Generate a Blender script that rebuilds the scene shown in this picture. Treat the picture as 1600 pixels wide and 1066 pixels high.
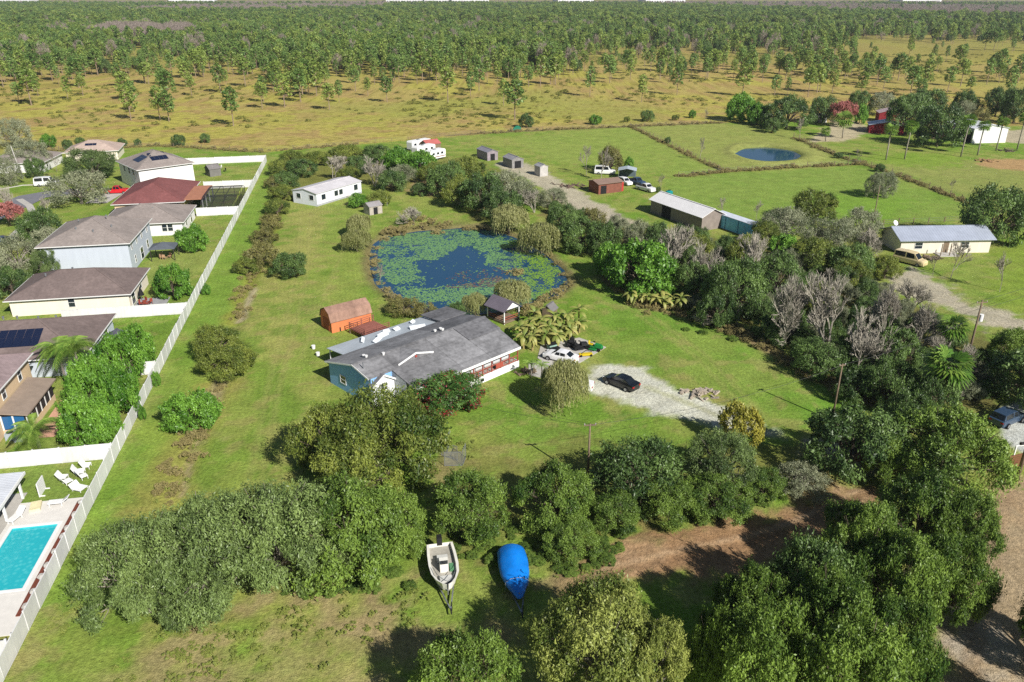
import bpy, math, random
import numpy as np
from mathutils import Vector, Matrix
R = math.radians
for o in list(bpy.data.objects): bpy.data.objects.remove(o)
SC = bpy.context.scene
COL = SC.collection
rnd = random.Random(7)
npr = np.random.RandomState(7)

# ------------------------------------------------------------------ camera, sky, sun, exposure
FPX = 1232.0                 # focal length in pixels of the 1600 wide photograph
CAM_H = 45.0                 # the drone hovers about 45 m above the lawn
PITCH = math.atan(548.0 / FPX)
CP, SP = math.cos(PITCH), math.sin(PITCH)
cd = bpy.data.cameras.new('camera')
cam = bpy.data.objects.new('camera', cd); COL.objects.link(cam)
cam.location = (0, 0, CAM_H); cam.rotation_euler = (math.pi / 2 - PITCH, 0, 0)
cd.sensor_width = 36.0; cd.lens = 36.0 * FPX / 1600.0
cd.clip_start = 0.5; cd.clip_end = 30000
SC.camera = cam
SUN_EL, SUN_AZ = R(36), R(141.6)          # azimuth clockwise from +Y
W = bpy.data.worlds.new('World'); SC.world = W; W.use_nodes = True
nt = W.node_tree; bg = nt.nodes['Background']
sky = nt.nodes.new('ShaderNodeTexSky'); sky.sky_type = 'NISHITA'; sky.sun_disc = False
sky.sun_elevation = SUN_EL; sky.sun_rotation = SUN_AZ; sky.air_density = 1.0; sky.dust_density = 0.6
nt.links.new(sky.outputs[0], bg.inputs[0]); bg.inputs[1].default_value = 0.05
sl = bpy.data.lights.new('sun', 'SUN'); sl.energy = 5.0; sl.angle = R(0.53); sl.color = (1.0, 0.955, 0.895)
so = bpy.data.objects.new('sun', sl); COL.objects.link(so)
tosun = Vector((math.sin(SUN_AZ) * math.cos(SUN_EL), math.cos(SUN_AZ) * math.cos(SUN_EL), math.sin(SUN_EL)))
so.rotation_euler = tosun.to_track_quat('Z', 'Y').to_euler(); so.location = tosun * 300
SC.view_settings.view_transform = 'Standard'; SC.view_settings.look = 'None'
SC.view_settings.exposure = 0.3; SC.view_settings.gamma = 1.0; SC.view_settings.use_curve_mapping = False
try:
    SC.cycles.use_denoising = False          # keeps leaf and grass grain
    SC.cycles.max_bounces = 5; SC.cycles.diffuse_bounces = 1; SC.cycles.glossy_bounces = 2
    SC.cycles.transmission_bounces = 3; SC.cycles.volume_bounces = 0; SC.cycles.transparent_max_bounces = 6
except Exception: pass

def G(px, py, z=0.0):
    """a point of the photograph (1600 wide) laid on the level plane z"""
    v = (py - 533) / FPX; u = (px - 800) / FPX
    t = (CAM_H - z) / (v * CP + SP)
    return Vector((u * t, (CP - v * SP) * t, z))
def MPP(px, py, z=0.0):
    v = (py - 533) / FPX
    return (CAM_H - z) / (v * CP + SP) / FPX
NA = R(10.4)                 # the housing plots run along this direction
NU, NV = Vector((math.cos(NA), math.sin(NA), 0)), Vector((-math.sin(NA), math.cos(NA), 0))
def N(u, v, z=0.0): return NU * u + NV * v + Vector((0, 0, z))

# ------------------------------------------------------------------ objects and tags
def tag(o, label=None, cat=None, group=None, kind=None):
    if label: o['label'] = label
    if cat: o['category'] = cat
    if group: o['group'] = group
    if kind: o['kind'] = kind
    return o
def link(o, parent=None):
    COL.objects.link(o)
    if parent is not None: o.parent = parent
    return o
def empty(name, loc, rz=0.0, label=None, cat=None, group=None):
    o = bpy.data.objects.new(name, None); link(o)
    o.location = loc; o.rotation_euler = (0, 0, rz); o.empty_display_size = 0.1
    return tag(o, label, cat, group)
def inst(name, me, parent=None, loc=(0, 0, 0), rot=(0, 0, 0), scale=(1, 1, 1)):
    o = bpy.data.objects.new(name, me); link(o, parent)
    o.location = loc; o.rotation_euler = rot; o.scale = scale
    return o

class MB:
    """collects vertices and faces of one mesh"""
    def __init__(s): s.v = []; s.f = []
    def add(s, vs, fs):
        b = len(s.v); s.v += [tuple(p) for p in vs]; s.f += [tuple(b + i for i in f) for f in fs]; return s
    def box(s, x0, y0, z0, x1, y1, z1):
        return s.add([(x0,y0,z0),(x1,y0,z0),(x1,y1,z0),(x0,y1,z0),(x0,y0,z1),(x1,y0,z1),(x1,y1,z1),(x0,y1,z1)],
                     [(3,2,1,0),(4,5,6,7),(0,1,5,4),(1,2,6,5),(2,3,7,6),(3,0,4,7)])
    def obox(s, c, ax, ay, az):
        c, ax, ay, az = Vector(c), Vector(ax), Vector(ay), Vector(az)
        return s.add([c-ax-ay-az, c+ax-ay-az, c+ax+ay-az, c-ax+ay-az, c-ax-ay+az, c+ax-ay+az, c+ax+ay+az, c-ax+ay+az],
                     [(3,2,1,0),(4,5,6,7),(0,1,5,4),(1,2,6,5),(2,3,7,6),(3,0,4,7)])
    def bar(s, a, b, w, h=None):
        a, b = Vector(a), Vector(b); d = (b - a); L = d.length; d.normalize()
        up = Vector((0, 0, 1)) if abs(d.z) < .95 else Vector((1, 0, 0))
        sx = d.cross(up).normalized(); sy = sx.cross(d)
        return s.obox((a + b) / 2, d * L / 2, sx * w / 2, sy * (h or w) / 2)
    def tube(s, pts, rad, n=6, cap=True):
        pts = [Vector(p) for p in pts]; b = len(s.v)
        for i, p in enumerate(pts):
            d = (pts[min(i+1, len(pts)-1)] - pts[max(i-1, 0)]).normalized()
            up = Vector((0, 0, 1)) if abs(d.z) < .9 else Vector((1, 0, 0))
            sx = d.cross(up).normalized(); sy = sx.cross(d)
            r = rad[i] if hasattr(rad, '__len__') else rad
            for k in range(n):
                a = 2 * math.pi * k / n
                s.v.append(tuple(p + sx * math.cos(a) * r + sy * math.sin(a) * r))
        for i in range(len(pts) - 1):
            for k in range(n):
                k2 = (k + 1) % n
                s.f.append((b+i*n+k, b+i*n+k2, b+(i+1)*n+k2, b+(i+1)*n+k))
        if cap:
            s.f.append(tuple(b + (len(pts)-1)*n + k for k in range(n))); s.f.append(tuple(b + k for k in range(n-1, -1, -1)))
        return s
    def cyl(s, c, r, h, n=12, axis='z', r2=None):
        c = Vector(c); d = {'x': Vector((1,0,0)), 'y': Vector((0,1,0)), 'z': Vector((0,0,1))}[axis]
        return s.tube([c, c + d * h], [r, r if r2 is None else r2], n)
    def loft(s, rings, cap=True):
        b = len(s.v); n = len(rings[0])
        for r in rings: s.v += [tuple(p) for p in r]
        for i in range(len(rings) - 1):
            for k in range(n):
                k2 = (k + 1) % n
                s.f.append((b+i*n+k, b+i*n+k2, b+(i+1)*n+k2, b+(i+1)*n+k))
        if cap:
            s.f.append(tuple(b + k for k in range(n-1, -1, -1))); s.f.append(tuple(b + (len(rings)-1)*n + k for k in range(n)))
        return s
    def mesh(s, name, mat=None, smooth=False):
        me = bpy.data.meshes.new(name); me.from_pydata(s.v, [], s.f); me.update()
        if mat: me.materials.append(mat)
        if smooth: me.polygons.foreach_set('use_smooth', [True] * len(me.polygons))
        return me
    def build(s, name, mat, parent=None, loc=(0,0,0), rot=(0,0,0), smooth=False):
        return inst(name, s.mesh(name, mat, smooth), parent, loc, rot)

# ------------------------------------------------------------------ materials
MATS = {}
def S(r, g, b):
    """sRGB 0-255 to linear"""
    def q(c):
        c /= 255.0
        return c / 12.92 if c <= .04045 else ((c + .055) / 1.055) ** 2.4
    return (q(r), q(g), q(b), 1.0)
class NT:
    def __init__(s, name):
        s.m = bpy.data.materials.new(name); s.m.use_nodes = True; s.t = s.m.node_tree
        s.b = s.t.nodes['Principled BSDF']; s.out = s.t.nodes['Material Output']
    def n(s, typ, **kw):
        x = s.t.nodes.new(typ)
        for k, v in kw.items():
            if k.startswith('i_'):
                key = k[2:]; x.inputs[int(key) if key.isdigit() else key].default_value = v
            else: setattr(x, k, v)
        return x
    def l(s, a, b): s.t.links.new(a, b)
    def noise(s, vec, scale, detail=4, rough=.6):
        x = s.n('ShaderNodeTexNoise'); x.inputs['Scale'].default_value = scale
        x.inputs['Detail'].default_value = detail; x.inputs['Roughness'].default_value = rough
        if vec is not None: s.l(vec, x.inputs['Vector'])
        return x.outputs['Fac']
    def mrange(s, f, a, b, c, d):
        x = s.n('ShaderNodeMapRange'); s.l(f, x.inputs[0])
        for i, v in enumerate((a, b, c, d)): x.inputs[i+1].default_value = v
        return x.outputs[0]
    def mix(s, f, a, b, mode='MIX'):
        x = s.n('ShaderNodeMix', data_type='RGBA', blend_type=mode)
        for sock, v in ((x.inputs[0], f), (x.inputs[6], a), (x.inputs[7], b)):
            if hasattr(v, 'is_linked') or hasattr(v, 'links'): s.l(v, sock)
            else: sock.default_value = v
        return x.outputs[2]
    def math(s, op, a, b=None):
        x = s.n('ShaderNodeMath', operation=op)
        for i, v in enumerate((a, b)):
            if v is None: continue
            if hasattr(v, 'links'): s.l(v, x.inputs[i])
            else: x.inputs[i].default_value = v
        return x.outputs[0]
    def scalecol(s, col, f):
        x = s.n('ShaderNodeVectorMath', operation='SCALE')
        if hasattr(col, 'links'): s.l(col, x.inputs[0])
        else: x.inputs[0].default_value = col[:3]
        s.l(f, x.inputs['Scale']); return x.outputs[0]
    def bump(s, h, strength, dist):
        x = s.n('ShaderNodeBump'); x.inputs['Strength'].default_value = strength; x.inputs['Distance'].default_value = dist
        s.l(h, x.inputs['Height']); s.l(x.outputs[0], s.b.inputs['Normal'])
    def obj(s): return s.n('ShaderNodeTexCoord').outputs['Object']
    def rand(s): return s.n('ShaderNodeObjectInfo').outputs['Random']

def plain(name, col, rough=.7, metal=0.0, var=.18, scale=1.2, bump=0.0, spec=.3, bscale=None):
    """a surface colour with blotchy wear and fine grain"""
    if name in MATS: return MATS[name]
    t = NT(name); o = t.obj()
    a = t.noise(o, scale, 5); b = t.noise(o, scale * 9, 3)
    f = t.math('ADD', t.mrange(a, .3, .7, 1 - var, 1 + var * .6), t.mrange(b, .3, .7, -var * .35, var * .35))
    t.l(t.scalecol(col, f), t.b.inputs['Base Color'])
    t.b.inputs['Roughness'].default_value = rough; t.b.inputs['Metallic'].default_value = metal
    t.b.inputs['Specular IOR Level'].default_value = spec
    if bump: t.bump(t.noise(o, bscale or scale * 12, 3), bump, .05)
    MATS[name] = t.m; return t.m
def shingle(name, col, stain=.25, course=.14, rough=.92):
    """asphalt shingle roof: courses follow the height, tabs and streaky stains"""
    if name in MATS: return MATS[name]
    t = NT(name); o = t.obj()
    sep = t.n('ShaderNodeSeparateXYZ'); t.l(o, sep.inputs[0])
    tab = t.n('ShaderNodeTexVoronoi', i_Scale=3.0); t.l(o, tab.inputs['Vector'])
    zc = t.math('FRACT', t.math('DIVIDE', sep.outputs[2], course / 2.2))
    big = t.noise(o, .35, 5); mid = t.noise(o, 2.2, 4); fine = t.noise(o, 30, 2)
    mp = t.n('ShaderNodeMapping'); mp.inputs['Scale'].default_value = (1.6, 1.6, .12); t.l(o, mp.inputs[0])
    streak = t.noise(mp.outputs[0], 1.4, 4)
    f = t.mrange(big, .3, .7, 1 - stain, 1 + stain * .5)
    f = t.math('MULTIPLY', f, t.mrange(streak, .35, .7, 1 + stain * .3, 1 - stain * .6))
    f = t.math('MULTIPLY', f, t.mrange(mid, .3, .7, .9, 1.08))
    f = t.math('MULTIPLY', f, t.mrange(fine, .3, .7, .88, 1.12))
    f = t.math('MULTIPLY', f, t.mrange(tab.outputs['Color'], 0, 1, .92, 1.07))
    f = t.math('MULTIPLY', f, t.mrange(zc, 0, .18, .8, 1.0))
    t.l(t.scalecol(col, f), t.b.inputs['Base Color']); t.b.inputs['Roughness'].default_value = rough
    t.b.inputs['Specular IOR Level'].default_value = .2
    t.bump(zc, .25, .03); MATS[name] = t.m; return t.m
def ribbed(name, col, axis=0, pitch=.3, rough=.45, metal=.3, rust=None, var=.15):
    """corrugated or standing seam sheet, ribs across one axis"""
    if name in MATS: return MATS[name]
    t = NT(name); o = t.obj(); sep = t.n('ShaderNodeSeparateXYZ'); t.l(o, sep.inputs[0])
    fr = t.math('FRACT', t.math('DIVIDE', sep.outputs[axis], pitch))
    rib = t.mrange(t.math('ABSOLUTE', t.math('SUBTRACT', fr, .5)), .32, .5, 0, 1)
    big = t.noise(o, .5, 5); mid = t.noise(o, 3.5, 4)
    f = t.math('MULTIPLY', t.mrange(big, .3, .7, 1 - var, 1 + var * .5), t.mrange(mid, .3, .7, .94, 1.05))
    f = t.math('MULTIPLY', f, t.mrange(rib, 0, 1, 1.0, .86))
    c = t.scalecol(col, f)
    if rust:
        c = t.mix(t.mrange(t.noise(o, .9, 6, .7), .55, .72, 0, .8), c, rust)
    t.l(c, t.b.inputs['Base Color']); t.b.inputs['Roughness'].default_value = rough; t.b.inputs['Metallic'].default_value = metal
    t.bump(rib, .5, .04); MATS[name] = t.m; return t.m
def siding(name, col, pitch=.2, var=.07):
    if name in MATS: return MATS[name]
    t = NT(name); o = t.obj(); sep = t.n('ShaderNodeSeparateXYZ'); t.l(o, sep.inputs[0])
    fr = t.math('FRACT', t.math('DIVIDE', sep.outputs[2], pitch))
    mp = t.n('ShaderNodeMapping'); mp.inputs['Scale'].default_value = (1.5, 1.5, .2); t.l(o, mp.inputs[0])
    f = t.math('MULTIPLY', t.mrange(t.noise(mp.outputs[0], 1.0, 5), .3, .7, 1 - var, 1 + var * .4), t.mrange(fr, 0, .12, .86, 1))
    t.l(t.scalecol(col, f), t.b.inputs['Base Color']); t.b.inputs['Roughness'].default_value = .75
    t.b.inputs['Specular IOR Level'].default_value = .25
    t.bump(fr, .3, .02); MATS[name] = t.m; return t.m
def glass(name, col=(.02, .03, .04, 1), rough=.08):
    if name in MATS: return MATS[name]
    t = NT(name); t.b.inputs['Base Color'].default_value = col; t.b.inputs['Roughness'].default_value = rough
    t.b.inputs['Specular IOR Level'].default_value = .7
    MATS[name] = t.m; return t.m
def carpaint(name, col, rough=.25, metal=.0):
    if name in MATS: return MATS[name]
    t = NT(name); o = t.obj()
    t.l(t.scalecol(col, t.mrange(t.noise(o, 1.3, 4), .3, .7, .93, 1.05)), t.b.inputs['Base Color'])
    t.l(t.mrange(t.noise(o, 2.5, 4), .3, .7, rough, rough + .18), t.b.inputs['Roughness'])
    t.b.inputs['Coat Weight'].default_value = .5; t.b.inputs['Coat Roughness'].default_value = .1
    MATS[name] = t.m; return t.m
def leafmat(name, a, b, trans=.3, rough=.48, dry=None, hue=.12):
    """leaf colours run from a to b with the clump tint and differ from tree to tree"""
    if name in MATS: return MATS[name]
    t = NT(name)
    at = t.n('ShaderNodeAttribute', attribute_name='tint'); rv = t.rand()
    f = t.math('ADD', t.mrange(at.outputs['Fac'], 0, 1, .0, .85), t.mrange(rv, 0, 1, -.12, .25))
    f = t.n('ShaderNodeClamp'); 
    t.l(t.math('ADD', t.mrange(at.outputs['Fac'], 0, 1, 0, .85), t.mrange(rv, 0, 1, -.1, .22)), f.inputs[0])
    c = t.mix(f.outputs[0], a, b)
    if dry: c = t.mix(t.mrange(at.outputs['Fac'], .93, .97, 0, 1), c, dry)
    t.l(c, t.b.inputs['Base Color']); t.b.inputs['Roughness'].default_value = rough
    t.b.inputs['Specular IOR Level'].default_value = .45
    tr = t.n('ShaderNodeBsdfTranslucent'); t.l(c, tr.inputs[0])
    ms = t.n('ShaderNodeMixShader'); ms.inputs[0].default_value = trans
    t.l(t.b.outputs[0], ms.inputs[1]); t.l(tr.outputs[0], ms.inputs[2]); t.l(ms.outputs[0], t.out.inputs[0])
    MATS[name] = t.m; return t.m

BARK = plain('bark', S(112, 100, 86), .9, var=.35, scale=4, bump=.4)
BARK_GREY = plain('bark_grey', S(150, 142, 130), .9, var=.25, scale=4)
BARK_PALE = plain('bark_pale', S(172, 165, 150), .9, var=.25, scale=4)
BARK_PINE = plain('bark_pine', S(150, 132, 112), .9, var=.3, scale=3)
WHITE = plain('white_paint', S(236, 236, 234), .6, var=.05, scale=.8)
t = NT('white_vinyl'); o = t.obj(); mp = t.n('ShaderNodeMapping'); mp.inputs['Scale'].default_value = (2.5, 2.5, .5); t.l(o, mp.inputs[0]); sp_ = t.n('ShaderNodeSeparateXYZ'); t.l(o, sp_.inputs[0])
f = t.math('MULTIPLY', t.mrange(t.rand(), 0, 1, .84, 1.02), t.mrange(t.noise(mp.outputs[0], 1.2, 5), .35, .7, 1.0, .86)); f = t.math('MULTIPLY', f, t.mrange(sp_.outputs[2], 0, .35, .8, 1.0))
t.l(t.scalecol(S(240, 240, 238), f), t.b.inputs['Base Color']); t.b.inputs['Roughness'].default_value = .5; VINYL = t.m
CONC = plain('concrete', S(186, 182, 174), .9, var=.16, scale=.7, bump=.15)
WOOD = plain('weathered_wood', S(128, 112, 92), .9, var=.3, scale=2)
DARK = plain('dark_rubber', S(32, 32, 34), .8, var=.2)
STEEL = plain('grey_metal', S(150, 154, 158), .45, metal=.5, var=.15)
GLASS = glass('window_glass')
# ------------------------------------------------------------------ ground sheet with its soil and grass colours
def lines(lo, hi, step, far_lo, far_hi, step2=None, lo2=None, hi2=None):
    a = list(np.arange(lo, hi + 1e-6, step))
    if step2:
        a += list(np.arange(hi + step2, hi2 + 1e-6, step2)); 
        if lo2 is not None: a = list(np.arange(lo2, lo - 1e-6, step2)) + a
    s = (step2 or step); x = a[-1]
    while x < far_hi: s *= 1.18; x += s; a.append(x)
    s = (step2 or step); x = a[0]
    while x > far_lo: s *= 1.25; x -= s; a.insert(0, x)
    return np.array(a)
GX = lines(-72, 72, .5, -9000, 9000, 1.0, -200, 200)
GY = lines(36, 150, .5, -1500, 12000, 1.0, None, 330)
NX, NY = len(GX), len(GY)
XX, YY = np.meshgrid(GX, GY)            # rows: y
def vnoise(x, y, seed):
    xi = np.floor(x).astype(np.int64); yi = np.floor(y).astype(np.int64); fx = x - xi; fy = y - yi
    fx = fx * fx * (3 - 2 * fx); fy = fy * fy * (3 - 2 * fy)
    def h(a, b):
        n = (a * 374761393 + b * 668265263 + seed * 974711) & 0x7fffffff
        n = ((n ^ (n >> 13)) * 1274126177) & 0x7fffffff
        return ((n ^ (n >> 16)) & 0xffff) / 65535.0
    return (h(xi, yi) * (1 - fx) + h(xi + 1, yi) * fx) * (1 - fy) + (h(xi, yi + 1) * (1 - fx) + h(xi + 1, yi + 1) * fx) * fy
def fbm(x, y, scale, seed, oct=4):
    s = 0; a = .5; t = 0
    for i in range(oct):
        s = s + a * vnoise(x * scale, y * scale, seed + i); t += a; a *= .55; scale *= 2.1
    return s / t
def poly_world(px): return [(p[0], p[1]) if len(p) == 3 else tuple(G(p[0], p[1])[:2]) for p in px]
def inside(x, y, poly):
    r = np.zeros(x.shape, bool); n = len(poly)
    for i in range(n):
        (x1, y1), (x2, y2) = poly[i], poly[(i + 1) % n]
        if y1 == y2: continue
        c = ((y1 > y) != (y2 > y)) & (x < (x2 - x1) * (y - y1) / (y2 - y1) + x1)
        r ^= c
    return r
def blur(m, k):
    m = m.astype(float)
    for ax in (0, 1):
        for _ in range(2):
            c = np.cumsum(np.pad(m, [(k + 1, k) if a == ax else (0, 0) for a in (0, 1)], mode='edge'), axis=ax)
            if ax == 0: m = (c[2*k+1:] - c[:-2*k-1]) / (2 * k + 1)
            else: m = (c[:, 2*k+1:] - c[:, :-2*k-1]) / (2 * k + 1)
    return m
def dist_line(x, y, pts):
    d = np.full(x.shape, 1e9)
    for (x1, y1), (x2, y2) in zip(pts[:-1], pts[1:]):
        dx, dy = x2 - x1, y2 - y1; t = np.clip(((x - x1) * dx + (y - y1) * dy) / (dx * dx + dy * dy), 0, 1)
        d = np.minimum(d, np.hypot(x - x1 - t * dx, y - y1 - t * dy))
    return d
sst = lambda a, b, x: np.clip((x - a) / (b - a), 0, 1) ** 2 * (3 - 2 * np.clip((x - a) / (b - a), 0, 1))
n1 = fbm(XX, YY, .035, 1, 5); n2 = fbm(XX, YY, .16, 9, 4); n3 = fbm(XX, YY, .7, 21, 3); n4 = fbm(XX, YY, .012, 33, 4)
CO = np.zeros((NY, NX, 3)); ZZ = (fbm(XX, YY, .05, 77, 3) - .5) * .10
def C3(r, g, b): return np.array(S(r, g, b)[:3])
def lerp(mask, col): 
    global CO
    CO = CO * (1 - mask[..., None]) + col * mask[..., None]
def paint(px, col, k=2, amt=.35, st=1.0, nz=None):
    m = blur(inside(XX, YY, poly_world(px)), k); nn = n3 * .5 + n2 * .5 if nz is None else nz
    m = sst(.3, .7, m + (nn - .5) * amt * 2 * ((m > .001) & (m < .9999))) * st
    lerp(m, col); return m
def streak(px, width, col, st=1.0, soft=.6):
    d = dist_line(XX, YY, poly_world(px)) + (n2 - .5) * width * 1.2 + (n3 - .5) * width
    m = (1 - sst(width * (1 - soft), width * (1 + soft), d)) * st; lerp(m, col); return m
# open prairie: tan, straw and olive
CO[:] = C3(170, 156, 92)
lerp(sst(.42, .62, n1), C3(170, 164, 82)); lerp(sst(.48, .62, n2) * .75, C3(164, 138, 94)); lerp(sst(.5, .68, n4) * .7, C3(150, 154, 78))
lerp(sst(.56, .7, n3) * .6, C3(120, 112, 52))
# forest floor further out
lerp(sst(430, 620, YY + (n4 - .5) * 400 + (n1 - .5) * 160) * .6, C3(140, 136, 72))
# grass inside the back fence line
GRASS = [(-900, 268), (60, 238), (250, 229), (410, 238), (560, 226), (800, 206), (1130, 192), (1260, 190), (1400, 196), (1520, 200), (1600, 196), (2300, 215), (2500, 1500), (800, 1900), (-1500, 1500)]
gm = paint(GRASS, C3(134, 146, 68), 1, .3)
gr = gm.copy()
lerp(gm * sst(.42, .6, n1) * .8, C3(112, 142, 50)); lerp(gm * sst(.48, .64, n2) * .7, C3(148, 150, 78)); lerp(gm * sst(.55, .7, n4) * .5, C3(150, 150, 88))
# mown property lawn: greener toward the front
paint([(470,300),(560,300),(600,350),(575,420),(620,480),(500,560),(430,640),(400,760),(300,800),(330,690),(350,600),(400,470)], C3(138, 150, 70), 6, .8, .8)
paint([(455,320),(520,330),(480,440),(470,520),(430,600),(380,560),(395,470)], C3(160, 152, 88), 5, 1.1, .7)
paint([(940,400),(1000,470),(1120,500),(1250,560),(1360,630),(1300,700),(1180,650),(1050,590),(960,560),(930,500)], C3(108, 144, 52), 6, 1.1, .75)
paint([(960,560),(1100,600),(1200,640),(1120,640),(1000,580)], C3(142, 140, 78), 4, 1.0, .7)
paint([(700,640),(860,600),(1000,650),(1060,690),(900,720),(750,690)], C3(114, 142, 56), 5, 1.0, .8)
paint([(690,650),(760,660),(830,700),(760,740),(690,720)], C3(146, 148, 76), 4, 1.0, .7)
lerp(gm * sst(.5, .62, fbm(XX, YY, .09, 131, 4)) * .32, C3(156, 154, 84)); lerp(gm * sst(.54, .66, fbm(XX, YY, .22, 137, 3)) * .55, C3(104, 134, 46)); lerp(gm * sst(.6, .7, fbm(XX, YY, .5, 139, 3)) * .5, C3(158, 144, 92))
for q in ([(472,330),(462,440),(420,600),(385,770)], [(486,332),(478,440),(438,600),(404,770)], [(560,330),(520,430),(470,560)], [(1190,668),(1090,560),(980,480),(925,410)], [(1205,664),(1104,556),(994,476),(936,408)], [(1000,640),(900,690),(760,700)]): streak(q, .35, C3(164, 152, 96), .3)
# strip between the white fence and the ditch
paint([(418,255),(440,300),(400,380),(375,470),(320,600),(280,720),(210,830),(140,980),(60,985),(130,830),(240,640),(300,490)], C3(120, 146, 58), 4, .8, .8)
paint([(330,520),(350,590),(300,700),(250,760),(180,790),(240,660)], C3(136, 150, 66), 4, 1.1, .7)
# ditch with rough grass and its pale edge
DITCH = [(458,240),(440,300),(425,350),(395,420),(375,480),(350,560),(330,620),(300,690),(278,785)]
streak([(440,300),(405,400),(378,470),(365,500)], 1.5, C3(140, 138, 62), .8)
streak([(340,600),(305,670),(275,730),(245,790)], 2.2, C3(158, 146, 80), .7)
streak([(325,640),(302,700),(283,770)], .35, C3(158, 140, 106), .9)
streak([(398,450),(384,480),(376,500)], .55, C3(178, 160, 130), .9); streak([(345,590),(330,640),(318,660)], .7, C3(170, 150, 116), .8)
paint([(300,700),(345,640),(365,600),(385,585),(395,592),(360,620),(350,650),(320,700)], C3(165, 150, 108), 3, .9, .6)
for d in DITCH[:0]: pass
# paddocks
paint([(800,215),(985,198),(1125,268),(1040,275),(960,262),(860,250)], C3(140, 152, 74), 3, .9, .75)
paint([(990,198),(1130,192),(1250,205),(1345,255),(1200,268),(1130,268)], C3(148, 150, 82), 3, .9, .75)
paint([(1030,280),(1130,272),(1345,260),(1380,270),(1510,320),(1480,348),(1250,330),(1160,350),(1060,310)], C3(128, 148, 68), 3, .9, .8)
paint([(1260,300),(1400,300),(1440,345),(1300,340)], C3(116, 150, 52), 4, 1.2, .6)
paint([(1350,255),(1600,245),(1900,300),(1900,420),(1540,330)], C3(146, 146, 84), 4, .9, .7)
paint([(1520,258),(1545,248),(1640,250),(1640,268),(1560,264)], C3(182, 142, 104), 2, .6, .9)
paint([(1340,240),(1460,240),(1520,248),(1500,262),(1400,262)], C3(124, 150, 52), 4, 1.0, .7)
paint([(1540,420),(1600,360),(1800,420),(1700,560),(1560,480)], C3(128, 146, 54), 4, 1.0, .7)
# yards of the housing plots
paint([(240,395),(300,360),(330,400),(250,470),(240,480),(160,520)], C3(140, 148, 78), 3, .8, .7)
paint([(0,745),(165,712),(120,800),(60,800),(0,790)], C3(124, 142, 66), 3, .8, .7)
# bare earth, worn patches
SOIL = C3(164, 134, 104)
paint([(-300,1050),(120,1040),(330,1000),(480,960),(640,930),(760,960),(860,950),(820,1010),(640,1010),(480,1060),(300,1200),(-300,1300)], C3(156, 144, 94), 7, 1.3, .7)
paint([(600,930),(680,930),(690,985),(640,1010),(560,980)], C3(162, 136, 106), 5, 1.2, .6)
paint([(240,1000),(420,975),(520,1000),(420,1040),(250,1066)], C3(164, 140, 108), 6, 1.4, .45)
dirt = paint([(862,940),(900,880),(960,850),(1000,820),(1080,830),(1140,800),(1260,790),(1330,745),(1370,750),(1400,790),(1330,830),(1240,850),(1180,900),(1080,905),(990,900),(930,940)], C3(158, 122, 92), 4, .8)
paint([(930,860),(990,845),(1050,850),(1040,890),(960,905)], C3(176, 142, 112), 4, 1.0, .8)
paint([(840,930),(900,860),(950,870),(930,950),(870,990)], C3(150, 128, 94), 5, 1.2, .7)
paint([(1215,780),(1280,745),(1350,745),(1360,800),(1250,830)], C3(160, 130, 102), 4, .9, .8)
paint([(1525,790),(1560,755),(1700,750),(1800,900),(1700,1200),(1460,1250),(1470,1000),(1540,900)], C3(166, 142, 116), 4, .7)
paint([(1470,1080),(1500,990),(1560,940),(1600,960),(1560,1080)], C3(178, 162, 148), 4, 1.0, .8)
paint([(1540,760),(1600,745),(1650,770),(1600,830),(1550,810)], C3(170, 140, 112), 4, 1.0, .7)
paint([(640,770),(670,700),(720,690),(740,740),(700,790)], C3(156, 136, 96), 4, 1.0, .8)
paint([(410,660),(450,640),(470,740),(430,760),(400,720)], C3(150, 142, 84), 4, 1.0, .7)
for k in (0, 9, 26, 36): streak([(880,935+k*.4),(950,882+k*.6),(1050,858+k*.6),(1150,838+k*.6),(1250,806+k*.6),(1340,762+k*.5)], .28, C3(132, 100, 76) if k % 2 == 0 else C3(188, 156, 128), .5)
for k in (0, 18): streak([(1560+k,770),(1545+k,850),(1525+k,960),(1500+k,1080)], .3, C3(150, 122, 98), .5)
# leaf litter under the tree lines
LIT = C3(128, 106, 78)
streak([(955,440),(1010,478),(1080,492),(1130,510),(1200,545),(1280,590),(1370,630),(1440,640)], 1.3, C3(150, 122, 94), .9)
paint([(960,430),(1080,480),(1200,520),(1300,580),(1380,620),(1560,650),(1600,560),(1400,470),(1250,400),(1100,370),(1000,360),(900,380)], C3(110, 98, 62), 4, .9, .8)
paint([(470,300),(420,300),(440,245),(560,235),(700,240),(800,270),(830,330),(760,345),(690,310),(600,290),(560,285)], C3(120, 110, 62), 4, 1.0, .7)
paint([(640,285),(700,278),(700,305),(650,305)], C3(172, 140, 112), 3, .9, .7)
paint([(690,300),(790,320),(800,345),(720,320)], C3(150, 128, 96), 3, .9, .8)
paint([(850,345),(840,300),(940,330),(1000,350),(960,380),(890,360)], C3(128, 112, 74), 4, 1., .8)
paint([(700,700),(940,700),(1240,690),(1400,650),(1400,720),(1240,760),(1000,830),(760,860),(670,860)], C3(118, 110, 64), 5, 1.2, .6)
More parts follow.
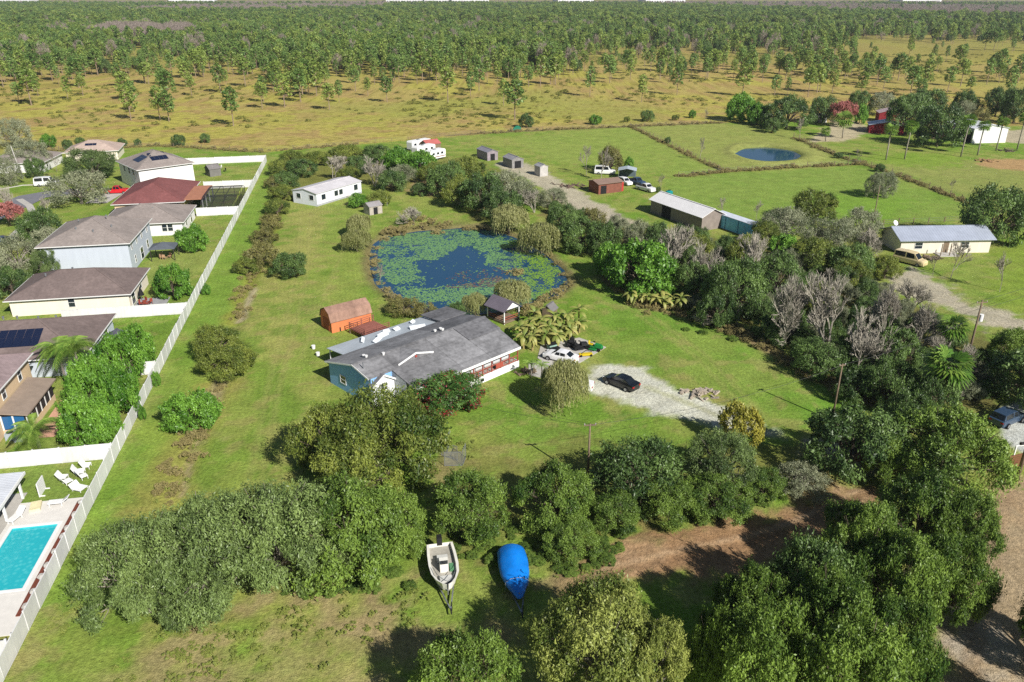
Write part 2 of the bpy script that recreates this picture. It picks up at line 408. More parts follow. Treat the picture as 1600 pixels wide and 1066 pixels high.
# gravel yard by the sheds, drives
GRAV = C3(204, 197, 185)
paint([(790,250),(840,262),(960,330),(1000,350),(960,352),(900,330),(830,285),(770,258)], C3(188, 172, 156), 3, .6, .9)
grav = paint([(917,582),(945,572),(990,575),(1012,578),(1020,590),(1060,605),(1110,630),(1160,655),(1225,672),(1240,690),(1190,685),(1100,660),(1040,650),(1000,635),(960,620),(922,610)], GRAV, 3, .8)
streak([(1010,605),(1080,632),(1150,662),(1225,684)], .5, C3(168, 164, 118), .55); streak([(925,596),(945,588)], .6, C3(176, 170, 130), .4)
paint([(1010,575),(1030,580),(1018,596)], GRAV, 2, .8, .8)
paint([(1240,690),(1225,672),(1330,700),(1400,730),(1380,750),(1300,720)], C3(180, 164, 144), 3, .8, .8)
paint([(1385,450),(1395,430),(1430,405),(1450,430),(1500,465),(1560,490),(1640,510),(1640,530),(1560,512),(1470,480),(1410,460)], C3(182, 166, 152), 3, .8, .9)
paint([(1300,185),(1345,190),(1360,205),(1320,222),(1250,222),(1290,205)], C3(190, 170, 146), 2, .7, .9)
paint([(1555,205),(1640,200),(1640,228),(1565,222)], C3(184, 166, 146), 2, .6, .9)
paint([(1560,640),(1620,620),(1700,640),(1700,740),(1600,710),(1570,690)], C3(196, 192, 190), 2, .3, 1)
paint([(1060,112),(1200,108),(1215,118),(1150,121),(1050,124)], C3(186, 150, 108), 2, .8, .9)
streak([(985,198),(1060,235),(1130,268)], 1.0, C3(120, 108, 62), .8); streak([(1060,276),(1130,269),(1240,262),(1345,257)], 1.0, C3(116, 106, 60), .8)
streak([(1240,215),(1310,245),(1380,266),(1520,320)], 1.0, C3(112, 104, 60), .8)
streak([(60,237),(250,228),(410,238)], 1.2, C3(112, 104, 62), .7); streak([(700,212),(800,206),(985,198),(1130,192)], 1.4, C3(124, 112, 80), .8)
# mud banks and basins of the two ponds
POND = [(583,380),(600,368),(650,360),(720,355),(770,358),(810,372),(850,395),(880,420),(889,443),(872,460),(830,470),(800,482),(740,490),(690,492),(650,480),(610,460),(588,442),(579,415),(579,395)]
POND2 = [(1146,240),(1165,231),(1200,229),(1235,234),(1253,242),(1240,250),(1200,253),(1165,248)]
bank = blur(inside(XX, YY, poly_world(POND)), 4); lerp(sst(.05, .35, bank + (n3 - .5) * .2) * .8, C3(122, 104, 78))
pm = blur(inside(XX, YY, poly_world(POND)), 2); ZZ -= 1.1 * sst(.25, .75, pm); lerp(sst(.5, .8, pm), C3(30, 34, 30))
ring2 = blur(inside(XX, YY, poly_world(POND2)), 6); ZZ += .5 * sst(.02, .2, ring2) * (1 - sst(.2, .5, ring2)); lerp(sst(.01, .1, ring2) * .5, C3(158, 154, 92))
bank2 = blur(inside(XX, YY, poly_world(POND2)), 3); lerp(sst(.05, .5, bank2) * .5, C3(104, 112, 62))
pm2 = blur(inside(XX, YY, poly_world(POND2)), 1); ZZ -= 1.0 * sst(.25, .75, pm2); lerp(sst(.5, .8, pm2), C3(34, 38, 34))
dd = dist_line(XX, YY, poly_world(DITCH)); ZZ -= .35 * np.exp(-(dd / 1.1) ** 2)
ZZ += dirt * (n3 - .5) * .5 + dirt * (n2 - .4) * .5        # churned earth of the lower track
POOL_U = (-34.3, -30.4); POOL_V = (57.4, 66.2)             # swimming pool basin, in plot directions
UU = XX * NU.x + YY * NU.y; VV = XX * NV.x + YY * NV.y
ZZ[(UU > POOL_U[0] - .6) & (UU < POOL_U[1] + .6) & (VV > POOL_V[0] - .6) & (VV < POOL_V[1] + .6)] = -2.2
LU = CO @ np.array([.3, .6, .1]); CO = CO * (np.array([1.01, 1.10, 1.05]) * gr[..., None] + np.array([1.08, 1.08, 1.03]) * (1 - gr[..., None]))
gv = np.stack([XX, YY, ZZ], -1).reshape(-1, 3).astype(np.float32)
ii = (np.arange(NY - 1)[:, None] * NX + np.arange(NX - 1)[None]).reshape(-1)
gf = np.stack([ii, ii + 1, ii + 1 + NX, ii + NX], -1)
def npmesh(name, v, f, mat, attrs=None, smooth=False):
    me = bpy.data.meshes.new(name); nv, nf, k = len(v), len(f), f.shape[1]
    me.vertices.add(nv); me.vertices.foreach_set('co', np.ascontiguousarray(v, np.float32).ravel())
    me.loops.add(nf * k); me.loops.foreach_set('vertex_index', np.ascontiguousarray(f, np.int32).ravel())
    me.polygons.add(nf); me.polygons.foreach_set('loop_start', np.arange(0, nf * k, k, dtype=np.int32))
    try: me.polygons.foreach_set('loop_total', np.full(nf, k, np.int32))
    except Exception: pass
    if smooth: me.polygons.foreach_set('use_smooth', np.ones(nf, bool))
    for nm, (typ, dat) in (attrs or {}).items():
        at = me.attributes.new(nm, typ, 'POINT')
        at.data.foreach_set('color' if 'COLOR' in typ else 'value', np.ascontiguousarray(dat, np.float32).ravel())
    me.update(calc_edges=True)
    if mat: me.materials.append(mat)
    return me
t = NT('ground_soil_and_grass'); o = t.obj()
at = t.n('ShaderNodeAttribute', attribute_name='soil')
fa = t.noise(o, .32, 6, .7); fb = t.noise(o, 2.6, 4, .7); fc = t.noise(o, 11.0, 2, .7)
f = t.math('MULTIPLY', t.mrange(fa, .3, .7, .76, 1.2), t.mrange(fb, .3, .7, .7, 1.28))
f = t.math('MULTIPLY', f, t.mrange(fc, .25, .75, .72, 1.24))
mp = t.n('ShaderNodeMapping'); mp.inputs['Rotation'].default_value = (0, 0, R(-12)); t.l(o, mp.inputs[0]); wv = t.n('ShaderNodeTexWave', i_Scale=.42, i_Distortion=5.0, i_Detail=3.0); t.l(mp.outputs[0], wv.inputs['Vector'])
f = t.math('MULTIPLY', f, t.math('ADD', 1.0, t.math('MULTIPLY', at.outputs['Alpha'], t.mrange(wv.outputs['Fac'], 0, 1, -.035, .035))))
c = t.scalecol(at.outputs['Color'], f)
hue = t.mix(t.mrange(t.noise(o, .9, 4, .7), .4, .65, 0, .35), c, (1.06, 1.0, .86, 1), 'MULTIPLY')
t.l(hue, t.b.inputs['Base Color']); t.b.inputs['Roughness'].default_value = .95; t.b.inputs['Specular IOR Level'].default_value = .1
t.bump(t.math('ADD', t.math('MULTIPLY', fb, .7), t.math('MULTIPLY', fc, .35)), .8, .25)
ca = np.concatenate([CO.reshape(-1, 3), (gr * (1 - dirt)).reshape(-1, 1)], 1)
ground = inst('ground', npmesh('ground', gv, gf, t.m, {'soil': ('FLOAT_COLOR', ca)}, True))
tag(ground, 'wide flat ground of lawn, pasture, prairie and bare earth', 'ground', kind='structure')
def zat(x, y):
    i = min(max(int(np.searchsorted(GX, x)), 1), NX - 1); j = min(max(int(np.searchsorted(GY, y)), 1), NY - 1)
    fx = (x - GX[i-1]) / (GX[i] - GX[i-1]); fy = (y - GY[j-1]) / (GY[j] - GY[j-1])
    return float((ZZ[j-1, i-1] * (1-fx) + ZZ[j-1, i] * fx) * (1-fy) + (ZZ[j, i-1] * (1-fx) + ZZ[j, i] * fx) * fy)

# ------------------------------------------------------------------ water
def sheet(name, poly, z, mat, kind='structure', label=None, cat=None, thick=None):
    mb = MB(); n = len(poly)
    if thick:
        mb.v = [(x, y, z) for x, y in poly] + [(x, y, z - thick) for x, y in poly]
        mb.f = [tuple(range(n))] + [(i, (i + n), (i + 1) % n + n, (i + 1) % n) for i in range(n)]
    else:
        mb.v = [(x, y, z) for x, y in poly]; mb.f = [tuple(range(n))]
    o = mb.build(name, mat); return tag(o, label, cat, kind=kind)
def area(p): return sum(p[i][0]*p[(i+1) % len(p)][1] - p[(i+1) % len(p)][0]*p[i][1] for i in range(len(p)))
def ccw(p): return p if area(p) > 0 else p[::-1]
def smooth_poly(p, it=2):
    for _ in range(it):
        q = []
        for i in range(len(p)):
            a, b = Vector((*p[i], 0)), Vector((*p[(i+1) % len(p)], 0))
            q += [tuple((a * .75 + b * .25)[:2]), tuple((a * .25 + b * .75)[:2])]
        p = q
    return p
def grow(p, s):
    cx = sum(a for a, b in p) / len(p); cy = sum(b for a, b in p) / len(p)
    return [(cx + (a - cx) * s, cy + (b - cy) * s) for a, b in p]
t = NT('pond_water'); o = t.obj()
t.b.inputs['Base Color'].default_value = (.016, .066, .135, 1); t.b.inputs['Roughness'].default_value = .06; t.b.inputs['IOR'].default_value = 1.333  # blue of the reflected sky is put into the base colour
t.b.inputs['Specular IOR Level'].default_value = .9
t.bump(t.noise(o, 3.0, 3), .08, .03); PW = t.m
POND_W = smooth_poly(ccw(poly_world(POND))); POND2_W = smooth_poly(ccw(poly_world(POND2)))
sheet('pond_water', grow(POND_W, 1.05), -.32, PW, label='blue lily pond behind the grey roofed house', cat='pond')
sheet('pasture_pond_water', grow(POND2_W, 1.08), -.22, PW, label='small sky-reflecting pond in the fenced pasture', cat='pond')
# lily pads: thousands of floating leaves
PAD_OPEN = poly_world([(655,410),(700,400),(705,385),(740,380),(752,395),(760,412),(790,420),(782,432),(745,438),(700,445),(665,442),(660,425)])
vs, fs, tint = [], [], []
bx = [min(p[i] for p in POND_W) for i in (0, 1)] + [max(p[i] for p in POND_W) for i in (0, 1)]
NPAD = 46000
px_ = npr.uniform(bx[0], bx[2], NPAD); py_ = npr.uniform(bx[1], bx[3], NPAD)
ok = inside(px_, py_, grow(POND_W, .985)) & ~(inside(px_ + (fbm(px_, py_, .3, 81, 3) - .5) * 7, py_ + (fbm(px_, py_, .3, 83, 3) - .5) * 9, PAD_OPEN) & (npr.uniform(size=NPAD) > .02))
for q in ([(575,425),(600,430),(640,468),(600,470)], [(868,425),(900,420),(900,470),(862,465)], [(572,380),(592,372),(590,430),(572,430)]): ok &= ~(inside(px_, py_, poly_world(q)) & (npr.uniform(size=NPAD) > .12))
redp = inside(px_, py_, poly_world([(690,436),(720,420),(780,415),(800,428),(770,446),(700,448)])); ok |= redp & (npr.uniform(size=NPAD) < .16)
fr = .55 * fbm(px_, py_, .2, 5, 3) + .45 * fbm(px_, py_, .8, 6, 2); ok &= (fr + npr.uniform(-.12, .12, NPAD)) > .41
right = sst(-2, 4, px_ + (py_ - 135) * .12)
px_, py_, right, redp = px_[ok], py_[ok], right[ok], redp[ok]
k = 5; ang = np.arange(k) * 2 * math.pi / k
for i in range(len(px_)):
    r = npr.uniform(.07, .19); a0 = npr.uniform(0, 6.3); tl = npr.uniform(-.02, .02, 2); z = -.312 + npr.uniform(0, .02)
    b = len(vs)
    for q in range(k): 
        cx, sy = math.cos(ang[q] + a0), math.sin(ang[q] + a0)
        vs.append((px_[i] + r * cx, py_[i] + r * sy, z + abs(tl[0]) * (1 + cx) + abs(tl[1]) * (1 + sy)))
    fs.append(list(range(b, b + k))); tint += [1.6 if redp[i] and npr.uniform() < .7 else float(np.clip(right[i] * .8 + npr.uniform(-.2, .25), 0, 1))] * k
t = NT('lily_leaf'); a_ = t.n('ShaderNodeAttribute', attribute_name='tint')
c = t.mix(a_.outputs['Fac'], S(112, 154, 100), S(122, 158, 48)); c = t.mix(t.mrange(a_.outputs['Fac'], 1.2, 1.4, 0, 1), c, S(112, 92, 84)); t.l(c, t.b.inputs['Base Color'])
t.b.inputs['Roughness'].default_value = .35; t.b.inputs['Specular IOR Level'].default_value = .5; LILY = t.m
pads = inst('lily_pads', npmesh('lily_pads', np.array(vs), np.array(fs), LILY, {'tint': ('FLOAT', np.array(tint))}))
tag(pads, 'floating green lily pads covering most of the pond', 'lily pads', kind='stuff')
# ------------------------------------------------------------------ plants: shared crown and trunk meshes
def unit(a): return a / np.maximum(np.linalg.norm(a, axis=-1, keepdims=True), 1e-9)
def leaves_mesh(name, P, Nn, size, aspect, tint, mat, axis=None):
    n = len(P); rv = npr.normal(size=(n, 3)) if axis is None else axis + npr.normal(size=(n, 3)) * .15
    T = unit(np.cross(Nn, rv)) if axis is None else unit(rv - Nn * np.sum(rv * Nn, -1, keepdims=True))
    B = np.cross(Nn, T); s = np.asarray(size).reshape(-1, 1)
    v = np.stack([P + T * s, P + B * s * aspect, P - T * s, P - B * s * aspect], 1).reshape(-1, 3)
    f = np.arange(4 * n).reshape(-1, 4)
    return npmesh(name, v, f, mat, {'tint': ('FLOAT', np.repeat(np.clip(tint, 0, 1), 4))})
def sph(n): return unit(npr.normal(size=(n, 3)))
def lobes(n, low=-.05, spread=.62, rr=(.28, .42), zc=.5, zs=.42):
    """lobe centres spread evenly over a dome (unit radius, z 0..1)"""
    out = []
    for i in range(n):
        z = low + (1 - low) * ((i + .5) / n) ** .8; a = i * 2.39996 + npr.uniform(-.5, .5)
        h = math.sqrt(max(0, 1 - min(1, abs(z)) ** 2)); q = spread * npr.uniform(.8, 1.15)
        out.append((np.array([h * math.cos(a) * q, h * math.sin(a) * q, zc + z * zs * npr.uniform(.8, 1.1)]), npr.uniform(*rr)))
    out.append((np.array([0, 0, zc + .1]), .42)); return out
def make_crown(name, mat, nl=13, ns=8, nleaf=120, leaf=.034, aspect=.42, low=-.1, zc=.5, zs=.40, zr=.62, spread=.66, rr=(.26, .4), droop=0., dens=1., fleck=0., sprays=3):
    L = lobes(nl, low, spread, rr, zc, zs); P, D, T = [], [], []
    cen = np.array([0, 0, zc * .8]); C = np.array([c for c, r in L]); RR_ = np.array([r for c, r in L])
    for c, r in L:
        lt = npr.uniform(.15, .8)
        for s in range(ns):
            d = unit(sph(1)[0] + unit(c - cen) * .75 + np.array([0, 0, .25])); sc = c + d * r * .72 * np.array([1, 1, zr]); sr = r * npr.uniform(.38, .58)
            n = int(nleaf * dens * npr.uniform(.7, 1.3)); q = sph(n); q = unit(q + d * .35)
            p = sc + q * sr * npr.uniform(.45, 1.2, (n, 1)) * np.array([1, 1, zr + .08]) + npr.normal(size=(n, 3)) * sr * .16 * np.array([1, 1, .8])
            st = lt + npr.uniform(-.2, .2)
            P.append(p); D.append(unit(q * .85 + npr.normal(size=(n, 3)) * .5 + np.array([0, 0, .38]))); T.append(st + npr.uniform(-.22, .22, n))
            for _ in range(sprays):          # loose shoots that break the outline
                e = unit(d + npr.normal(size=3) * .55 + np.array([0, 0, .2])); m = max(5, n // 9); tt = npr.uniform(.5, 1.65, (m, 1))
                P.append(sc + e * sr * tt * np.array([1, 1, zr + .1]) + npr.normal(size=(m, 3)) * sr * .11); D.append(unit(e * .4 + npr.normal(size=(m, 3)) * .6 + np.array([0, 0, .5]))); T.append(st + .12 + npr.uniform(-.2, .2, m))
    P = np.concatenate(P); D = np.concatenate(D); T = np.concatenate(T)
    keep = np.ones(len(P), bool)
    for c, r in L:
        dd_ = np.linalg.norm((P - c) / np.array([1, 1, zr]), axis=1); keep &= ~((dd_ < r * .55) & (npr.uniform(size=len(P)) < .8))
    keep &= P[:, 2] > .02
    P, D, T = P[keep], D[keep], T[keep]
    kx = np.percentile(np.hypot(P[:, 0], P[:, 1]), 97); kz = np.percentile(P[:, 2], 99.5); sc3 = np.array([1 / kx, 1 / kx, 1 / kz]); P = P * sc3
    L = [(c * sc3, r) for c, r in L]
    if fleck: m = npr.uniform(size=len(T)) < np.where(P[:, 2] < .45, fleck * 2.2, fleck * .25); T = np.clip(T, 0, .9); T[m] = 1.0
    me = leaves_mesh(name, P, D, leaf * (.45 + 1.35 * npr.uniform(size=len(P)) ** 1.8), aspect, T, mat)
    return me, [c for c, r in L]
def make_trunk(name, tips, mat, r=.045, fork=.22, n=5, over=1.0, twigs=3):
    mb = MB(); mb.tube([(0, 0, -.04), (.01, 0, fork * .6), (0, .01, fork)], [r * 1.5, r, r * .9], 7)
    for tp in tips:
        e = Vector(tp) * over; a = Vector((0, 0, fork * .85)); m = a.lerp(e, .5) + Vector((npr.uniform(-.06, .06), npr.uniform(-.06, .06), .05))
        mb.tube([a, m, e], [r * .6, r * .36, r * .12], 4, False)
        for _ in range(twigs):
            e2 = e + Vector(sph(1)[0] * .2) + Vector((0, 0, .04)); mb.tube([m.lerp(e, .6), (m + e2) / 2 + Vector((0, 0, .04)), e2], [r * .24, r * .17, r * .08], 3, False)
    return mb.mesh(name, mat, True)
def make_bare(name, mat, depth=5, r=.02, kids=3, spread=.5, zbias=.35, stems=1, length=.3, zmul=1.0):
    mb = MB(); rr = random.Random(sum(map(ord, name)))
    def grow_(p, d, L, rad, k):
        q = p + d * L * .55 + Vector((rr.uniform(-1, 1), rr.uniform(-1, 1), 0)) * L * .07; e = p + d * L
        mb.tube([p, q, e], [rad, rad * .86, rad * .74], 4 if k > 2 else 3, False)
        if k == 0: return
        for i in range(kids if k > 1 else kids + 1):
            nd = (d + Vector((rr.gauss(0, 1), rr.gauss(0, 1), rr.gauss(0, .7) + zbias)) * spread).normalized()
            grow_(p + d * L * rr.uniform(.55, 1.0), nd, L * rr.uniform(.62, .9), rad * .74, k - 1)
    for s in range(stems):
        d = Vector((rr.gauss(0, 1), rr.gauss(0, 1), 0)) * (.35 if stems > 1 else .05) + Vector((0, 0, 1)); d.normalize()
        grow_(Vector((rr.uniform(-.05, .05), rr.uniform(-.05, .05), -.02)), d, length * rr.uniform(.8, 1.15), r, depth)
    v = np.array(mb.v); m = np.abs(v[:, :2]).max(); top = v[:, 2].max(); v[:, :2] /= m; v[:, 2] *= zmul / top
    mb.v = [tuple(x) for x in v]; return mb.mesh(name, mat)
def make_willow(name, mat, strands=900, leaf=.036):
    P, D, T = [], [], []; L = lobes(9, .0, .55, (.25, .4), .62, .3); A = []
    for i in range(strands):
        c, r = L[npr.randint(len(L))]; d = unit(sph(1)[0] + unit(c - np.array([0, 0, .35])) * .8); d[2] = abs(d[2]) * .7
        p = c + d * r * np.array([1, 1, .55]); out = unit(np.array([p[0], p[1], 0]) + 1e-6); n = npr.randint(9, 22); tt = npr.uniform(.1, .9)
        ln = npr.uniform(.2, .62)
        for j in range(n):
            f = j / n; q = p + out * .12 * f - np.array([0, 0, 1]) * ln * f ** 1.3 + npr.normal(size=3) * .022
            if q[2] < .03: break
            P.append(q); A.append(np.array([out[0] * .3, out[1] * .3, -1])); D.append(unit(npr.normal(size=3) + out * .9 + np.array([0, 0, .5]))); T.append(tt + npr.uniform(-.2, .2))
    P, D, T = np.array(P), np.array(D), np.array(T); P = P / np.array([np.percentile(np.hypot(P[:, 0], P[:, 1]), 97)] * 2 + [P[:, 2].max()])
    return leaves_mesh(name, P, D, npr.uniform(leaf * .7, leaf * 1.3, len(P)), .32, T, mat, np.array(A)), [c for c, r in L]
def make_pine(name, mat, clumps=22, per=16, low=.42, leaf=.17, flat=.5):
    """unit height 1; radius 1 is half the crown width"""
    P, D, T, tips = [], [], [], []
    for i in range(clumps):
        z = low + (1 - low) * ((i + .5) / clumps) ** .9; k = (z - low) / (1 - low)
        rad = (.95 * math.sqrt(max(.05, 1 - (k - .35) ** 2 * 1.6)) * npr.uniform(.35, .95)) if i < clumps - 2 else .1
        a = i * 2.4 + npr.uniform(-.5, .5); c = np.array([rad * math.cos(a), rad * math.sin(a), z]); tips.append(c); tt = npr.uniform(.1, .9)
        q = sph(per); s = npr.uniform(.2, .36)
        P.append(c + q * np.array([s, s, s * .16 * (.55 + flat)])); D.append(unit(q * .5 + npr.normal(size=(per, 3)) * .5 + np.array([0, 0, .5]))); T.append(tt + npr.uniform(-.2, .2, per))
    P, D, T = np.concatenate(P), np.concatenate(D), np.concatenate(T)
    s = npr.uniform(leaf * .6, leaf * 1.3, len(P)).reshape(-1, 1); n = len(P)
    Tn = unit(np.cross(D, npr.normal(size=(n, 3)))); B = np.cross(D, Tn); sq = np.array([1, 1, .2])
    v = np.stack([P + Tn * s * sq, P + B * s * .45 * sq, P - Tn * s * sq, P - B * s * .45 * sq], 1).reshape(-1, 3)
    return npmesh(name, v, np.arange(4 * n).reshape(-1, 4), mat, {'tint': ('FLOAT', np.repeat(np.clip(T, 0, 1), 4))}), tips
def make_pine_trunk(name, tips, mat, r=.05):
    mb = MB(); mb.tube([(0, 0, -.03), (.02, .01, .4), (0, .03, .75), (0, 0, .97)], [r * 1.3, r, r * .7, r * .25], 6, False)
    for tp in tips[::2]:
        e = Vector(tp); a = Vector((0, .02, max(.3, e.z - .06))); mb.tube([a, e], [r * .4, r * .12], 3, False)
    return mb.mesh(name, mat)

LM = {
 'oak': leafmat('leaf_live_oak', S(52, 76, 36), S(138, 160, 90), .18),
 'oak2': leafmat('leaf_green_oak', S(48, 80, 26), S(142, 170, 72), .2),
 'olive': leafmat('leaf_olive', S(58, 84, 28), S(160, 170, 76), .22),
 'yellowoak': leafmat('leaf_yellow_oak', S(72, 96, 32), S(176, 184, 96), .22),
 'bright': leafmat('leaf_bright', S(48, 98, 24), S(142, 190, 72), .26, .42),
 'dark': leafmat('leaf_dark', S(40, 68, 32), S(118, 146, 74), .16),
 'willow': leafmat('leaf_willow', S(120, 128, 66), S(194, 194, 132), .35),
 'gold': leafmat('leaf_gold', S(124, 128, 42), S(196, 188, 82), .32),
 'brown': leafmat('leaf_brown', S(92, 96, 48), S(158, 152, 90), .25),
 'grey': leafmat('leaf_grey', S(98, 108, 76), S(172, 176, 140), .2),
 'bloom': leafmat('leaf_bougainvillea', S(54, 98, 40), S(122, 154, 72), .3, dry=S(164, 48, 62)),
 'pink': leafmat('leaf_red_maple', S(156, 88, 84), S(206, 138, 128), .35),
 'pine': leafmat('leaf_pine', S(90, 120, 46), S(180, 198, 102), .32),
 'pine2': leafmat('leaf_pine_dark', S(72, 106, 46), S(150, 178, 94), .28),
 'palm': leafmat('leaf_palm', S(80, 122, 40), S(160, 186, 86), .3),
 'banana': leafmat('leaf_banana', S(84, 128, 40), S(212, 196, 120), .3),
 'palmetto': leafmat('leaf_palmetto', S(104, 114, 50), S(172, 170, 86), .2),
 'cypress': leafmat('leaf_cypress_twigs', S(126, 114, 104), S(182, 168, 154), .2),
 'weed': leafmat('leaf_weed', S(104, 124, 50), S(168, 176, 90), .3),
 'straw': leafmat('leaf_straw', S(132, 124, 74), S(186, 172, 116), .25),
}
PROTO = {}
def proto(kind, var, **kw):
    me, tips = make_crown('crown_%s_%d' % (kind, var), LM[kw.pop('mat', kind)], **kw)
    tr = make_trunk('trunk_%s_%d' % (kind, var), tips, BARK_GREY if kind in ('oak', 'grey', 'yellowoak') else BARK)
    PROTO.setdefault(kind, []).append((me, tr))
for k in range(2): proto('oak', k, nl=24, ns=11, nleaf=180, leaf=.0165, aspect=.36, low=-.6, zc=.46, zs=.44, rr=(.18, .32))
for k in range(3): proto('oak2', k, nl=24, ns=11, nleaf=170, leaf=.0175, aspect=.42, low=-.6, zc=.46, zs=.44, rr=(.18, .32))
for k in range(2): proto('olive', k, nl=22, ns=10, nleaf=150, leaf=.019, low=-.7, zc=.45, zs=.44, rr=(.2, .34))
for k in range(2): proto('yellowoak', k, nl=26, ns=11, nleaf=170, leaf=.0165, low=-.5, rr=(.18, .32))
proto('weed', 0, nl=5, ns=4, nleaf=14, leaf=.16, aspect=.22, low=-.3, zc=.3, zs=.4)
for k in range(2): proto('cypress', k, nl=12, ns=6, nleaf=26, leaf=.05, aspect=.12, low=-.5, zc=.55, zs=.42, rr=(.2, .34))
for k in range(2): proto('bright', k, nl=22, ns=9, nleaf=95, leaf=.03, aspect=.5, low=-.85, zc=.46, zs=.42, rr=(.22, .36))
for k in range(3): proto('dark', k, nl=22, ns=9, nleaf=95, leaf=.024, low=-.85, zc=.46, zs=.42, rr=(.22, .36))
for k in range(2): proto('brown', k, nl=18, ns=8, nleaf=70, leaf=.028, low=-.85, zc=.45, zs=.42, rr=(.22, .36))
for k in range(3): proto('grey', k, nl=20, ns=8, nleaf=85, leaf=.023, aspect=.34, low=-.7, zc=.45, zs=.42, rr=(.22, .36))
proto('gold', 0, nl=14, ns=8, nleaf=70, leaf=.04, low=-.5)
proto('bloom', 0, nl=20, ns=9, nleaf=110, leaf=.026, low=-.85, zc=.45, zs=.45, fleck=.2, rr=(.22, .36))
proto('pink', 0, nl=12, ns=8, nleaf=60, leaf=.035, low=-.2)
proto('palmetto', 0, nl=6, ns=6, nleaf=16, leaf=.12, aspect=.2, low=-.3, zc=.35, zs=.4)
proto('straw', 0, nl=8, ns=6, nleaf=26, leaf=.08, aspect=.2, low=-.5, zc=.35, zs=.4)
for k in range(2):
    me, tips = make_willow('crown_willow_%d' % k, LM['willow']); PROTO.setdefault('willow', []).append((me, make_trunk('trunk_willow_%d' % k, tips, BARK, .04)))
for k in range(3):
    PROTO.setdefault('bare', []).append((make_bare('bare_limbs_%d' % k, BARK_PALE, 5, .018, 3, .42, .35, 5 if k else 3, .3), None))
for k in range(2):
    PROTO.setdefault('sapling', []).append((make_bare('sapling_limbs_%d' % k, BARK_GREY, 5, .011, 3, .4, .5, 1, .3), None))
for k in range(4):
    me, tips = make_pine('crown_pine_%d' % k, LM['pine' if k % 2 == 0 else 'pine2'], 30, 26, .36 + .06 * (k % 3)); PROTO.setdefault('pine', []).append((me, make_pine_trunk('trunk_pine_%d' % k, tips, BARK_PINE)))
NAMES = {'oak': 'live_oak', 'oak2': 'green_oak', 'olive': 'olive_green_tree', 'yellowoak': 'yellow_green_oak', 'bright': 'bright_green_tree', 'dark': 'dark_green_tree', 'brown': 'brown_shrub',
         'grey': 'grey_green_tree', 'gold': 'golden_tree', 'bloom': 'bougainvillea_bush', 'pink': 'red_leaved_tree', 'willow': 'willow_tree', 'bare': 'bare_tree', 'sapling': 'bare_sapling', 'pine': 'pine_tree', 'palmetto': 'palmetto_shrub', 'cypress': 'bare_cypress', 'weed': 'weed_tuft', 'straw': 'reed_clump'}
CNT = {}
def tree_at(kind, p, w, h, label, group=None, cat='tree', name=None, rz=None, part='crown'):
    i = CNT[kind] = CNT.get(kind, -1) + 1; pr = PROTO[kind][i % len(PROTO[kind])]
    e = empty(name or NAMES[kind], (p[0], p[1], zat(p[0], p[1]) - .02), rnd.uniform(0, 6.28) if rz is None else rz, label, cat, group)
    s = (w / 2, w / 2 * rnd.uniform(.9, 1.1), h)
    if kind in ('bare', 'sapling'): inst('branches', pr[0], e, scale=s)
    else:
        inst(part, pr[0], e, scale=s); inst('trunk', pr[1], e, scale=s)
    return e
def tree(kind, px, py, wpx, h, label, group=None, cat='tree', zc=.5, **kw):
    """crown centre at the photo point (px, py), crown wpx pixels wide, h metres tall"""
    p = G(px, py, h * zc); return tree_at(kind, p, wpx * MPP(px, py, h * zc), h, label, group, cat, **kw)
# ------------------------------------------------------------------ buildings
FR = plain('window_frame_white', S(232, 232, 228), .5, var=.05)
def window(parent, side, L, Wd, a, z, w, h, pane=GLASS, frame=FR, bars=1, name='window'):
    """a framed window on the wall s/n/e/w of a box L x Wd, centred a metres along it, its sill z metres up"""
    def P(al, out, zz):
        return {'s': (al, -out, zz), 'n': (al, Wd + out, zz), 'w': (-out, al, zz), 'e': (L + out, al, zz)}[side]
    def bx(mb, a0, a1, z0, z1, o0, o1):
        p, q = P(a0, o0, z0), P(a1, o1, z1)
        mb.box(min(p[0], q[0]), min(p[1], q[1]), z0, max(p[0], q[0]), max(p[1], q[1]), z1)
    m = MB(); t_ = .07
    bx(m, a-w/2-t_, a-w/2, z-t_, z+h+t_, .003, .06); bx(m, a+w/2, a+w/2+t_, z-t_, z+h+t_, .003, .06)
    bx(m, a-w/2, a+w/2, z-t_, z, .003, .06); bx(m, a-w/2, a+w/2, z+h, z+h+t_, .003, .06)
    for i in range(bars): 
        zz = z + h * (i + 1) / (bars + 1); bx(m, a-w/2, a+w/2, zz-.025, zz+.025, .024, .05)
    o = m.build(name, frame, parent); g_ = MB(); bx(g_, a-w/2, a+w/2, z, z+h, .004, .022); g_.build('pane', pane, o); return o
def gable_roof(L, Wd, e, r, ov, th=.16, along='x', ridge=None):
    m = MB(); ym = ridge if ridge is not None else (Wd if along == 'x' else L) / 2
    def put(a, b, z): return (a, b, z) if along == 'x' else (b, a, z)
    A, B = (L, Wd) if along == 'x' else (Wd, L); s0 = (r - e) / ym; s1 = (r - e) / (B - ym)
    top = [(-ov, e - ov * s0), (ym, r), (B + ov, e - ov * s1)]
    v = []
    for a in (-ov, A + ov):
        for b, z in top: v.append(put(a, b, z + th))
        for b, z in top: v.append(put(a, b, z))
    f = [(0,1,7,6),(1,2,8,7),(3,9,10,4),(4,10,11,5),(0,6,9,3),(2,5,11,8),(0,3,4,1),(1,4,5,2),(6,7,10,9),(7,8,11,10)]
    return m.add(v, f)
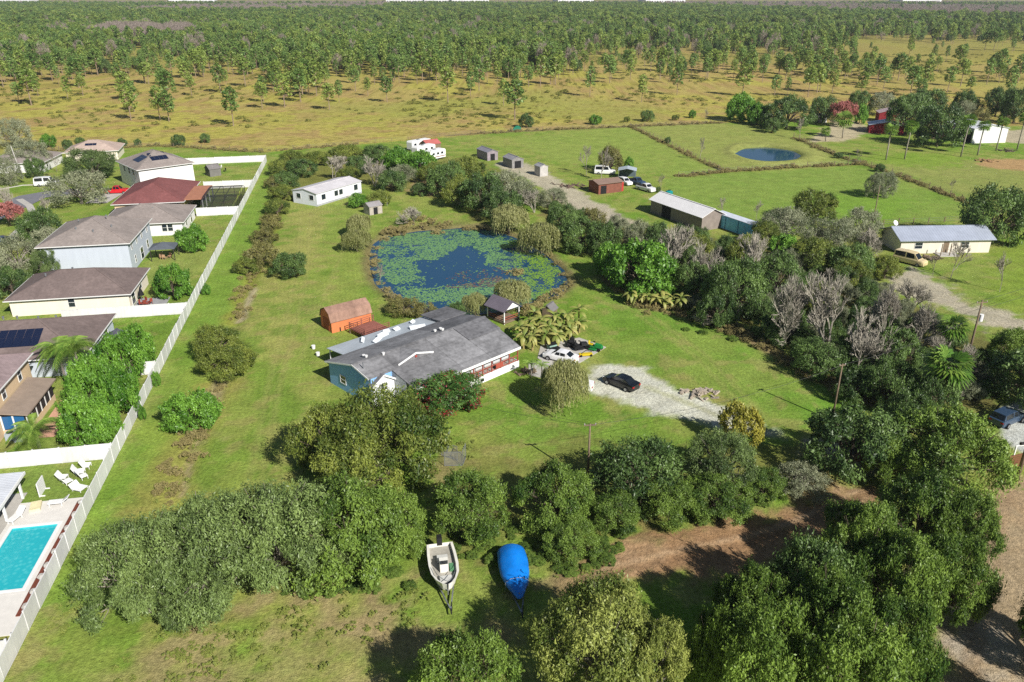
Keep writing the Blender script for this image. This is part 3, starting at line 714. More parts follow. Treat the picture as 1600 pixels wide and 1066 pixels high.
def hip_roof(L, Wd, e, r, ov, th=.18):
    m = MB(); x0, x1, y0, y1 = -ov, L + ov, -ov, Wd + ov; ins = min(x1 - x0, y1 - y0) / 2
    if x1 - x0 >= y1 - y0: a, b = (x0 + ins, (y0 + y1) / 2), (x1 - ins, (y0 + y1) / 2)
    else: a, b = ((x0 + x1) / 2, y0 + ins), ((x0 + x1) / 2, y1 - ins)
    ez = e - ov * (r - e) / ins
    v = [(x0,y0,ez),(x1,y0,ez),(x1,y1,ez),(x0,y1,ez),(x0,y0,ez+th),(x1,y0,ez+th),(x1,y1,ez+th),(x0,y1,ez+th),(*a, r+th),(*b, r+th)]
    if x1 - x0 >= y1 - y0: top = [(4,5,9,8),(5,6,9),(6,7,8,9),(7,4,8)]
    else: top = [(4,5,8),(5,6,9,8),(6,7,9),(7,4,8,9)]
    m.add(v, top + [(0,1,5,4),(1,2,6,5),(2,3,7,6),(3,0,4,7),(3,2,1,0)]); m.hip = (a, b, ez + th, x0, x1, y0, y1, r + th); return m
def walls(L, Wd, e, r=None, along='x', ridge=None):
    m = MB()
    if r is None: return m.box(0, 0, -.2, L, Wd, e)
    B = Wd if along == 'x' else L; ym = ridge if ridge is not None else B / 2
    pr = [(0, -.2), (B, -.2), (B, e), (ym, r), (0, e)]; A = L if along == 'x' else Wd
    put = (lambda a, b, z: (a, b, z)) if along == 'x' else (lambda a, b, z: (b, a, z))
    v = [put(0, b, z) for b, z in pr] + [put(A, b, z) for b, z in pr]
    return m.add(v, [(4,3,2,1,0),(5,6,7,8,9)] + [(i, (i+1) % 5, (i+1) % 5 + 5, i + 5) for i in range(5)])
def vent(parent, x, y, z, mat=STEEL, r=.16):
    MB().cyl((x, y, z - .1), r * .7, .3, 8).cyl((x, y, z + .2), r, .12, 8).build('roof_vent', mat, parent)
def house(name, label, p, rz, L, Wd, e, r, roof, wm, rm, wins=(), ov=.5, along='x', cat='house', group=None, th=.16, trim=FR, vents=(), ridge=None):
    o = empty(name, (p[0], p[1], 0), rz, label, cat, group)
    gable = roof == 'gable'
    walls(L, Wd, e + (.12 if not gable else .02), r if gable else None, along, ridge).build('wall', wm, o)
    m = gable_roof(L, Wd, e, r, ov, th, along, ridge) if gable else hip_roof(L, Wd, e, r, ov, th)
    ro = m.build('roof', rm, o)
    if not gable:
        a, b, ez, x0, x1, y0, y1, rt = m.hip; c = MB()
        for q, en in (((x0, y0), a), ((x0, y1), a if L >= Wd else b), ((x1, y0), b if L >= Wd else a), ((x1, y1), b)):
            c.bar((*q, ez + .01), (*en, rt + .02), .22, .05)
        if a != b: c.bar((*a, rt + .02), (*b, rt + .02), .24, .05)
        c.build('ridge_cap', rm, ro)
        fz = ez - th
        g_ = MB().box(x0 - .09, y0 - .09, fz + .02, x1 + .09, y0 - .005, fz + .15).box(x0 - .09, y1 + .005, fz + .02, x1 + .09, y1 + .09, fz + .15)
        g_.box(x0 - .09, y0 - .004, fz + .02, x0 - .005, y1 + .004, fz + .15).box(x1 + .005, y0 - .004, fz + .02, x1 + .09, y1 + .004, fz + .15); g_.build('gutter', trim, ro)
    else:
        if along == 'x': MB().bar((-ov, ridge or Wd / 2, r + th + .02), (L + ov, ridge or Wd / 2, r + th + .02), .3, .06).build('ridge_cap', rm, ro)
        else: MB().bar((L / 2, -ov, r + th + .02), (L / 2, Wd + ov, r + th + .02), .3, .06).build('ridge_cap', rm, ro)
    for w in wins: window(o, w[0], L, Wd, *w[1:5], **(w[5] if len(w) > 5 else {}))
    for x, y, z in vents: vent(o, x, y, z)
    return o
SHG = shingle('shingle_grey', S(150, 140, 134), .2); SHB = shingle('shingle_brown', S(124, 110, 106), .2); SHR = shingle('shingle_red', S(132, 84, 82), .18); SHT = shingle('shingle_tan', S(186, 166, 154), .15)
SHP = shingle('shingle_mauve', S(156, 138, 138), .2); ROLL = shingle('roll_roof_dark', S(130, 130, 132), .42, 1.0)
STW = siding('stucco_white', S(234, 232, 230), .45, .06); STC = siding('stucco_cream', S(240, 230, 210), .6, .06); STB = siding('stucco_bluegrey', S(196, 204, 214), .3, .06); STT = siding('stucco_tan', S(222, 196, 160), .6, .07)
LAP = siding('lap_siding_white', S(232, 234, 236), .22, .06); LAPB = siding('lap_siding_blue', S(140, 188, 236), .22, .06)
SOLAR = glass('solar_glass', (.012, .018, .045, 1), .14); BLUEGL = glass('blue_glass', (.02, .12, .30, 1), .1); SCREEN = plain('insect_screen', S(58, 54, 54), .6, var=.2)
def solar(parent, x0, y0, nx, ny, zf, w=1.0, h=1.65):
    """flat panels following the roof height function zf(x, y)"""
    for i in range(nx):
        for j in range(ny):
            x, y = x0 + i * (w + .03), y0 + j * (h + .03); m = MB(); c = [(x, y), (x + w, y), (x + w, y + h), (x, y + h)]
            v = [(a, b, zf(a, b) + .05) for a, b in c] + [(a, b, zf(a, b) + .11) for a, b in c]
            m.add(v, [(3,2,1,0),(4,5,6,7),(0,1,5,4),(1,2,6,5),(2,3,7,6),(3,0,4,7)]); m.build('solar_panel', SOLAR, parent)
NG = 'houses of the plots behind the white fence'
# two storey white house
h6 = house('suburban_house', 'two storey white house with grey hip roof and garden canopy', N(-55.5, 140.6), NA, 14, 15.6, 5.4, 8.0, 'hip', STB, SHG,
  [('e', 2, 3.6, .7, 1.3), ('e', 5.5, 3.7, .7, 1.1), ('e', 9, 3.6, .9, 1.2), ('e', 13, 3.6, .9, 1.3), ('e', 3, .9, .7, 1.3), ('e', 12, .9, 1.2, 1.4), ('e', 7.5, .2, 1.8, 2.0)], group=NG, vents=[(8, 3, 6.8), (5, 4, 7.1), (10.5, 5, 7.0), (4, 9, 7.3), (9, 8.2, 8.0)])
h7 = house('suburban_house', 'cream single storey house with brown roof and rear patio', N(-54.2, 122.0), NA, 16.8, 11.6, 2.7, 5.0, 'hip', STC, SHB,
  [('s', 8.6, 1.0, .9, 1.4), ('e', 2.2, .2, 1.8, 2.0), ('e', 7, 1.0, 1.2, 1.3)], group=NG, vents=[(7.5, 6.5, 4.9), (4, 5, 4.6)])
h8 = house('suburban_house', 'single storey house with brown roof and two rows of solar panels', N(-62, 99.2), NA, 24.6, 13.6, 2.7, 5.2, 'hip', STB, SHB, [('e', 5, 1.0, 1.2, 1.2), ('e', 10, .6, 1.6, 1.6), ('e', 8, 1.1, .6, .9)], group=NG, vents=[(14.6, 8.6, 5.0), (17, 9, 4.6), (19, 9.5, 4.4), (13, 8.4, 5.1)])
sl_ = (5.2 - 2.7) / (6.8 + .5)
zf8 = lambda x, y: 2.7 - .5 * sl_ + .18 + (y + .5) * sl_
solar(h8, 5.6, 3.6, 13, 1, zf8); solar(h8, 11.8, 1.9, 7, 1, zf8); solar(h8, 5.6, 1.9, 4, 1, zf8)
h9 = house('suburban_house', 'two storey tan house with glazed sunroom at the left edge', N(-55, 82.5), NA, 13.5, 11.6, 5.4, 7.8, 'hip', STT, SHP, [('e', 4, 3.5, .9, 1.4), ('e', 8.6, 3.5, .9, 1.4), ('e', 1.0, 3.5, .9, 1.4)], group=NG)
sr = MB().box(13.52, 1.6, -.2, 16.2, 9.8, .75); sr.build('sunroom_base', STT, h9)
MB().add([(13.6,1.2,2.95),(16.6,1.2,2.5),(16.6,10.2,2.5),(13.6,10.2,2.95),(13.6,1.2,3.1),(16.6,1.2,2.65),(16.6,10.2,2.65),(13.6,10.2,3.1)], [(3,2,1,0),(4,5,6,7),(0,1,5,4),(1,2,6,5),(2,3,7,6),(3,0,4,7)]).build('sunroom_roof', plain('roof_membrane', S(152, 136, 122), .85, var=.15), h9)
MB().box(13.56, 1.66, .75, 16.14, 9.74, 2.5).build('sunroom_core', plain('sunroom_dark', S(40, 38, 38), .8), h9)
for k in range(6):
    y = 1.7 + k * 1.34; MB().box(16.15, y + .08, .85, 16.19, y + 1.22, 2.42).build('screen_pane', SCREEN, h9); MB().box(16.14, y - .08, .75, 16.23, y + .08, 2.5).build('post', FR, h9)
for k in range(2): MB().box(13.75 + k * 1.15, 1.6, .85, 14.8 + k * 1.15, 1.64, 2.4).build('glass_pane', BLUEGL, h9); MB().box(13.55 + k * 1.2, 1.58, .75, 13.72 + k * 1.2, 1.66, 2.5).build('post', FR, h9)
h5 = house('suburban_house', 'white single storey house with light grey roof behind the two storey one', N(-52.5, 163.4), NA, 15.2, 13, 2.7, 4.9, 'hip', STW, SHG, [('s', 11.8, .9, .9, 1.4), ('s', 12.9, .9, .9, 1.4), ('e', 4, .8, 1.3, 1.4), ('e', 9, .2, 1.6, 2)], group=NG, vents=[(9, 5, 4.3), (6, 7.5, 4.6)])
h4 = house('suburban_house', 'single storey house with dark red hip roof', N(-54.5, 181.0), NA, 14, 19.5, 2.7, 5.4, 'hip', STT, SHR, [('s', 12.5, .2, 1.6, 2.0)], group=NG)
MB().box(14.1, 1, 2.65, 18.2, 14.5, 2.8).build('patio_roof', plain('patio_roof_tan', S(176, 122, 96), .8), h4)
for y in (1.2, 5.6, 10, 14.2): MB().box(17.9, y, -.1, 18.1, y + .2, 2.65).build('post', FR, h4)
SF = plain('bronze_frame', S(62, 56, 54), .5)
sc = empty('screen_enclosure', N(-36.2, 178.6), NA, 'dark screened pool enclosure behind the red roofed house', 'enclosure')
for x in (0, 2.4, 4.8, 7.2):
    m = MB(); m.bar((x, 0, -.1), (x, 0, 2.5), .09).bar((x, 16, -.1), (x, 16, 2.5), .09).bar((x, 0, 2.5), (x, 3, 3.3), .09).bar((x, 3, 3.3), (x, 13, 3.3), .09).bar((x, 13, 3.3), (x, 16, 2.5), .09); m.build('frame', SF, sc)
for y, z in ((0, 2.5), (3, 3.3), (6.3, 3.3), (9.6, 3.3), (13, 3.3), (16, 2.5)): MB().bar((.05, y, z + .06), (7.15, y, z + .06), .07).build('beam', SF, sc)
for y in (3, 6.3, 9.6, 13): MB().bar((7.2, y, -.1), (7.2, y, 3.3), .07).build('upright', SF, sc)
t = NT('screen_mesh_net'); tr = t.n('ShaderNodeBsdfTransparent'); ms = t.n('ShaderNodeMixShader'); ms.inputs[0].default_value = .55; t.b.inputs['Base Color'].default_value = S(40, 40, 48); t.b.inputs['Roughness'].default_value = .7
t.l(tr.outputs[0], ms.inputs[1]); t.l(t.b.outputs[0], ms.inputs[2]); t.l(ms.outputs[0], t.out.inputs[0]); NET = t.m
for y0, z0, y1, z1 in ((0, 2.5, 3, 3.3), (3, 3.3, 6.3, 3.3), (6.3, 3.3, 9.6, 3.3), (9.6, 3.3, 13, 3.3), (13, 3.3, 16, 2.5)):
    MB().add([(.05,y0,z0+.11),(7.15,y0,z0+.11),(7.15,y1,z1+.11),(.05,y1,z1+.11)], [(0,1,2,3)]).build('screen', NET, sc)
MB().add([(.05,-.06,0),(7.15,-.06,0),(7.15,-.06,2.5),(.05,-.06,2.5)], [(0,1,2,3)]).build('screen', NET, sc); MB().add([(7.26,0,0),(7.26,16,0),(7.26,16,2.5),(7.26,0,2.5)], [(0,1,2,3)]).build('screen', NET, sc)
h3 = house('suburban_house', 'two storey white house with solar panels on its hip roof', (-90.4, 191.0), R(42), 13.2, 14.5, 5.4, 8.2, 'hip', STW, SHG, [('w', 4, 3.4, .9, 1.3), ('w', 7, 3.4, .9, 1.3), ('w', 10.5, 3.4, .9, 1.3), ('e', 4, 3.2, 1.1, 1.4), ('e', 9, 3.2, 1.1, 1.4), ('e', 2.5, .3, 1.2, 2.0)], group=NG)
k3 = (8.2 - 5.4) / (14.2 / 2); solar(h3, 4.4, 2.4, 4, 2, lambda x, y: 5.4 - .5 * k3 + .18 + (y + .5) * k3)
for i in range(4):
    for j in range(2):
        x = 1.6 + j * 1.7; y = 4.2 + i * 1.05; c = [(x, y), (x + 1.65, y), (x + 1.65, y + 1.0), (x, y + 1.0)]; zf = lambda a, b: 5.4 - .5 * k3 + .18 + (a + .5) * k3
        v = [(a, b, zf(a, b) + .05) for a, b in c] + [(a, b, zf(a, b) + .11) for a, b in c]
        MB().add(v, [(3,2,1,0),(4,5,6,7),(0,1,5,4),(1,2,6,5),(2,3,7,6),(3,0,4,7)]).build('solar_panel', SOLAR, h3)
h2 = house('suburban_house', 'tan roofed bungalow with a small solar panel at the prairie edge', (-127.5, 227.5), R(16), 13.5, 11, 2.7, 4.9, 'hip', STC, SHT, [('s', 10, 1, 1.2, 1.2)], group=NG)
k2 = 2.2 / 6.0; solar(h2, 4.8, 2.6, 3, 1, lambda x, y: 2.7 - .5 * k2 + .18 + (y + .5) * k2)
h1 = house('suburban_house', 'grey roofed bungalow behind the white van', (-141, 211.5), R(8), 14.5, 14, 2.7, 5.0, 'hip', STW, SHG, [('e', 3, 1, 1.2, 1.2), ('s', 11, 1, 1.4, 1.3)], group=NG)
# small shed, canopies
def small_shed(name, label, p, rz, L, Wd, e, r, wm, rm, door=None, cat='shed', along='x', ov=.15, wins=()):
    o = house(name, label, p, rz, L, Wd, e, r, 'gable', wm, rm, wins, ov, along, cat, th=.08)
    if door:
        s_, a, w, hh, m_ = door
        if s_ == 's': MB().box(a, -.05, 0, a + w, -.004, hh).build('door', m_, o)
        if s_ == 'e': MB().box(L + .004, a, 0, L + .05, a + w, hh).build('door', m_, o)
        if s_ == 'w': MB().box(-.05, a, 0, -.004, a + w, hh).build('door', m_, o)
    return o
small_shed('garden_shed', 'small dark roofed resin shed beside the lush fence trees', N(-36.8, 104.2), NA, 3, 3.2, 1.9, 2.6, plain('resin_wall', S(186, 182, 172), .7), plain('resin_roof', S(96, 96, 106), .7), ('s', .9, 1.2, 1.7, plain('resin_door', S(150, 146, 138), .6)), along='y')
def canopy(name, label, p, rz, L, Wd, h, r, mat, post=SF, cat='canopy', flat=False):
    o = empty(name, (p[0], p[1], zat(p[0], p[1])), rz, label, cat)
    for x in (0, L):
        for y in (0, Wd): MB().box(x - .06, y - .06, -.05, x + .06, y + .06, h).build('post', post, o)
    (MB().box(-.3, -.3, h, L + .3, Wd + .3, h + .14) if flat else hip_roof(L, Wd, h, r, .25, .06)).build('roof', mat, o); return o
canopy('garden_canopy', 'dark garden canopy beside the two storey white house', N(-39.6, 146.2), NA, 4, 3.6, 2.3, 3.0, plain('canopy_cloth', S(92, 98, 106), .8))
small_shed('garden_shed', 'little grey shed in the yard of the solar roofed house', (-79.5, 207.5), R(42), 3, 3, 2, 2.9, plain('shed_grey', S(118, 116, 112), .8), shingle('shed_shingle', S(130, 126, 124)), ('e', .9, 1.2, 1.8, DARK))
# ------------------------------------------------------------------ main house
HA = R(44.5)
def HW(px, py, z=0): 
    p = G(px, py, z); return p
o0 = G(517, 598)                      # foot of the left rear corner
hu, hv = Vector((math.cos(HA), math.sin(HA), 0)), Vector((-math.sin(HA), math.cos(HA), 0))
HWD = 13.4; HL = 20.2; HRID = 7.6
horg = o0 - hv * HWD; horg.z = 0
mh = empty('ranch_house', horg, HA, 'long low house with patched dark grey roof beside the lily pond', 'house')
mz = lambda y: 2.8 + (y + .1) * 1.7 / (HRID + .1) if y < HRID else 4.5 - (y - HRID) * 1.6 / (13.7 - HRID)
ex_ = lambda y: 20.15 + .12 * y               # the right gable end stands slightly askew
WF = plain('white_fascia', S(240, 240, 238), .55, var=.06)
def prism(pr, xa, xb):
    n = len(pr); v = [(xa, b, z) for b, z in pr] + [(xb if not callable(xb) else xb(b), b, z) for b, z in pr]
    return MB().add(v, [tuple(range(n-1, -1, -1)), tuple(range(n, 2*n))] + [(i, (i+1) % n, (i+1) % n + n, i + n) for i in range(n)])
prism([(4.4, -.2), (13.4, -.2), (13.4, mz(13.4) - .02), (HRID, 4.46), (4.4, mz(4.4) - .02)], 0, 3.0).build('wall', LAPB, mh)
prism([(1.7, -.2), (13.398, -.2), (13.398, mz(13.4) - .02), (HRID, 4.46), (1.7, mz(1.7) - .02)], 3.002, lambda y: ex_(y) - .35).build('wall', siding('lap_siding_grey', S(196, 200, 202), .22, .06), mh)
for w in [('w', 10.4, 1.0, 1.1, 1.0)]: window(mh, w[0], HL, HWD, *w[1:5])
def slab(q, mat, name, th=.14, parent=None):
    v = [(x, y, z + th) for x, y, z in q] + list(q); n = len(q)
    return MB().add(v, [tuple(range(n)), tuple(range(2*n-1, n-1, -1))] + [(i, i + n, (i+1) % n + n, (i+1) % n) for i in range(n)]).build(name, mat, parent or mh)
slab([(3, -.1, mz(-.1)), (ex_(-.1), -.1, mz(-.1)), (ex_(HRID), HRID, 4.5), (-.35, HRID, 4.5), (-.35, 4.3, mz(4.3)), (3, 4.3, mz(4.3))], ROLL, 'roof')
slab([(-.35, HRID, 4.5), (ex_(HRID), HRID, 4.5), (ex_(13.7), 13.7, mz(13.7)), (-.35, 13.7, mz(13.7))], ROLL, 'roof')
MB().bar((-.35, HRID, 4.66), (ex_(HRID), HRID, 4.66), .32, .05).build('ridge_cap', ROLL, mh)
MB().box(3, -.17, 2.62, ex_(-.1), -.105, 2.95).build('fascia', WF, mh)
MB().bar((-.39, 4.3, mz(4.3) + .04), (-.39, HRID, 4.54), .06, .2).bar((-.39, HRID, 4.54), (-.39, 13.7, mz(13.7) + .04), .06, .2).build('fascia', WF, mh)
PATCH = [shingle('roll_roof_a', S(142, 142, 144), .4, 1.0), shingle('roll_roof_b', S(120, 120, 123), .42, 1.0)]
def roof_sheet(x0, x1, y0, y1, mat, lift=.02):
    v = [(x, y, mz(y) + .14 + lift) for x, y in ((x0, y0), (x1, y0), (x1, y1), (x0, y1))]; v += [(a, b, c - .015) for a, b, c in v]
    MB().add(v, [(0,1,2,3),(7,6,5,4),(0,4,5,1),(1,5,6,2),(2,6,7,3),(3,7,4,0)]).build('roofing_sheet', mat, mh)
roof_sheet(-.3, 6.6, 7.8, 13.6, PATCH[0]); roof_sheet(6.64, 13.5, 7.8, 13.6, PATCH[0], .03); roof_sheet(13.54, 20.9, 7.8, 13.6, PATCH[1])
roof_sheet(-.3, 3.6, 4.5, 7.4, PATCH[0]); roof_sheet(10.6, 15.2, -.05, 7.4, PATCH[0]); roof_sheet(15.24, 20.1, -.05, 4.2, PATCH[0], .03); roof_sheet(15.24, 20.8, 4.25, 7.4, PATCH[1], .09)
dx = 6.9; dz = mz(4.7) + .14; m = MB(); m.add([(dx-2.6,4.7,dz),(dx+2.6,4.7,dz),(dx,4.7,dz+.72),(dx,HRID,4.67)], [(0,1,2),(1,3,2),(0,2,3)]); m.build('dormer_roof', PATCH[0], mh)
MB().bar((dx-2.7,4.62,dz+.02),(dx,4.62,dz+.76),.1,.2).bar((dx+2.7,4.62,dz+.02),(dx,4.62,dz+.76),.1,.2).build('dormer_trim', WF, mh)
MB().cyl((dx, 4.66, dz + .34), .16, -.08, 10, 'y').build('gable_vent', plain('red_trim', S(170, 76, 66), .7), mh)
ex = 1.45; m = MB(); m.add([(ex-1.5,3.9,-.1),(ex+1.5,3.9,-.1),(ex+1.5,3.9,2.9),(ex,3.9,3.85),(ex-1.5,3.9,2.9),(ex-1.5,4.39,-.1),(ex+1.5,4.39,-.1),(ex+1.5,4.39,2.9),(ex,4.39,3.85),(ex-1.5,4.39,2.9)], [(0,1,2,3,4),(1,6,7,2),(0,4,9,5)]); m.build('entry_wall', LAP, mh)
m = MB()
for s_ in (-1, 1): m.add([(ex,3.7,3.9),(ex+s_*1.7,3.7,2.82),(ex+s_*1.7,4.6,2.82),(ex,6.0,3.9),(ex,3.7,4.0),(ex+s_*1.7,3.7,2.92),(ex+s_*1.7,4.6,2.92),(ex,6.0,4.0)], [(0,1,2,3),(4,5,6,7),(0,1,5,4),(1,2,6,5),(3,0,4,7)])
m.build('entry_roof', PATCH[1], mh)
MB().bar((ex,3.66,3.98),(ex-1.74,3.66,2.87),.07,.2).bar((ex,3.66,3.98),(ex+1.74,3.66,2.87),.07,.2).build('entry_trim', WF, mh)
w_ = MB().box(ex-.5, 3.84, 1.95, ex+.5, 3.897, 2.95).build('window', FR, mh)
for i in range(2):
    for j in range(2): MB().box(ex-.43+i*.45, 3.82, 2.03+j*.44, ex-.03+i*.45, 3.838, 2.41+j*.44).build('pane', GLASS, w_)
PIPE = plain('white_pipe', S(232, 232, 230), .5)
for x, y in [(2.3, 9.0), (2.2, 8.3), (4.0, 7.3), (13.3, 8.8), (14.3, 8.9), (14.0, 8.1)]: vent(mh, x, y, mz(y) + .14, PIPE, .2)
MB().tube([(.3, 6.2, mz(6.2)), (.3, 6.2, mz(6.2) + 1.0)], .07, 6).build('chimney_pipe', STEEL, mh)
RED = plain('red_rail', S(168, 84, 70), .7, var=.15)
MB().box(10.4, .0, -.1, 20.0, .1, .95).box(19.9, .1, -.1, 20.0, 1.69, .95).build('porch_skirt', WF, mh)
MB().box(10.4, .1, .8, 19.9, 1.69, .95).build('porch_floor', plain('porch_deck', S(170, 160, 150), .8), mh)
for k in range(7): x = 10.6 + k * 1.53; MB().box(x-.06, .0, .952, x+.06, .12, 2.8).build('porch_post', RED, mh)
for k in range(6):
    x = 10.6 + k * 1.53; MB().box(x+.06, .03, 1.72, x+1.47, .09, 1.8).box(x+.06, .03, 1.08, x+1.47, .09, 1.15).build('rail', RED, mh); MB().box(x+.72, .035, 1.151, x+.8, .085, 1.719).build('baluster', RED, mh)
MB().box(15.9, .02, 1.151, 17.2, .03, 1.719).build('lattice_panel', RED, mh)
MB().box(13.2, -.03, .2, 13.8, -.004, .6).build('skirt_hatch', DARK, mh)
TIN = ribbed('tin_lean_to', S(196, 204, 210), 0, .35, .5, .2)
slab([(2.5, 13.72, 2.82), (17.6, 13.72, 2.82), (18.6, 17.6, 2.45), (2.5, 17.9, 2.42)], TIN, 'lean_to_roof', .08)
for k in range(6): x = 2.7 + k * 3.0; MB().box(x-.06, 17.4, -.1, x+.06, 17.52, 2.44).build('lean_to_post', WHITE, mh)
MB().box(17.9, 13.42, -.1, 22.0, 17.0, 2.8).build('rear_wing', LAP, mh)
slab([(17.65, 13.0, 3.2), (22.4, 13.0, 3.15), (22.4, 17.4, 2.86), (17.65, 17.4, 2.88)], PATCH[1], 'rear_wing_roof', .15)
LG = plain('loose_panel', S(224, 230, 234), .6, var=.1)
def on_house(x, y, z): return horg + hu * x + hv * y + Vector((0, 0, z))
for i, (x, y, a, w, l) in enumerate([(8.2, 14.6, .5, .5, 1.9), (9.8, 15.6, .3, .8, 1.6), (14.6, 14.2, -.4, .6, 2.2), (12.4, 16.0, .2, .5, 1.0), (7.0, 16.2, .9, .4, 1.6), (11.0, 16.4, -.2, .5, .9), (15.6, 16.6, .5, .4, 1.0)]):
    p = on_house(x, y, 2.9 - (y - 13.7) * .1)
    m = MB(); m.obox((0, 0, .22), (l / 2, 0, 0), (0, w / 2, .12), (0, -.02, .03)); m.add([(-l/2,-w/2,.02),(l/2,-w/2,.02),(l/2,-w/2+.06,.1),(-l/2,-w/2+.06,.1)], [(0,1,2,3)])
    tag(m.build('roof_panel', LG, None, p, (0, 0, HA + a)), 'loose pale panel lying on the tin lean-to roof', 'panel', 'loose panels on the lean-to roof')
# orange barn shed with gambrel roof
ORG = plain('orange_barn_wall', S(212, 126, 82), .8, var=.12, scale=1.0); so_ = empty('barn_shed', G(519, 521), R(38), 'orange gambrel roofed barn shed on the lawn', 'shed')
L_, W_ = 6.4, 3.4; gp = [(0, 1.75), (.45, 2.75), (1.7, 3.35), (2.95, 2.75), (3.4, 1.75)]
v = [(0, b, z) for b, z in [(0, -.1), (3.4, -.1)] + gp[::-1]] + [(L_, b, z) for b, z in [(0, -.1), (3.4, -.1)] + gp[::-1]]
n_ = 7; MB().add(v, [tuple(range(n_ - 1, -1, -1)), tuple(range(n_, 2 * n_))] + [(i, (i+1) % n_, (i+1) % n_ + n_, i + n_) for i in range(n_)]).build('wall', ORG, so_)
rp = [(-.14, 1.6), (.36, 2.8), (1.7, 3.45), (3.04, 2.8), (3.54, 1.6)]; m = MB(); v = []
for x in (-.15, L_ + .15):
    v += [(x, b, z + .06) for b, z in rp] + [(x, b, z) for b, z in rp]
m.add(v, [(i, i+1, i+11, i+10) for i in range(4)] + [(i+5, i+15, i+16, i+6) for i in range(4)] + [(0,10,15,5),(4,9,19,14)] + [(i, i+5, i+6, i+1) for i in range(4)] + [(i+10, i+11, i+16, i+15) for i in range(4)]); m.build('roof', shingle('barn_shingle', S(160, 128, 112), .3), so_)
MB().box(1.2, -.03, 0, 1.4, -.004, .6).build('damaged_board', DARK, so_); MB().box(-.04, .8, 0, -.004, 2.6, 1.9).build('door', plain('barn_door', S(160, 84, 56), .8), so_)
# red deck
dk = empty('wooden_deck', on_house(10.5, 20.9, 0), HA, 'raised red deck with railings behind the house', 'deck'); DR = plain('deck_red', S(150, 96, 84), .85, var=.2)
for k in range(14): MB().box(.02 + k * .30, 0, .72, .30 + k * .30, 4.0, .78).build('plank', DR, dk)
for x in (.05, 2.1, 4.15):
    for y in (.05, 3.95): MB().box(x-.05, y-.05, -.1, x+.05, y+.05, .715).build('post', WOOD, dk); MB().box(x-.05, y-.05, .785, x+.05, y+.05, 1.75).build('rail_post', DR, dk)
for z in (1.1, 1.4, 1.7):
    for y in (.05, 3.95): MB().bar((.1, y, z), (4.1, y, z), .05, .07).build('rail', DR, dk)
    MB().bar((.05, .1, z), (.05, 3.9, z), .05, .07).build('rail', DR, dk)
# gazebo by the pond
gz = empty('gazebo', G(772, 506) - Vector((1.0, -2.2, 0)), R(-46), 'small gazebo with white gable and red rail by the pond', 'gazebo')
for x in (0, 3.6):
    for y in (0, 3.0): MB().box(x-.07, y-.07, -.1, x+.07, y+.07, 2.3).build('post', WHITE, gz)
gable_roof(3.6, 3.0, 2.3, 3.3, .4, .1, 'x').build('roof', ribbed('gazebo_roof', S(120, 112, 122), 0, .25, .6, .1), gz)
MB().add([(3.75,-.3,2.22),(3.75,3.3,2.22),(3.75,1.5,3.28)], [(0,1,2)]).build('gable', WHITE, gz); MB().box(-.1, -.1, .1, 3.7, 3.1, .35).build('floor', WOOD, gz)
for z in (.7, 1.05): MB().bar((.07, 0, z), (3.53, 0, z), .06, .08).bar((3.6, .07, z), (3.6, 2.93, z), .06, .08).build('rail', RED, gz)
# mobile home
TRW = siding('trailer_siding', S(226, 230, 236), .3); p0 = G(496, 323); tl = house('mobile_home', 'white mobile home with pale metal roof beyond the pond lawn', p0, R(59), 15.2, 7.4, 2.9, 3.6, 'gable', TRW, ribbed('trailer_roof', S(222, 218, 220), 0, .6, .5, .1), [('w', 1.6, 1.3, 1.3, 1.1, {'bars': 0}), ('w', 5.6, 1.3, 1.3, 1.1, {'bars': 0}), ('s', 2.2, 1.2, 1.3, 1.2, {'bars': 0}), ('s', 6.4, 1.2, 1.2, 1.2, {'bars': 0}), ('s', 8.0, 1.2, 1.2, 1.2, {'bars': 0}), ('s', 13.2, 1.2, 1.3, 1.3, {'bars': 0})], .2, cat='mobile home', th=.1)
MB().box(9.9, -.05, .5, 10.8, -.004, 2.5).build('door', WHITE, tl); MB().box(9.6, -1.4, -.1, 11.1, -.06, .45).build('step', CONC, tl); MB().box(-.03, -.03, -.05, 15.23, -.004, .45).build('skirting', plain('skirting_grey', S(170, 172, 176), .7), tl)
small_shed('lean_shed', 'weathered little shed among shrubs near the mobile home', G(578, 337), R(40), 3.2, 2.6, 1.9, 2.5, plain('grey_plank', S(176, 168, 158), .9, var=.3), ribbed('rusty_tin', S(170, 166, 166), 0, .3, .6, .2, S(140, 96, 70)), ('s', 1, 1, 1.6, DARK))
# white trailers and sheds beside the gravel yard
def rv(label, p, rz, L, group='white travel trailers', stripe=S(120, 60, 56)):
    o = empty('travel_trailer', (p[0], p[1], 0), rz, label, 'trailer', group)
    pr = [(0, .5), (L, .5), (L, 2.6), (L - .4, 2.9), (.3, 2.9), (0, 2.5)]; n = len(pr); v = [(a, -1.2, z) for a, z in pr] + [(a, 1.2, z) for a, z in pr]
    MB().add(v, [tuple(range(n)), tuple(range(2*n-1, n-1, -1))] + [(i, i + n, (i+1) % n + n, (i+1) % n) for i in range(n)]).build('body', WHITE, o)
    MB().box(.1, -1.23, .9, L - .1, -1.204, 1.1).build('stripe', plain('rv_stripe', stripe, .5), o)
    for k in (1.4, L * .5, L - 1.5): MB().box(k - .45, -1.24, 1.6, k + .45, -1.204, 2.2).build('window', GLASS, o)
    for k in (L * .45, L * .55):
        for y in (-1.05, .8): MB().cyl((k, y, .35), .35, .25, 12, 'y').build('wheel', DARK, o)
    MB().box(L * .4, -.3, 2.9, L * .4 + .8, .3, 3.15).build('air_unit', STEEL, o); return o
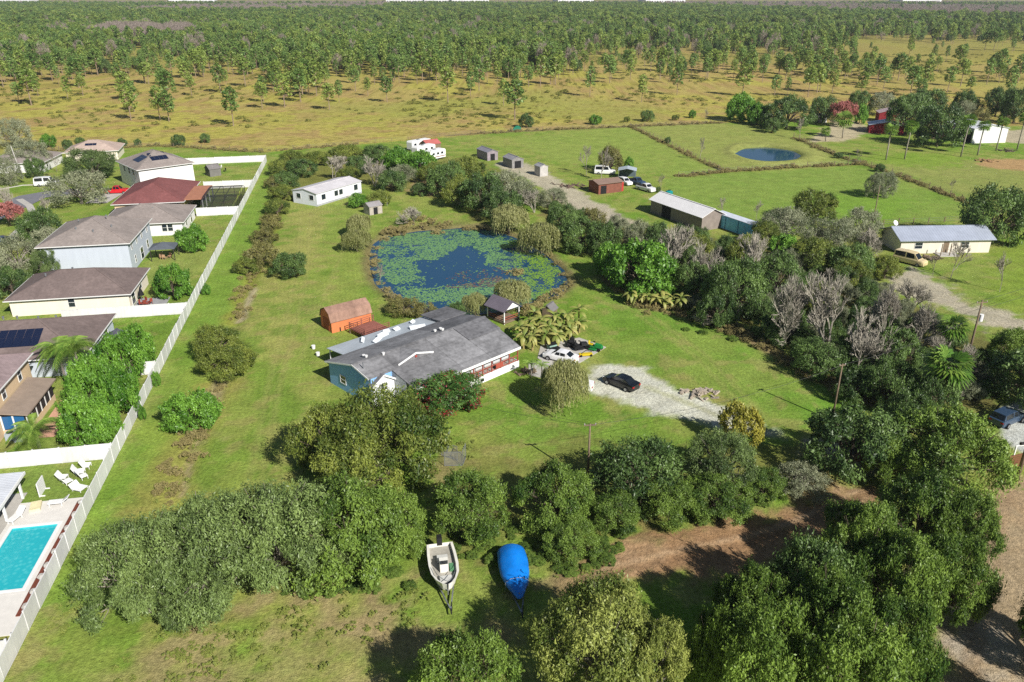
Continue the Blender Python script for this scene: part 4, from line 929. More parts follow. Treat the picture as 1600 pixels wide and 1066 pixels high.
rv('white travel trailer nearest the tall pond trees', G(668, 252), R(52), 6.5); rv('white travel trailer in the middle of three', G(648, 245), R(50), 7.5); rv('white travel trailer farthest from the pond', G(640, 236), R(48), 8)
small_shed('red_roof_shed', 'small shed with faded red roof behind the white trailers', G(668, 238), R(40), 5, 4, 2.2, 3.2, WOOD, ribbed('red_tin', S(196, 110, 104), 0, .3, .6, .1))
sg = 'sheds along the far gravel yard'
small_shed('storage_shed', 'long grey storage shed at the far end of the gravel yard', G(778, 250), R(118), 7, 3.4, 2.4, 3.0, plain('shed_mauve', S(150, 140, 146), .8, var=.2), ribbed('shed_tin', S(150, 148, 156), 0, .3, .6, .2), ('w', 1, 1.4, 1.9, DARK))
small_shed('storage_shed', 'grey open fronted shed in the middle of the gravel yard', G(818, 262), R(118), 5.5, 3.6, 2.4, 3.1, plain('shed_grey2', S(140, 138, 136), .85, var=.25), ribbed('shed_tin2', S(160, 158, 160), 0, .3, .6, .2), ('w', .8, 2, 2, DARK))
small_shed('storage_shed', 'narrow pale shed beside the gravel yard', G(856, 275), R(118), 3, 2.4, 2.6, 3.1, plain('shed_pale', S(186, 182, 178), .8), ribbed('shed_tin3', S(170, 170, 172), 0, .3, .6, .2))
small_shed('brown_shed', 'brown tin roofed shed next to the parked pickups', G(935, 304), R(26), 6.6, 4.6, 2.5, 3.0, plain('shed_redbrown', S(132, 84, 70), .85, var=.25), ribbed('brown_tin', S(150, 126, 112), 0, .35, .6, .1), ('s', .6, 1.6, 2.0, DARK), ov=.35)
MB().box(6.65, .4, 0, 7.4, 3, 2.3).build('lean_to', plain('red_lean', S(176, 60, 52), .7), bpy.data.objects['brown_shed'])
bb = small_shed('long_barn', 'long barn with white metal roof between the pickups and blue container', G(1016, 332), R(-62), 17, 5.6, 3.0, 4.3, plain('barn_wall', S(140, 130, 122), .85, var=.2), ribbed('white_tin', S(240, 238, 236), 0, .4, .6, 0, var=.08), ('s', 4, 3, 2.8, DARK), cat='barn', ov=.4)
# blue shipping container
ct = empty('shipping_container', G(1113, 352), R(-62), 'faded blue shipping container beside the long barn', 'container')
BLU = ribbed('container_blue', S(116, 196, 232), 0, .28, .6, .1, S(120, 96, 84)); MB().box(0, 0, .1, 11.2, 2.44, 2.75).build('body', BLU, ct)
MB().box(-.05, -.05, 2.755, 11.25, 2.49, 2.85).build('roof', plain('container_roof', S(206, 212, 222), .6, var=.15), ct)
for y in (.06, 1.26): MB().box(11.205, y, .15, 11.27, y + 1.12, 2.7).build('door', BLU, ct)
for x in (3.7, 7.4): MB().box(x, -.06, .1, x + .1, -.004, 2.75).build('rib_post', plain('container_post', S(60, 120, 150), .6), ct)
# tin carport
cp = empty('tin_carport', G(966, 280), R(-10), 'small tin roofed carport beside the parked pickups', 'carport')
for x in (0, 4.4):
    for y in (0, 3.6): MB().box(x-.05, y-.05, -.1, x+.05, y+.05, 2.3).build('post', STEEL, cp)
gable_roof(4.4, 3.6, 2.3, 2.8, .2, .06, 'y').build('roof', ribbed('carport_tin', S(196, 208, 216), 1, .3, .5, .2), cp); MB().box(.06, 3.56, 0, 4.34, 3.62, 2.3).build('back_wall', plain('carport_wall', S(90, 104, 112), .7), cp)
# long house at the right
LT = siding('right_house_wall', S(230, 222, 206), .3, .1); rh = house('metal_roof_house', 'long cream house with blue-grey metal roof beside the dark tree', G(1405, 397), R(3), 17.2, 7.2, 2.8, 4.2, 'gable', LT, ribbed('steel_roof', S(178, 186, 202), 0, .5, .4, .15), [('s', 12.2, 1.1, 1.6, 1.0), ('s', 3.4, 1.0, 1.4, 1.1), ('e', 3.5, 1, 1.2, 1.1)], .6, th=.1)
MB().box(8.2, -.05, .2, 9.2, -.004, 2.2).build('door', WOOD, rh)
MB().box(6.6, -2.2, -.1, 10.4, -.05, .18).build('porch_floor', CONC, rh)
for x in (6.7, 8.4, 10.2): MB().box(x-.06, -2.1, .18, x+.06, -1.98, 2.5).build('porch_post', WOOD, rh)
sd = empty('satellite_dish', rh.location + Vector((.4, 4.5, 0)), 0.4, 'round white satellite dish on a pole behind the metal roof', 'satellite dish')
MB().tube([(0,0,-.1),(0,0,4.6)], .05, 6).build('mast', STEEL, sd); m = MB(); rings = [[(math.cos(a)*r, math.sin(a)*r, r*r*.3) for a in [k*math.pi/8 for k in range(16)]] for r in (.05, .3, .52)]; m.loft(rings); m.build('dish', WHITE, sd, (0,0,4.7), (R(55),0,0))
# white barn and red barns
wb = house('white_barn', 'bright white metal barn with open end at the upper right', G(1518, 224), R(6), 11.6, 15, 4.6, 5.6, 'gable', ribbed('white_barn_wall', S(240, 240, 240), 0, .5, .5, 0, var=.05), ribbed('white_barn_roof', S(236, 238, 242), 1, .6, .45, .05), (), .3, along='y', cat='barn', th=.1)
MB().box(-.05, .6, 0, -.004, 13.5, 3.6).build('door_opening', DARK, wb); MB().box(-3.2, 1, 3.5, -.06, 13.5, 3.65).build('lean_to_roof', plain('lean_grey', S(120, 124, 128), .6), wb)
for y in (1.2, 7, 13.2): MB().box(-3.1, y, -.1, -2.95, y+.15, 3.5).build('post', STEEL, wb)
RB = plain('barn_red', S(134, 40, 48), .75, var=.2)
rb1 = small_shed('red_barn', 'red barn with blue-white roof in front of the other red barn', G(1357, 208), R(-18), 11, 7, 2.8, 3.9, RB, ribbed('barn_roof_pale', S(196, 208, 226), 1, .4, .5, .1), ('s', 5.5, 3, 2.2, STEEL), cat='barn', along='y', ov=.4)
rb2 = small_shed('red_barn', 'red barn with pinkish roof nearer the forest', G(1372, 191), R(-12), 8, 6, 3.4, 4.6, RB, ribbed('barn_roof_pink', S(206, 180, 182), 1, .4, .5, .1), ('s', 2.5, 2, 2.4, DARK), cat='barn', along='y', ov=.3)
small_shed('small_white_shed', 'small white shed half hidden left of the red-leaved tree', G(1272, 192), R(10), 5, 4, 2.3, 3, WHITE, plain('shed_roof_white', S(222, 216, 212), .6)); small_shed('small_white_shed', 'small white roofed shed under the pasture corner trees', G(1182, 190), R(5), 6, 4, 2.2, 2.8, WOOD, plain('shed_roof_white', S(222, 216, 212), .6))
# ------------------------------------------------------------------ white vinyl fences: panels and capped posts
PAN = MB(); PAN.box(.07, -.025, .06, 2.33, .025, 1.72); PAN.box(.065, -.04, 1.72, 2.335, .04, 1.83); PAN.box(.065, -.04, .02, 2.335, .04, .059)
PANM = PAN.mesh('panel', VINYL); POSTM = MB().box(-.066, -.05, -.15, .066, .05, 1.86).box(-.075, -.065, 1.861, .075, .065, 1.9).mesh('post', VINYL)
def vinyl_fence(label, a, b, skip=()):
    a, b = Vector(a), Vector(b); d = b - a; n = max(1, round(d.length / 2.4)); rz = math.atan2(d.y, d.x); k = d.length / n / 2.4
    e = empty('vinyl_fence', a, rz, label, 'fence', 'white vinyl fences')
    for i in range(n):
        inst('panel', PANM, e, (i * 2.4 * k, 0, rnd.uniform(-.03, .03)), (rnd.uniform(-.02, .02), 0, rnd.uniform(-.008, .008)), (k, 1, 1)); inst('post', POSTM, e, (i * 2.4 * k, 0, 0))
    inst('post', POSTM, e, (n * 2.4 * k, 0, 0)); return e
vinyl_fence('long white vinyl fence between the lawn and the housing plots', N(-28.2, 38), N(-28.2, 237))
vinyl_fence('white side fence above the pool yard', N(-46, 77.2), N(-28.4, 77.2)); vinyl_fence('white side fence below the cream house', N(-46, 118.5), N(-28.4, 118.5))
vinyl_fence('white side fence between the grey and red roofs', N(-37.2, 177.8), N(-28.4, 177.8)); vinyl_fence('white side fence above the red roofed house', N(-40, 204.5), N(-28.4, 204.5))
vinyl_fence('white fence running back to the solar roofed house', Vector((-95.5, 222.5, 0)), N(-28.4, 237.2)); vinyl_fence('white side fence at the bottom of the pool yard', N(-46, 49.5), N(-28.4, 49.5))
vinyl_fence('white side fence between lush trees and brown roof', N(-36.5, 97.5), N(-28.4, 97.5))
# ------------------------------------------------------------------ pool yard
PLN = plain('pool_plaster', S(70, 190, 196), .5, var=.08); DECK = plain('pool_deck', S(226, 222, 214), .8, var=.08)
u0, u1 = POOL_U; v0, v1 = POOL_V
pool = empty('swimming_pool', N((u0+u1)/2, (v0+v1)/2), NA, 'turquoise swimming pool in a white deck at the left edge', 'pool')
L2, W2 = (u1-u0)/2, (v1-v0)/2; m = MB(); m.add([(-L2,-W2,-1.5),(L2,-W2,-1.5),(L2,W2,-1.5),(-L2,W2,-1.5),(-L2,-W2,.02),(L2,-W2,.02),(L2,W2,.02),(-L2,W2,.02)], [(0,1,2,3),(4,5,1,0),(5,6,2,1),(6,7,3,2),(7,4,0,3)]); m.build('basin', PLN, pool)
t = NT('pool_water'); o = t.obj(); t.b.inputs['Base Color'].default_value = (.10, .62, .66, 1); t.b.inputs['Roughness'].default_value = .05; t.b.inputs['IOR'].default_value = 1.33
vo = t.n('ShaderNodeTexVoronoi', i_Scale=2.2); t.l(o, vo.inputs['Vector']); t.l(t.mix(t.mrange(vo.outputs['Distance'], 0, .5, .55, 0), S(46, 178, 188), S(110, 214, 214)), t.b.inputs['Base Color']); t.bump(t.noise(o, 2.5, 3), .3, .05)
MB().add([(-L2,-W2,-.12),(L2,-W2,-.12),(L2,W2,-.12),(-L2,W2,-.12)], [(0,1,2,3)]).build('water', t.m, pool)
m = MB(); c = .3; m.box(-L2-c,-W2-c,.0,L2+c,-W2-.002,.1).box(-L2-c,W2+.002,.0,L2+c,W2+c,.1).box(-L2-c,-W2,.0,-L2-.002,W2,.1).box(L2+.002,-W2,.0,L2+c,W2,.1); m.build('coping', WHITE, pool)
dk2 = MB(); 
for a0, a1, b0, b1 in ((-40, u0-.62, 52, 70.2), (u0-.62, u1+.62, v1+.62, 70.2), (u1+.62, -28.6, 52, 70.2), (u0-.62, u1+.62, 52, v0-.62)):
    q = [N(a0, b0), N(a1, b0), N(a1, b1), N(a0, b1)]; dk2.add([(p.x, p.y, .07) for p in q] + [(p.x, p.y, -.2) for p in q], [(0,1,2,3),(0,4,5,1),(1,5,6,2),(2,6,7,3),(3,7,4,0)])
dk2.v = [v for v in dk2.v]; tag(dk2.build('pool_deck', DECK), 'white pool deck paving', 'paving', kind='structure')
rim = MB()
for a0, a1, b0, b1 in ((u0-.64, u0-.3, v0-.64, v1+.64), (u1+.3, u1+.64, v0-.64, v1+.64), (u0-.3, u1+.3, v1+.3, v1+.64), (u0-.3, u1+.3, v0-.64, v0-.3)):
    q = [N(a0, b0), N(a1, b0), N(a1, b1), N(a0, b1)]; rim.add([(p.x, p.y, .074) for p in q] + [(p.x, p.y, -.3) for p in q], [(0,1,2,3),(0,4,5,1),(1,5,6,2),(2,6,7,3),(3,7,4,0)])
tag(rim.build('pool_edge_paving', DECK), 'white paving strip round the pool', 'paving', kind='structure')
bed = empty('planter_bed', N(-29.7, 54), NA, 'long brown mulch bed with pale rocks beside the white fence', 'planter'); MB().box(0, 0, .0, .95, 15.5, .16).build('mulch', plain('mulch', S(120, 66, 50), .95, var=.35, scale=3, bump=.5), bed)
for k in range(9):
    m = MB(); rk = [[(math.cos(a) * r * rnd.uniform(.8, 1.2), math.sin(a) * r * rnd.uniform(.8, 1.2), z) for a in [q * math.pi / 3 for q in range(6)]] for r, z in ((.3, 0), (.36, .16), (.2, .34))]; m.loft(rk); m.build('rock', CONC, bed, (.48, .8 + k * 1.75 + rnd.uniform(-.3, .3), .15), (0, 0, rnd.uniform(0, 6)))
pg = empty('patio_pergola', N(-41, 63.6), NA, 'white roofed patio cover beside the pool', 'pergola')
MB().box(-.3, -.6, 2.55, 6.4, 8.0, 2.7).build('roof', ribbed('pergola_roof', S(226, 230, 236), 1, .3, .5, .05), pg)
for x in (.2, 5.9):
    for y in (0, 3.7, 7.5): MB().box(x-.1, y-.1, -.1, x+.1, y+.1, 2.55).build('post', WHITE, pg)
MB().box(6.4, -.62, 2.45, 6.5, 8.02, 2.72).build('fascia', WHITE, pg)
q = [N(-42, 62.5), N(-35, 62.5), N(-35, 72), N(-42, 72)]; tag(sheet('patio_slab', [(p.x, p.y) for p in q], .078, CONC), 'grey patio slab', 'paving')
def lounger(label, p, rz, mat=WHITE, group='white pool loungers'):
    o = empty('sun_lounger', p, rz, label, 'lounger', group); MB().box(0, 0, .32, 1.3, .65, .4).build('seat', mat, o); MB().add([(1.3,0,.34),(1.9,0,.8),(1.9,.65,.8),(1.3,.65,.34),(1.3,0,.42),(1.86,0,.86),(1.86,.65,.86),(1.3,.65,.42)], [(3,2,1,0),(4,5,6,7),(0,1,5,4),(1,2,6,5),(2,3,7,6),(3,0,4,7)]).build('backrest', mat, o)
    for x in (.1, 1.2):
        for y in (.05, .55): MB().box(x, y, 0, x+.06, y+.06, .32).build('leg', mat, o)
lounger('white lounger on the deck edge beside the cream cushion', N(-32.2, 69.0, .08), NA); lounger('white lounger beside a pergola post', N(-34.4, 66.6, .08), NA + 1.2)
tag(MB().box(0,0,0,.9,1.5,.25).build('cream_cushion', plain('cream_cloth', S(232, 222, 178), .9), None, N(-33.6, 68.4, .08), (0,0,NA+.2)), 'cream cushion lying at the end of the pool deck', 'cushion')
# heap of white garden furniture
for i, (x, y, a, w, l, h) in enumerate([(118, 745, .3, .9, 1.5, .5), (104, 760, 1.0, .8, 1.4, .45), (92, 752, .1, .8, 1.2, .4), (112, 768, -.3, 1.0, 2.0, .35), (128, 752, .8, .7, 1.2, .55), (130, 735, .2, .9, 1.1, .5)]):
    e = empty('garden_chair', G(x, y), a, 'white garden chair in the heap on the pool yard lawn', 'chair', 'heap of white garden furniture')
    MB().box(0, 0, h * .6, l * .55, w, h * .75).build('seat', WHITE, e); MB().add([(0,0,h*.7),(0,w,h*.7),(-.3,w,h*2),(-.3,0,h*2),(.08,0,h*.72),(.08,w,h*.72),(-.22,w,h*2.02),(-.22,0,h*2.02)], [(0,1,2,3),(7,6,5,4),(0,4,5,1),(2,6,7,3),(1,5,6,2),(3,7,4,0)]).build('backrest', WHITE, e)
    for q in (.05, w - .1):
        MB().box(.05, q, 0, .1, q + .05, h * .6).build('leg', WHITE, e); MB().box(l*.5, q, 0, l*.5+.05, q + .05, h * .6).build('leg', WHITE, e)
e = empty('white_board', G(66, 770), NA, 'white board standing upright on the pool yard lawn', 'board'); MB().box(0, -.8, 0, .09, .8, 1.5).build('face', WHITE, e); MB().box(.09, -.7, 0, .5, -.6, .08).box(.09, .6, 0, .5, .7, .08).build('foot', WHITE, e)
for x, y, l in ((15, 690, 'left air conditioner box beside the feather palm'), (28, 692, 'right air conditioner box beside the feather palm')):
    e = empty('air_conditioner', G(x - 6, y), NA, l, 'air conditioner'); MB().box(0, 0, 0, .9, .9, .85).build('case', plain('ac_case', S(172, 180, 188), .6), e); MB().cyl((.45, .45, .855), .36, .05, 14).build('fan_grille', DARK, e)
tag(sheet('brick_patio', [tuple(N(a, b)[:2]) for a, b in ((-38.2, 83), (-36, 83), (-36, 94), (-38.2, 94))], .05, plain('brick_paving', S(206, 160, 134), .9, var=.15, scale=3)), 'pinkish brick patio', 'paving')
tag(sheet('rear_patio', [tuple(N(a, b)[:2]) for a, b in ((-37.3, 121.6), (-32.5, 121.6), (-32.5, 126.5), (-37.3, 126.5))], .05, plain('grey_paving', S(158, 158, 160), .9)), 'grey patio behind the cream house', 'paving')
CH = plain('patio_chair_red', S(150, 70, 56), .7); 
def patio_chair(label, p, rz, mat, group):
    e = empty('patio_chair', p, rz, label, 'chair', group); MB().box(0,0,.4,.55,.55,.46).build('seat', mat, e); MB().box(-.06,0,.46,0,.55,1.0).build('backrest', mat, e)
    for x in (0,.5):
        for y in (0,.5): MB().box(x,y,0,x+.05,y+.05,.4).build('leg', mat, e)
for i, (u, v) in enumerate([(-36.4, 123), (-35.2, 122.6), (-34.6, 123.8), (-35.9, 124.6)]): patio_chair('reddish patio chair behind the cream house', N(u, v, .05), i * 1.4, CH, 'patio chairs behind the cream house')
for i, (u, v) in enumerate([(-38.4, 147.2), (-37.4, 146.8), (-38.2, 148.6), (-37.0, 148.2)]): patio_chair('tan patio chair under the dark garden canopy', N(u, v), i * 1.5, plain('tan_chair', S(186, 150, 120), .8), 'chairs under the garden canopy')
e = empty('closed_parasol', N(-36.6, 125.6, .05), 0, 'closed black parasol on the grey patio', 'parasol'); MB().tube([(0,0,0),(0,0,2.4)], .04, 6).build('pole', STEEL, e); MB().tube([(0,0,.9),(0,0,1.4),(0,0,2.3)], [.5,.34,.05], 8).build('canopy', DARK, e)
e = empty('garden_swing', N(-33.4, 127.5), 0, 'low dark framed garden swing bed behind the cream house', 'swing'); MB().box(0,0,.5,1.8,1.2,.6).build('bed', plain('swing_bed', S(90, 96, 100), .7), e)
for x in (0, 1.75):
    for y in (0, 1.15): MB().box(x, y, 0, x+.06, y+.06, 1.4).build('post', SF, e)
for i, (x, y) in enumerate([(325, 270), (332, 271), (340, 266), (347, 263), (352, 268)]): patio_chair('garden seat in the yard of the solar roofed house', G(x, y), i, [WHITE, plain('black_seat', S(48, 46, 46), .7), plain('brown_seat', S(128, 92, 70), .8)][i % 3], 'garden seats behind the solar roof')
# ------------------------------------------------------------------ street at the upper left
ASP = plain('asphalt', S(122, 122, 128), .9, var=.12, scale=.6)
rd = poly_world([(-80, 330), (28, 300), (60, 294), (88, 300), (90, 318), (60, 330), (-60, 372)])
def band(name, pts, w, z, mat, kind='structure', label=None, thick=None):
    pts = [Vector((*p, 0)) for p in pts]; l, r_ = [], []
    for i, p in enumerate(pts):
        d = (pts[min(i+1, len(pts)-1)] - pts[max(i-1, 0)]).normalized(); n = Vector((-d.y, d.x, 0)); l.append(p + n * w / 2); r_.append(p - n * w / 2)
    return sheet(name, ccw([tuple(p[:2]) for p in l + r_[::-1]]), z, mat, label=label, thick=thick)
tag(band('street', [tuple(G(x, y)[:2]) for x, y in ((130, 300), (80, 303), (50, 308), (20, 322), (-40, 350), (-120, 400))], 7.5, .075, ASP), 'grey asphalt street at the upper left', 'street')
tag(band('kerb', [tuple(G(x, y)[:2]) for x, y in ((95, 290), (60, 289), (35, 290), (-20, 300))], .35, .16, CONC, thick=.2), 'pale concrete kerb along the street', 'kerb')
tag(band('sidewalk', [tuple(G(x, y)[:2]) for x, y in ((30, 312), (46, 322), (52, 334), (40, 350), (10, 380))], 1.5, .12, CONC, thick=.16), 'curved pale sidewalk at the street corner', 'sidewalk')
tag(band('driveway', [tuple(G(x, y)[:2]) for x, y in ((150, 318), (178, 302), (205, 297))], 5, .08, CONC), 'concrete drive of the red pickup', 'driveway')
# ------------------------------------------------------------------ poles, wires
def pole(name, label, p, h, arms=(), r=.14, mat=WOOD, lean=(0, 0), parts=()):
    e = empty(name, (p[0], p[1], zat(p[0], p[1])), 0, label, 'pole'); MB().tube([(0,0,-.3),(lean[0]*.5,lean[1]*.5,h*.5),(lean[0],lean[1],h)], [r, r*.85, r*.65], 8).build('shaft', mat, e, smooth=True)
    for z, L, az in arms:
        d = Vector((math.cos(az), math.sin(az), 0)) * L / 2; c = Vector((lean[0], lean[1], z)); MB().bar(c - d, c + d, .1, .12).build('crossarm', mat, e)
        for s in (-.9, .9): MB().cyl(c + d * s + Vector((0,0,.06)), .05, .14, 6).build('insulator', CONC, e)
    return e
pl1 = pole('utility_pole', 'thin wooden power pole on the lawn beside the shaded trees', G(1300, 657), 7.2, [(7.0, .8, .3)], .12)
p2_ = G(918, 752); pl2 = pole('utility_pole', 'short wooden pole rising from the front hedge', p2_, 6.6, [(6.45, 1.2, .1)], .13)
pl3 = pole('utility_pole', 'tall power pole with transformer at the right edge', G(1508, 575), 9.4, [(9.1, 1.6, .2)], .16, lean=(.0, 0)); MB().cyl((.35, 0, 6.6), .28, .9, 10).build('transformer', WHITE, pl3)
pole('utility_pole', 'weathered pole between the scrub oaks and the metal roof', G(1362, 358), 9, [], .13); pole('street_pole', 'pale leaning pole at the street corner', G(36, 280), 8.5, [], .14, CONC, (-1.0, 0))
pole('utility_pole', 'short post standing on the far pond lawn', G(605, 322), 2.4, [], .07, CONC)
pl4 = pole('utility_pole', 'thick wooden pole beside the slatted gate at the right edge', G(1588, 752), 9, [(8.8, 1.6, .3)], .2)
def wire(label, a, b, sag, r=.016):
    pts = [Vector(a).lerp(Vector(b), k / 14) - Vector((0, 0, sag * 4 * (k / 14) * (1 - k / 14))) for k in range(15)]
    tag(MB().tube(pts, r, 4).build('power_line', plain('wire_black', S(60, 60, 60), .6)), label, 'wire')
top = lambda e, z, dx=0: e.location + Vector((dx, 0, z))
wire('power line from the lawn pole toward the tall pole', top(pl1, 7.1), top(pl3, 7.4), .7, .022); wire('power line from the lawn pole to the hedge pole', top(pl1, 7.0), top(pl2, 6.5), 1.0, .018)
wire('power line from the hedge pole toward the house', top(pl2, 6.5, -.5), on_house(1.4, 4, 3.8), .8); wire('second power line from the hedge pole toward the house', top(pl2, 6.5, .5), on_house(8, -.1, 3), .9)
wire('upper line from the tall pole out of view', top(pl3, 9.2, -.6), Vector((90, 112, 9.5)), .5, .022); wire('lower line from the tall pole out of view', top(pl3, 8.2), Vector((90, 112, 8.3)), .5, .022)
# ------------------------------------------------------------------ vehicles
TYRE = plain('tyre', S(26, 26, 27), .85); RIM = plain('rim', S(170, 172, 175), .35, metal=.7); LAMPR = plain('tail_lamp', S(170, 22, 20), .3); LAMPW = plain('head_lamp', S(226, 228, 230), .2); CARGL = glass('car_glass', (.012, .016, .02, 1), .05)
def vehicle(name, label, p, rz, kind, paint, cat, z0=None, group=None):
    """front at +x; lofted body, glazed cabin, four wheels"""
    e = empty(name, (p[0], p[1], (zat(p[0], p[1]) if z0 is None else z0)), rz, label, cat, group)
    Lh, W, st, cab = {
     'sedan': (2.38, .90, [(-1, .62, .98), (-.96, .86, 1.0), (-.7, .9, 1.04), (-.2, .9, 1.0), (.35, .9, .98), (.75, .87, .9), (.95, .82, .76), (1, .7, .66)], [(-1.75, .72, .98), (-1.0, .68, 1.42), (-.2, .67, 1.46), (.35, .68, 1.42), (1.15, .74, .98)]),
     'pickup': (2.75, .97, [(-1, .9, 1.05), (-.97, .97, 1.08), (-.3, .97, 1.08), (.1, .97, 1.1), (.4, .97, 1.12), (.8, .95, 1.08), (.96, .9, 1.0), (1, .8, .85)], [(-.75, .84, 1.1), (-.55, .78, 1.78), (.1, .77, 1.84), (.7, .78, 1.78), (1.35, .86, 1.12)]),
     'van': (2.8, 1.0, [(-1, .92, 1.2), (-.97, 1.0, 1.25), (-.3, 1.0, 1.25), (.3, 1.0, 1.25), (.6, 1.0, 1.2), (.85, .96, 1.1), (.97, .88, .95), (1, .8, .8)], [(-2.72, .94, 1.25), (-2.6, .86, 2.15), (-.5, .86, 2.25), (.9, .86, 2.15), (1.75, .92, 1.2)]),
     'suv': (2.3, .92, [(-1, .8, 1.0), (-.96, .9, 1.05), (-.6, .92, 1.06), (-.1, .92, 1.06), (.4, .92, 1.05), (.78, .9, 1.0), (.96, .84, .88), (1, .72, .74)], [(-2.15, .8, 1.05), (-1.85, .72, 1.66), (-.3, .7, 1.74), (.35, .72, 1.66), (1.1, .8, 1.05)])}[kind]
    def sec(x, w, z): return [(x, -w*.96, .3), (x, -w, .5), (x, -w, z - .2), (x, -w * .93, z), (x, w * .93, z), (x, w, z - .2), (x, w, .5), (x, w*.96, .3)]
    MB().loft([sec(a * Lh, b * (W / .97 if kind == 'pickup' else 1), c) for a, b, c in st]).build('body', paint, e, smooth=False)
    ((xa, wa, za), (xb, wb_, zb), (xm, wm_, zm), (xc, wc, zc), (xd, wd, zd)) = cab
    rings = [[(xa, -wa, za-.04), (xa+.02, -wa, za), (xa+.02, wa, za), (xa, wa, za-.04)], [(xb, -wa*1.0, za-.04), (xb, -wb_, zb), (xb, wb_, zb), (xb, wa, za-.04)], [(xm, -wa*1.02, za-.04), (xm, -wm_, zm), (xm, wm_, zm), (xm, wa*1.02, za-.04)], [(xc, -wd, za-.04), (xc, -wc, zc), (xc, wc, zc), (xc, wd, za-.04)], [(xd, -wd, zd-.04), (xd-.02, -wd, zd), (xd-.02, wd, zd), (xd, wd, zd-.04)]]
    MB().loft(rings).build('cabin', paint, e)
    def pane(name, q, off):
        n = (Vector(q[1]) - Vector(q[0])).cross(Vector(q[2]) - Vector(q[0])).normalized(); n = n if n.dot(Vector(off)) > 0 else -n; c = sum((Vector(a) for a in q), Vector()) / 4
        v = [c + (Vector(a) - c) * .86 + n * .012 for a in q]; v += [a - n * .01 for a in v]
        MB().add(v, [(0,1,2,3),(7,6,5,4),(0,4,5,1),(1,5,6,2),(2,6,7,3),(3,7,4,0)]).build(name, CARGL, e)
    pane('windscreen', [(xc, -wc, zc), (xc, wc, zc), (xd, wd, zd), (xd, -wd, zd)], (1, 0, .5)); pane('rear_window', [(xb, -wb_, zb), (xb, wb_, zb), (xa, wa, za), (xa, -wa, za)], (-1, 0, .5))
    for s in (-1, 1):
        pane('side_window', [(xm, s*wm_, zm), (xc, s*wc, zc), (xc+.3, s*wd, za), (xm, s*wa*1.02, za)], (0, s, .3)); pane('side_window', [(xb, s*wb_, zb), (xm, s*wm_, zm), (xm, s*wa*1.02, za), (xb, s*wa, za)], (0, s, .3))
        MB().box(Lh*.97-.06, s*W*.72-.14, .62, Lh*.97+.0, s*W*.72+.14, .8).build('headlight', LAMPW, e); MB().box(-Lh-.015, s*W*.72-.17, .72, -Lh+.08, s*W*.72+.17, .9).build('tail_light', LAMPR, e)
        for x in (-Lh * .58, Lh * .62):
            w = MB().cyl((x, s*W*.985 - .11, .33), .33, .22, 16, 'y').build('wheel', TYRE, e); MB().cyl((x, s*W*.985 + (.112 if s > 0 else -.132), .33), .2, .02, 12, 'y').build('rim', RIM, w)
    if kind == 'pickup': MB().box(-Lh+.12, -W+.14, 1.082, -.95, W-.14, 1.1).build('bed_liner', DARK, e)
    return e
PB = carpaint('paint_black', (.006, .007, .009, 1), .16); PWt = carpaint('paint_white', S(236, 236, 236), .3); PR = carpaint('paint_red', S(200, 22, 34), .25); PBl = carpaint('paint_blue', S(52, 72, 96), .25); PTan = carpaint('paint_tan', S(216, 196, 150), .4); PGr = carpaint('paint_silver', S(176, 184, 190), .3)
c0, c1 = G(952, 598), G(987, 612); cc = G(970, 603); vehicle('sedan', 'black sedan parked on the pale gravel circle', cc, math.atan2(c0.y - c1.y, c0.x - c1.x), 'sedan', PB, 'car')
vehicle('sedan', 'white car on the concrete pad behind the rounded willow', G(876, 563), R(150), 'sedan', PWt, 'car'); vehicle('suv', 'white car mostly hidden by the rounded willow', G(897, 607), R(165), 'sedan', PWt, 'car')
vehicle('pickup', 'white pickup parked beside the tin carport', G(1009, 298), R(-55), 'pickup', PWt, 'pickup'); vehicle('pickup', 'dark blue pickup parked between two white vehicles', G(994, 288), R(-55), 'pickup', PBl, 'pickup'); vehicle('suv', 'white car parked at the brown shed', G(976, 288), R(-60), 'suv', PWt, 'car')
vehicle('van', 'white box van behind the brown shed', G(945, 272), R(-10), 'van', PWt, 'van'); vehicle('van', 'white delivery van parked on the upper left street', G(74, 290), R(15), 'van', PWt, 'van')
vehicle('pickup', 'red pickup in front of the red roofed house', G(183, 302), R(12), 'pickup', PR, 'pickup'); vehicle('sedan', 'dark blue car parked at the left edge by the street', G(8, 380), R(60), 'sedan', PBl, 'car')
vehicle('van', 'tan camper van in front of the metal roofed house', G(1421, 412), R(-50), 'van', PTan, 'van'); vehicle('suv', 'blue car on the paved drive at the right edge', G(1572, 660), R(30), 'suv', PBl, 'car')
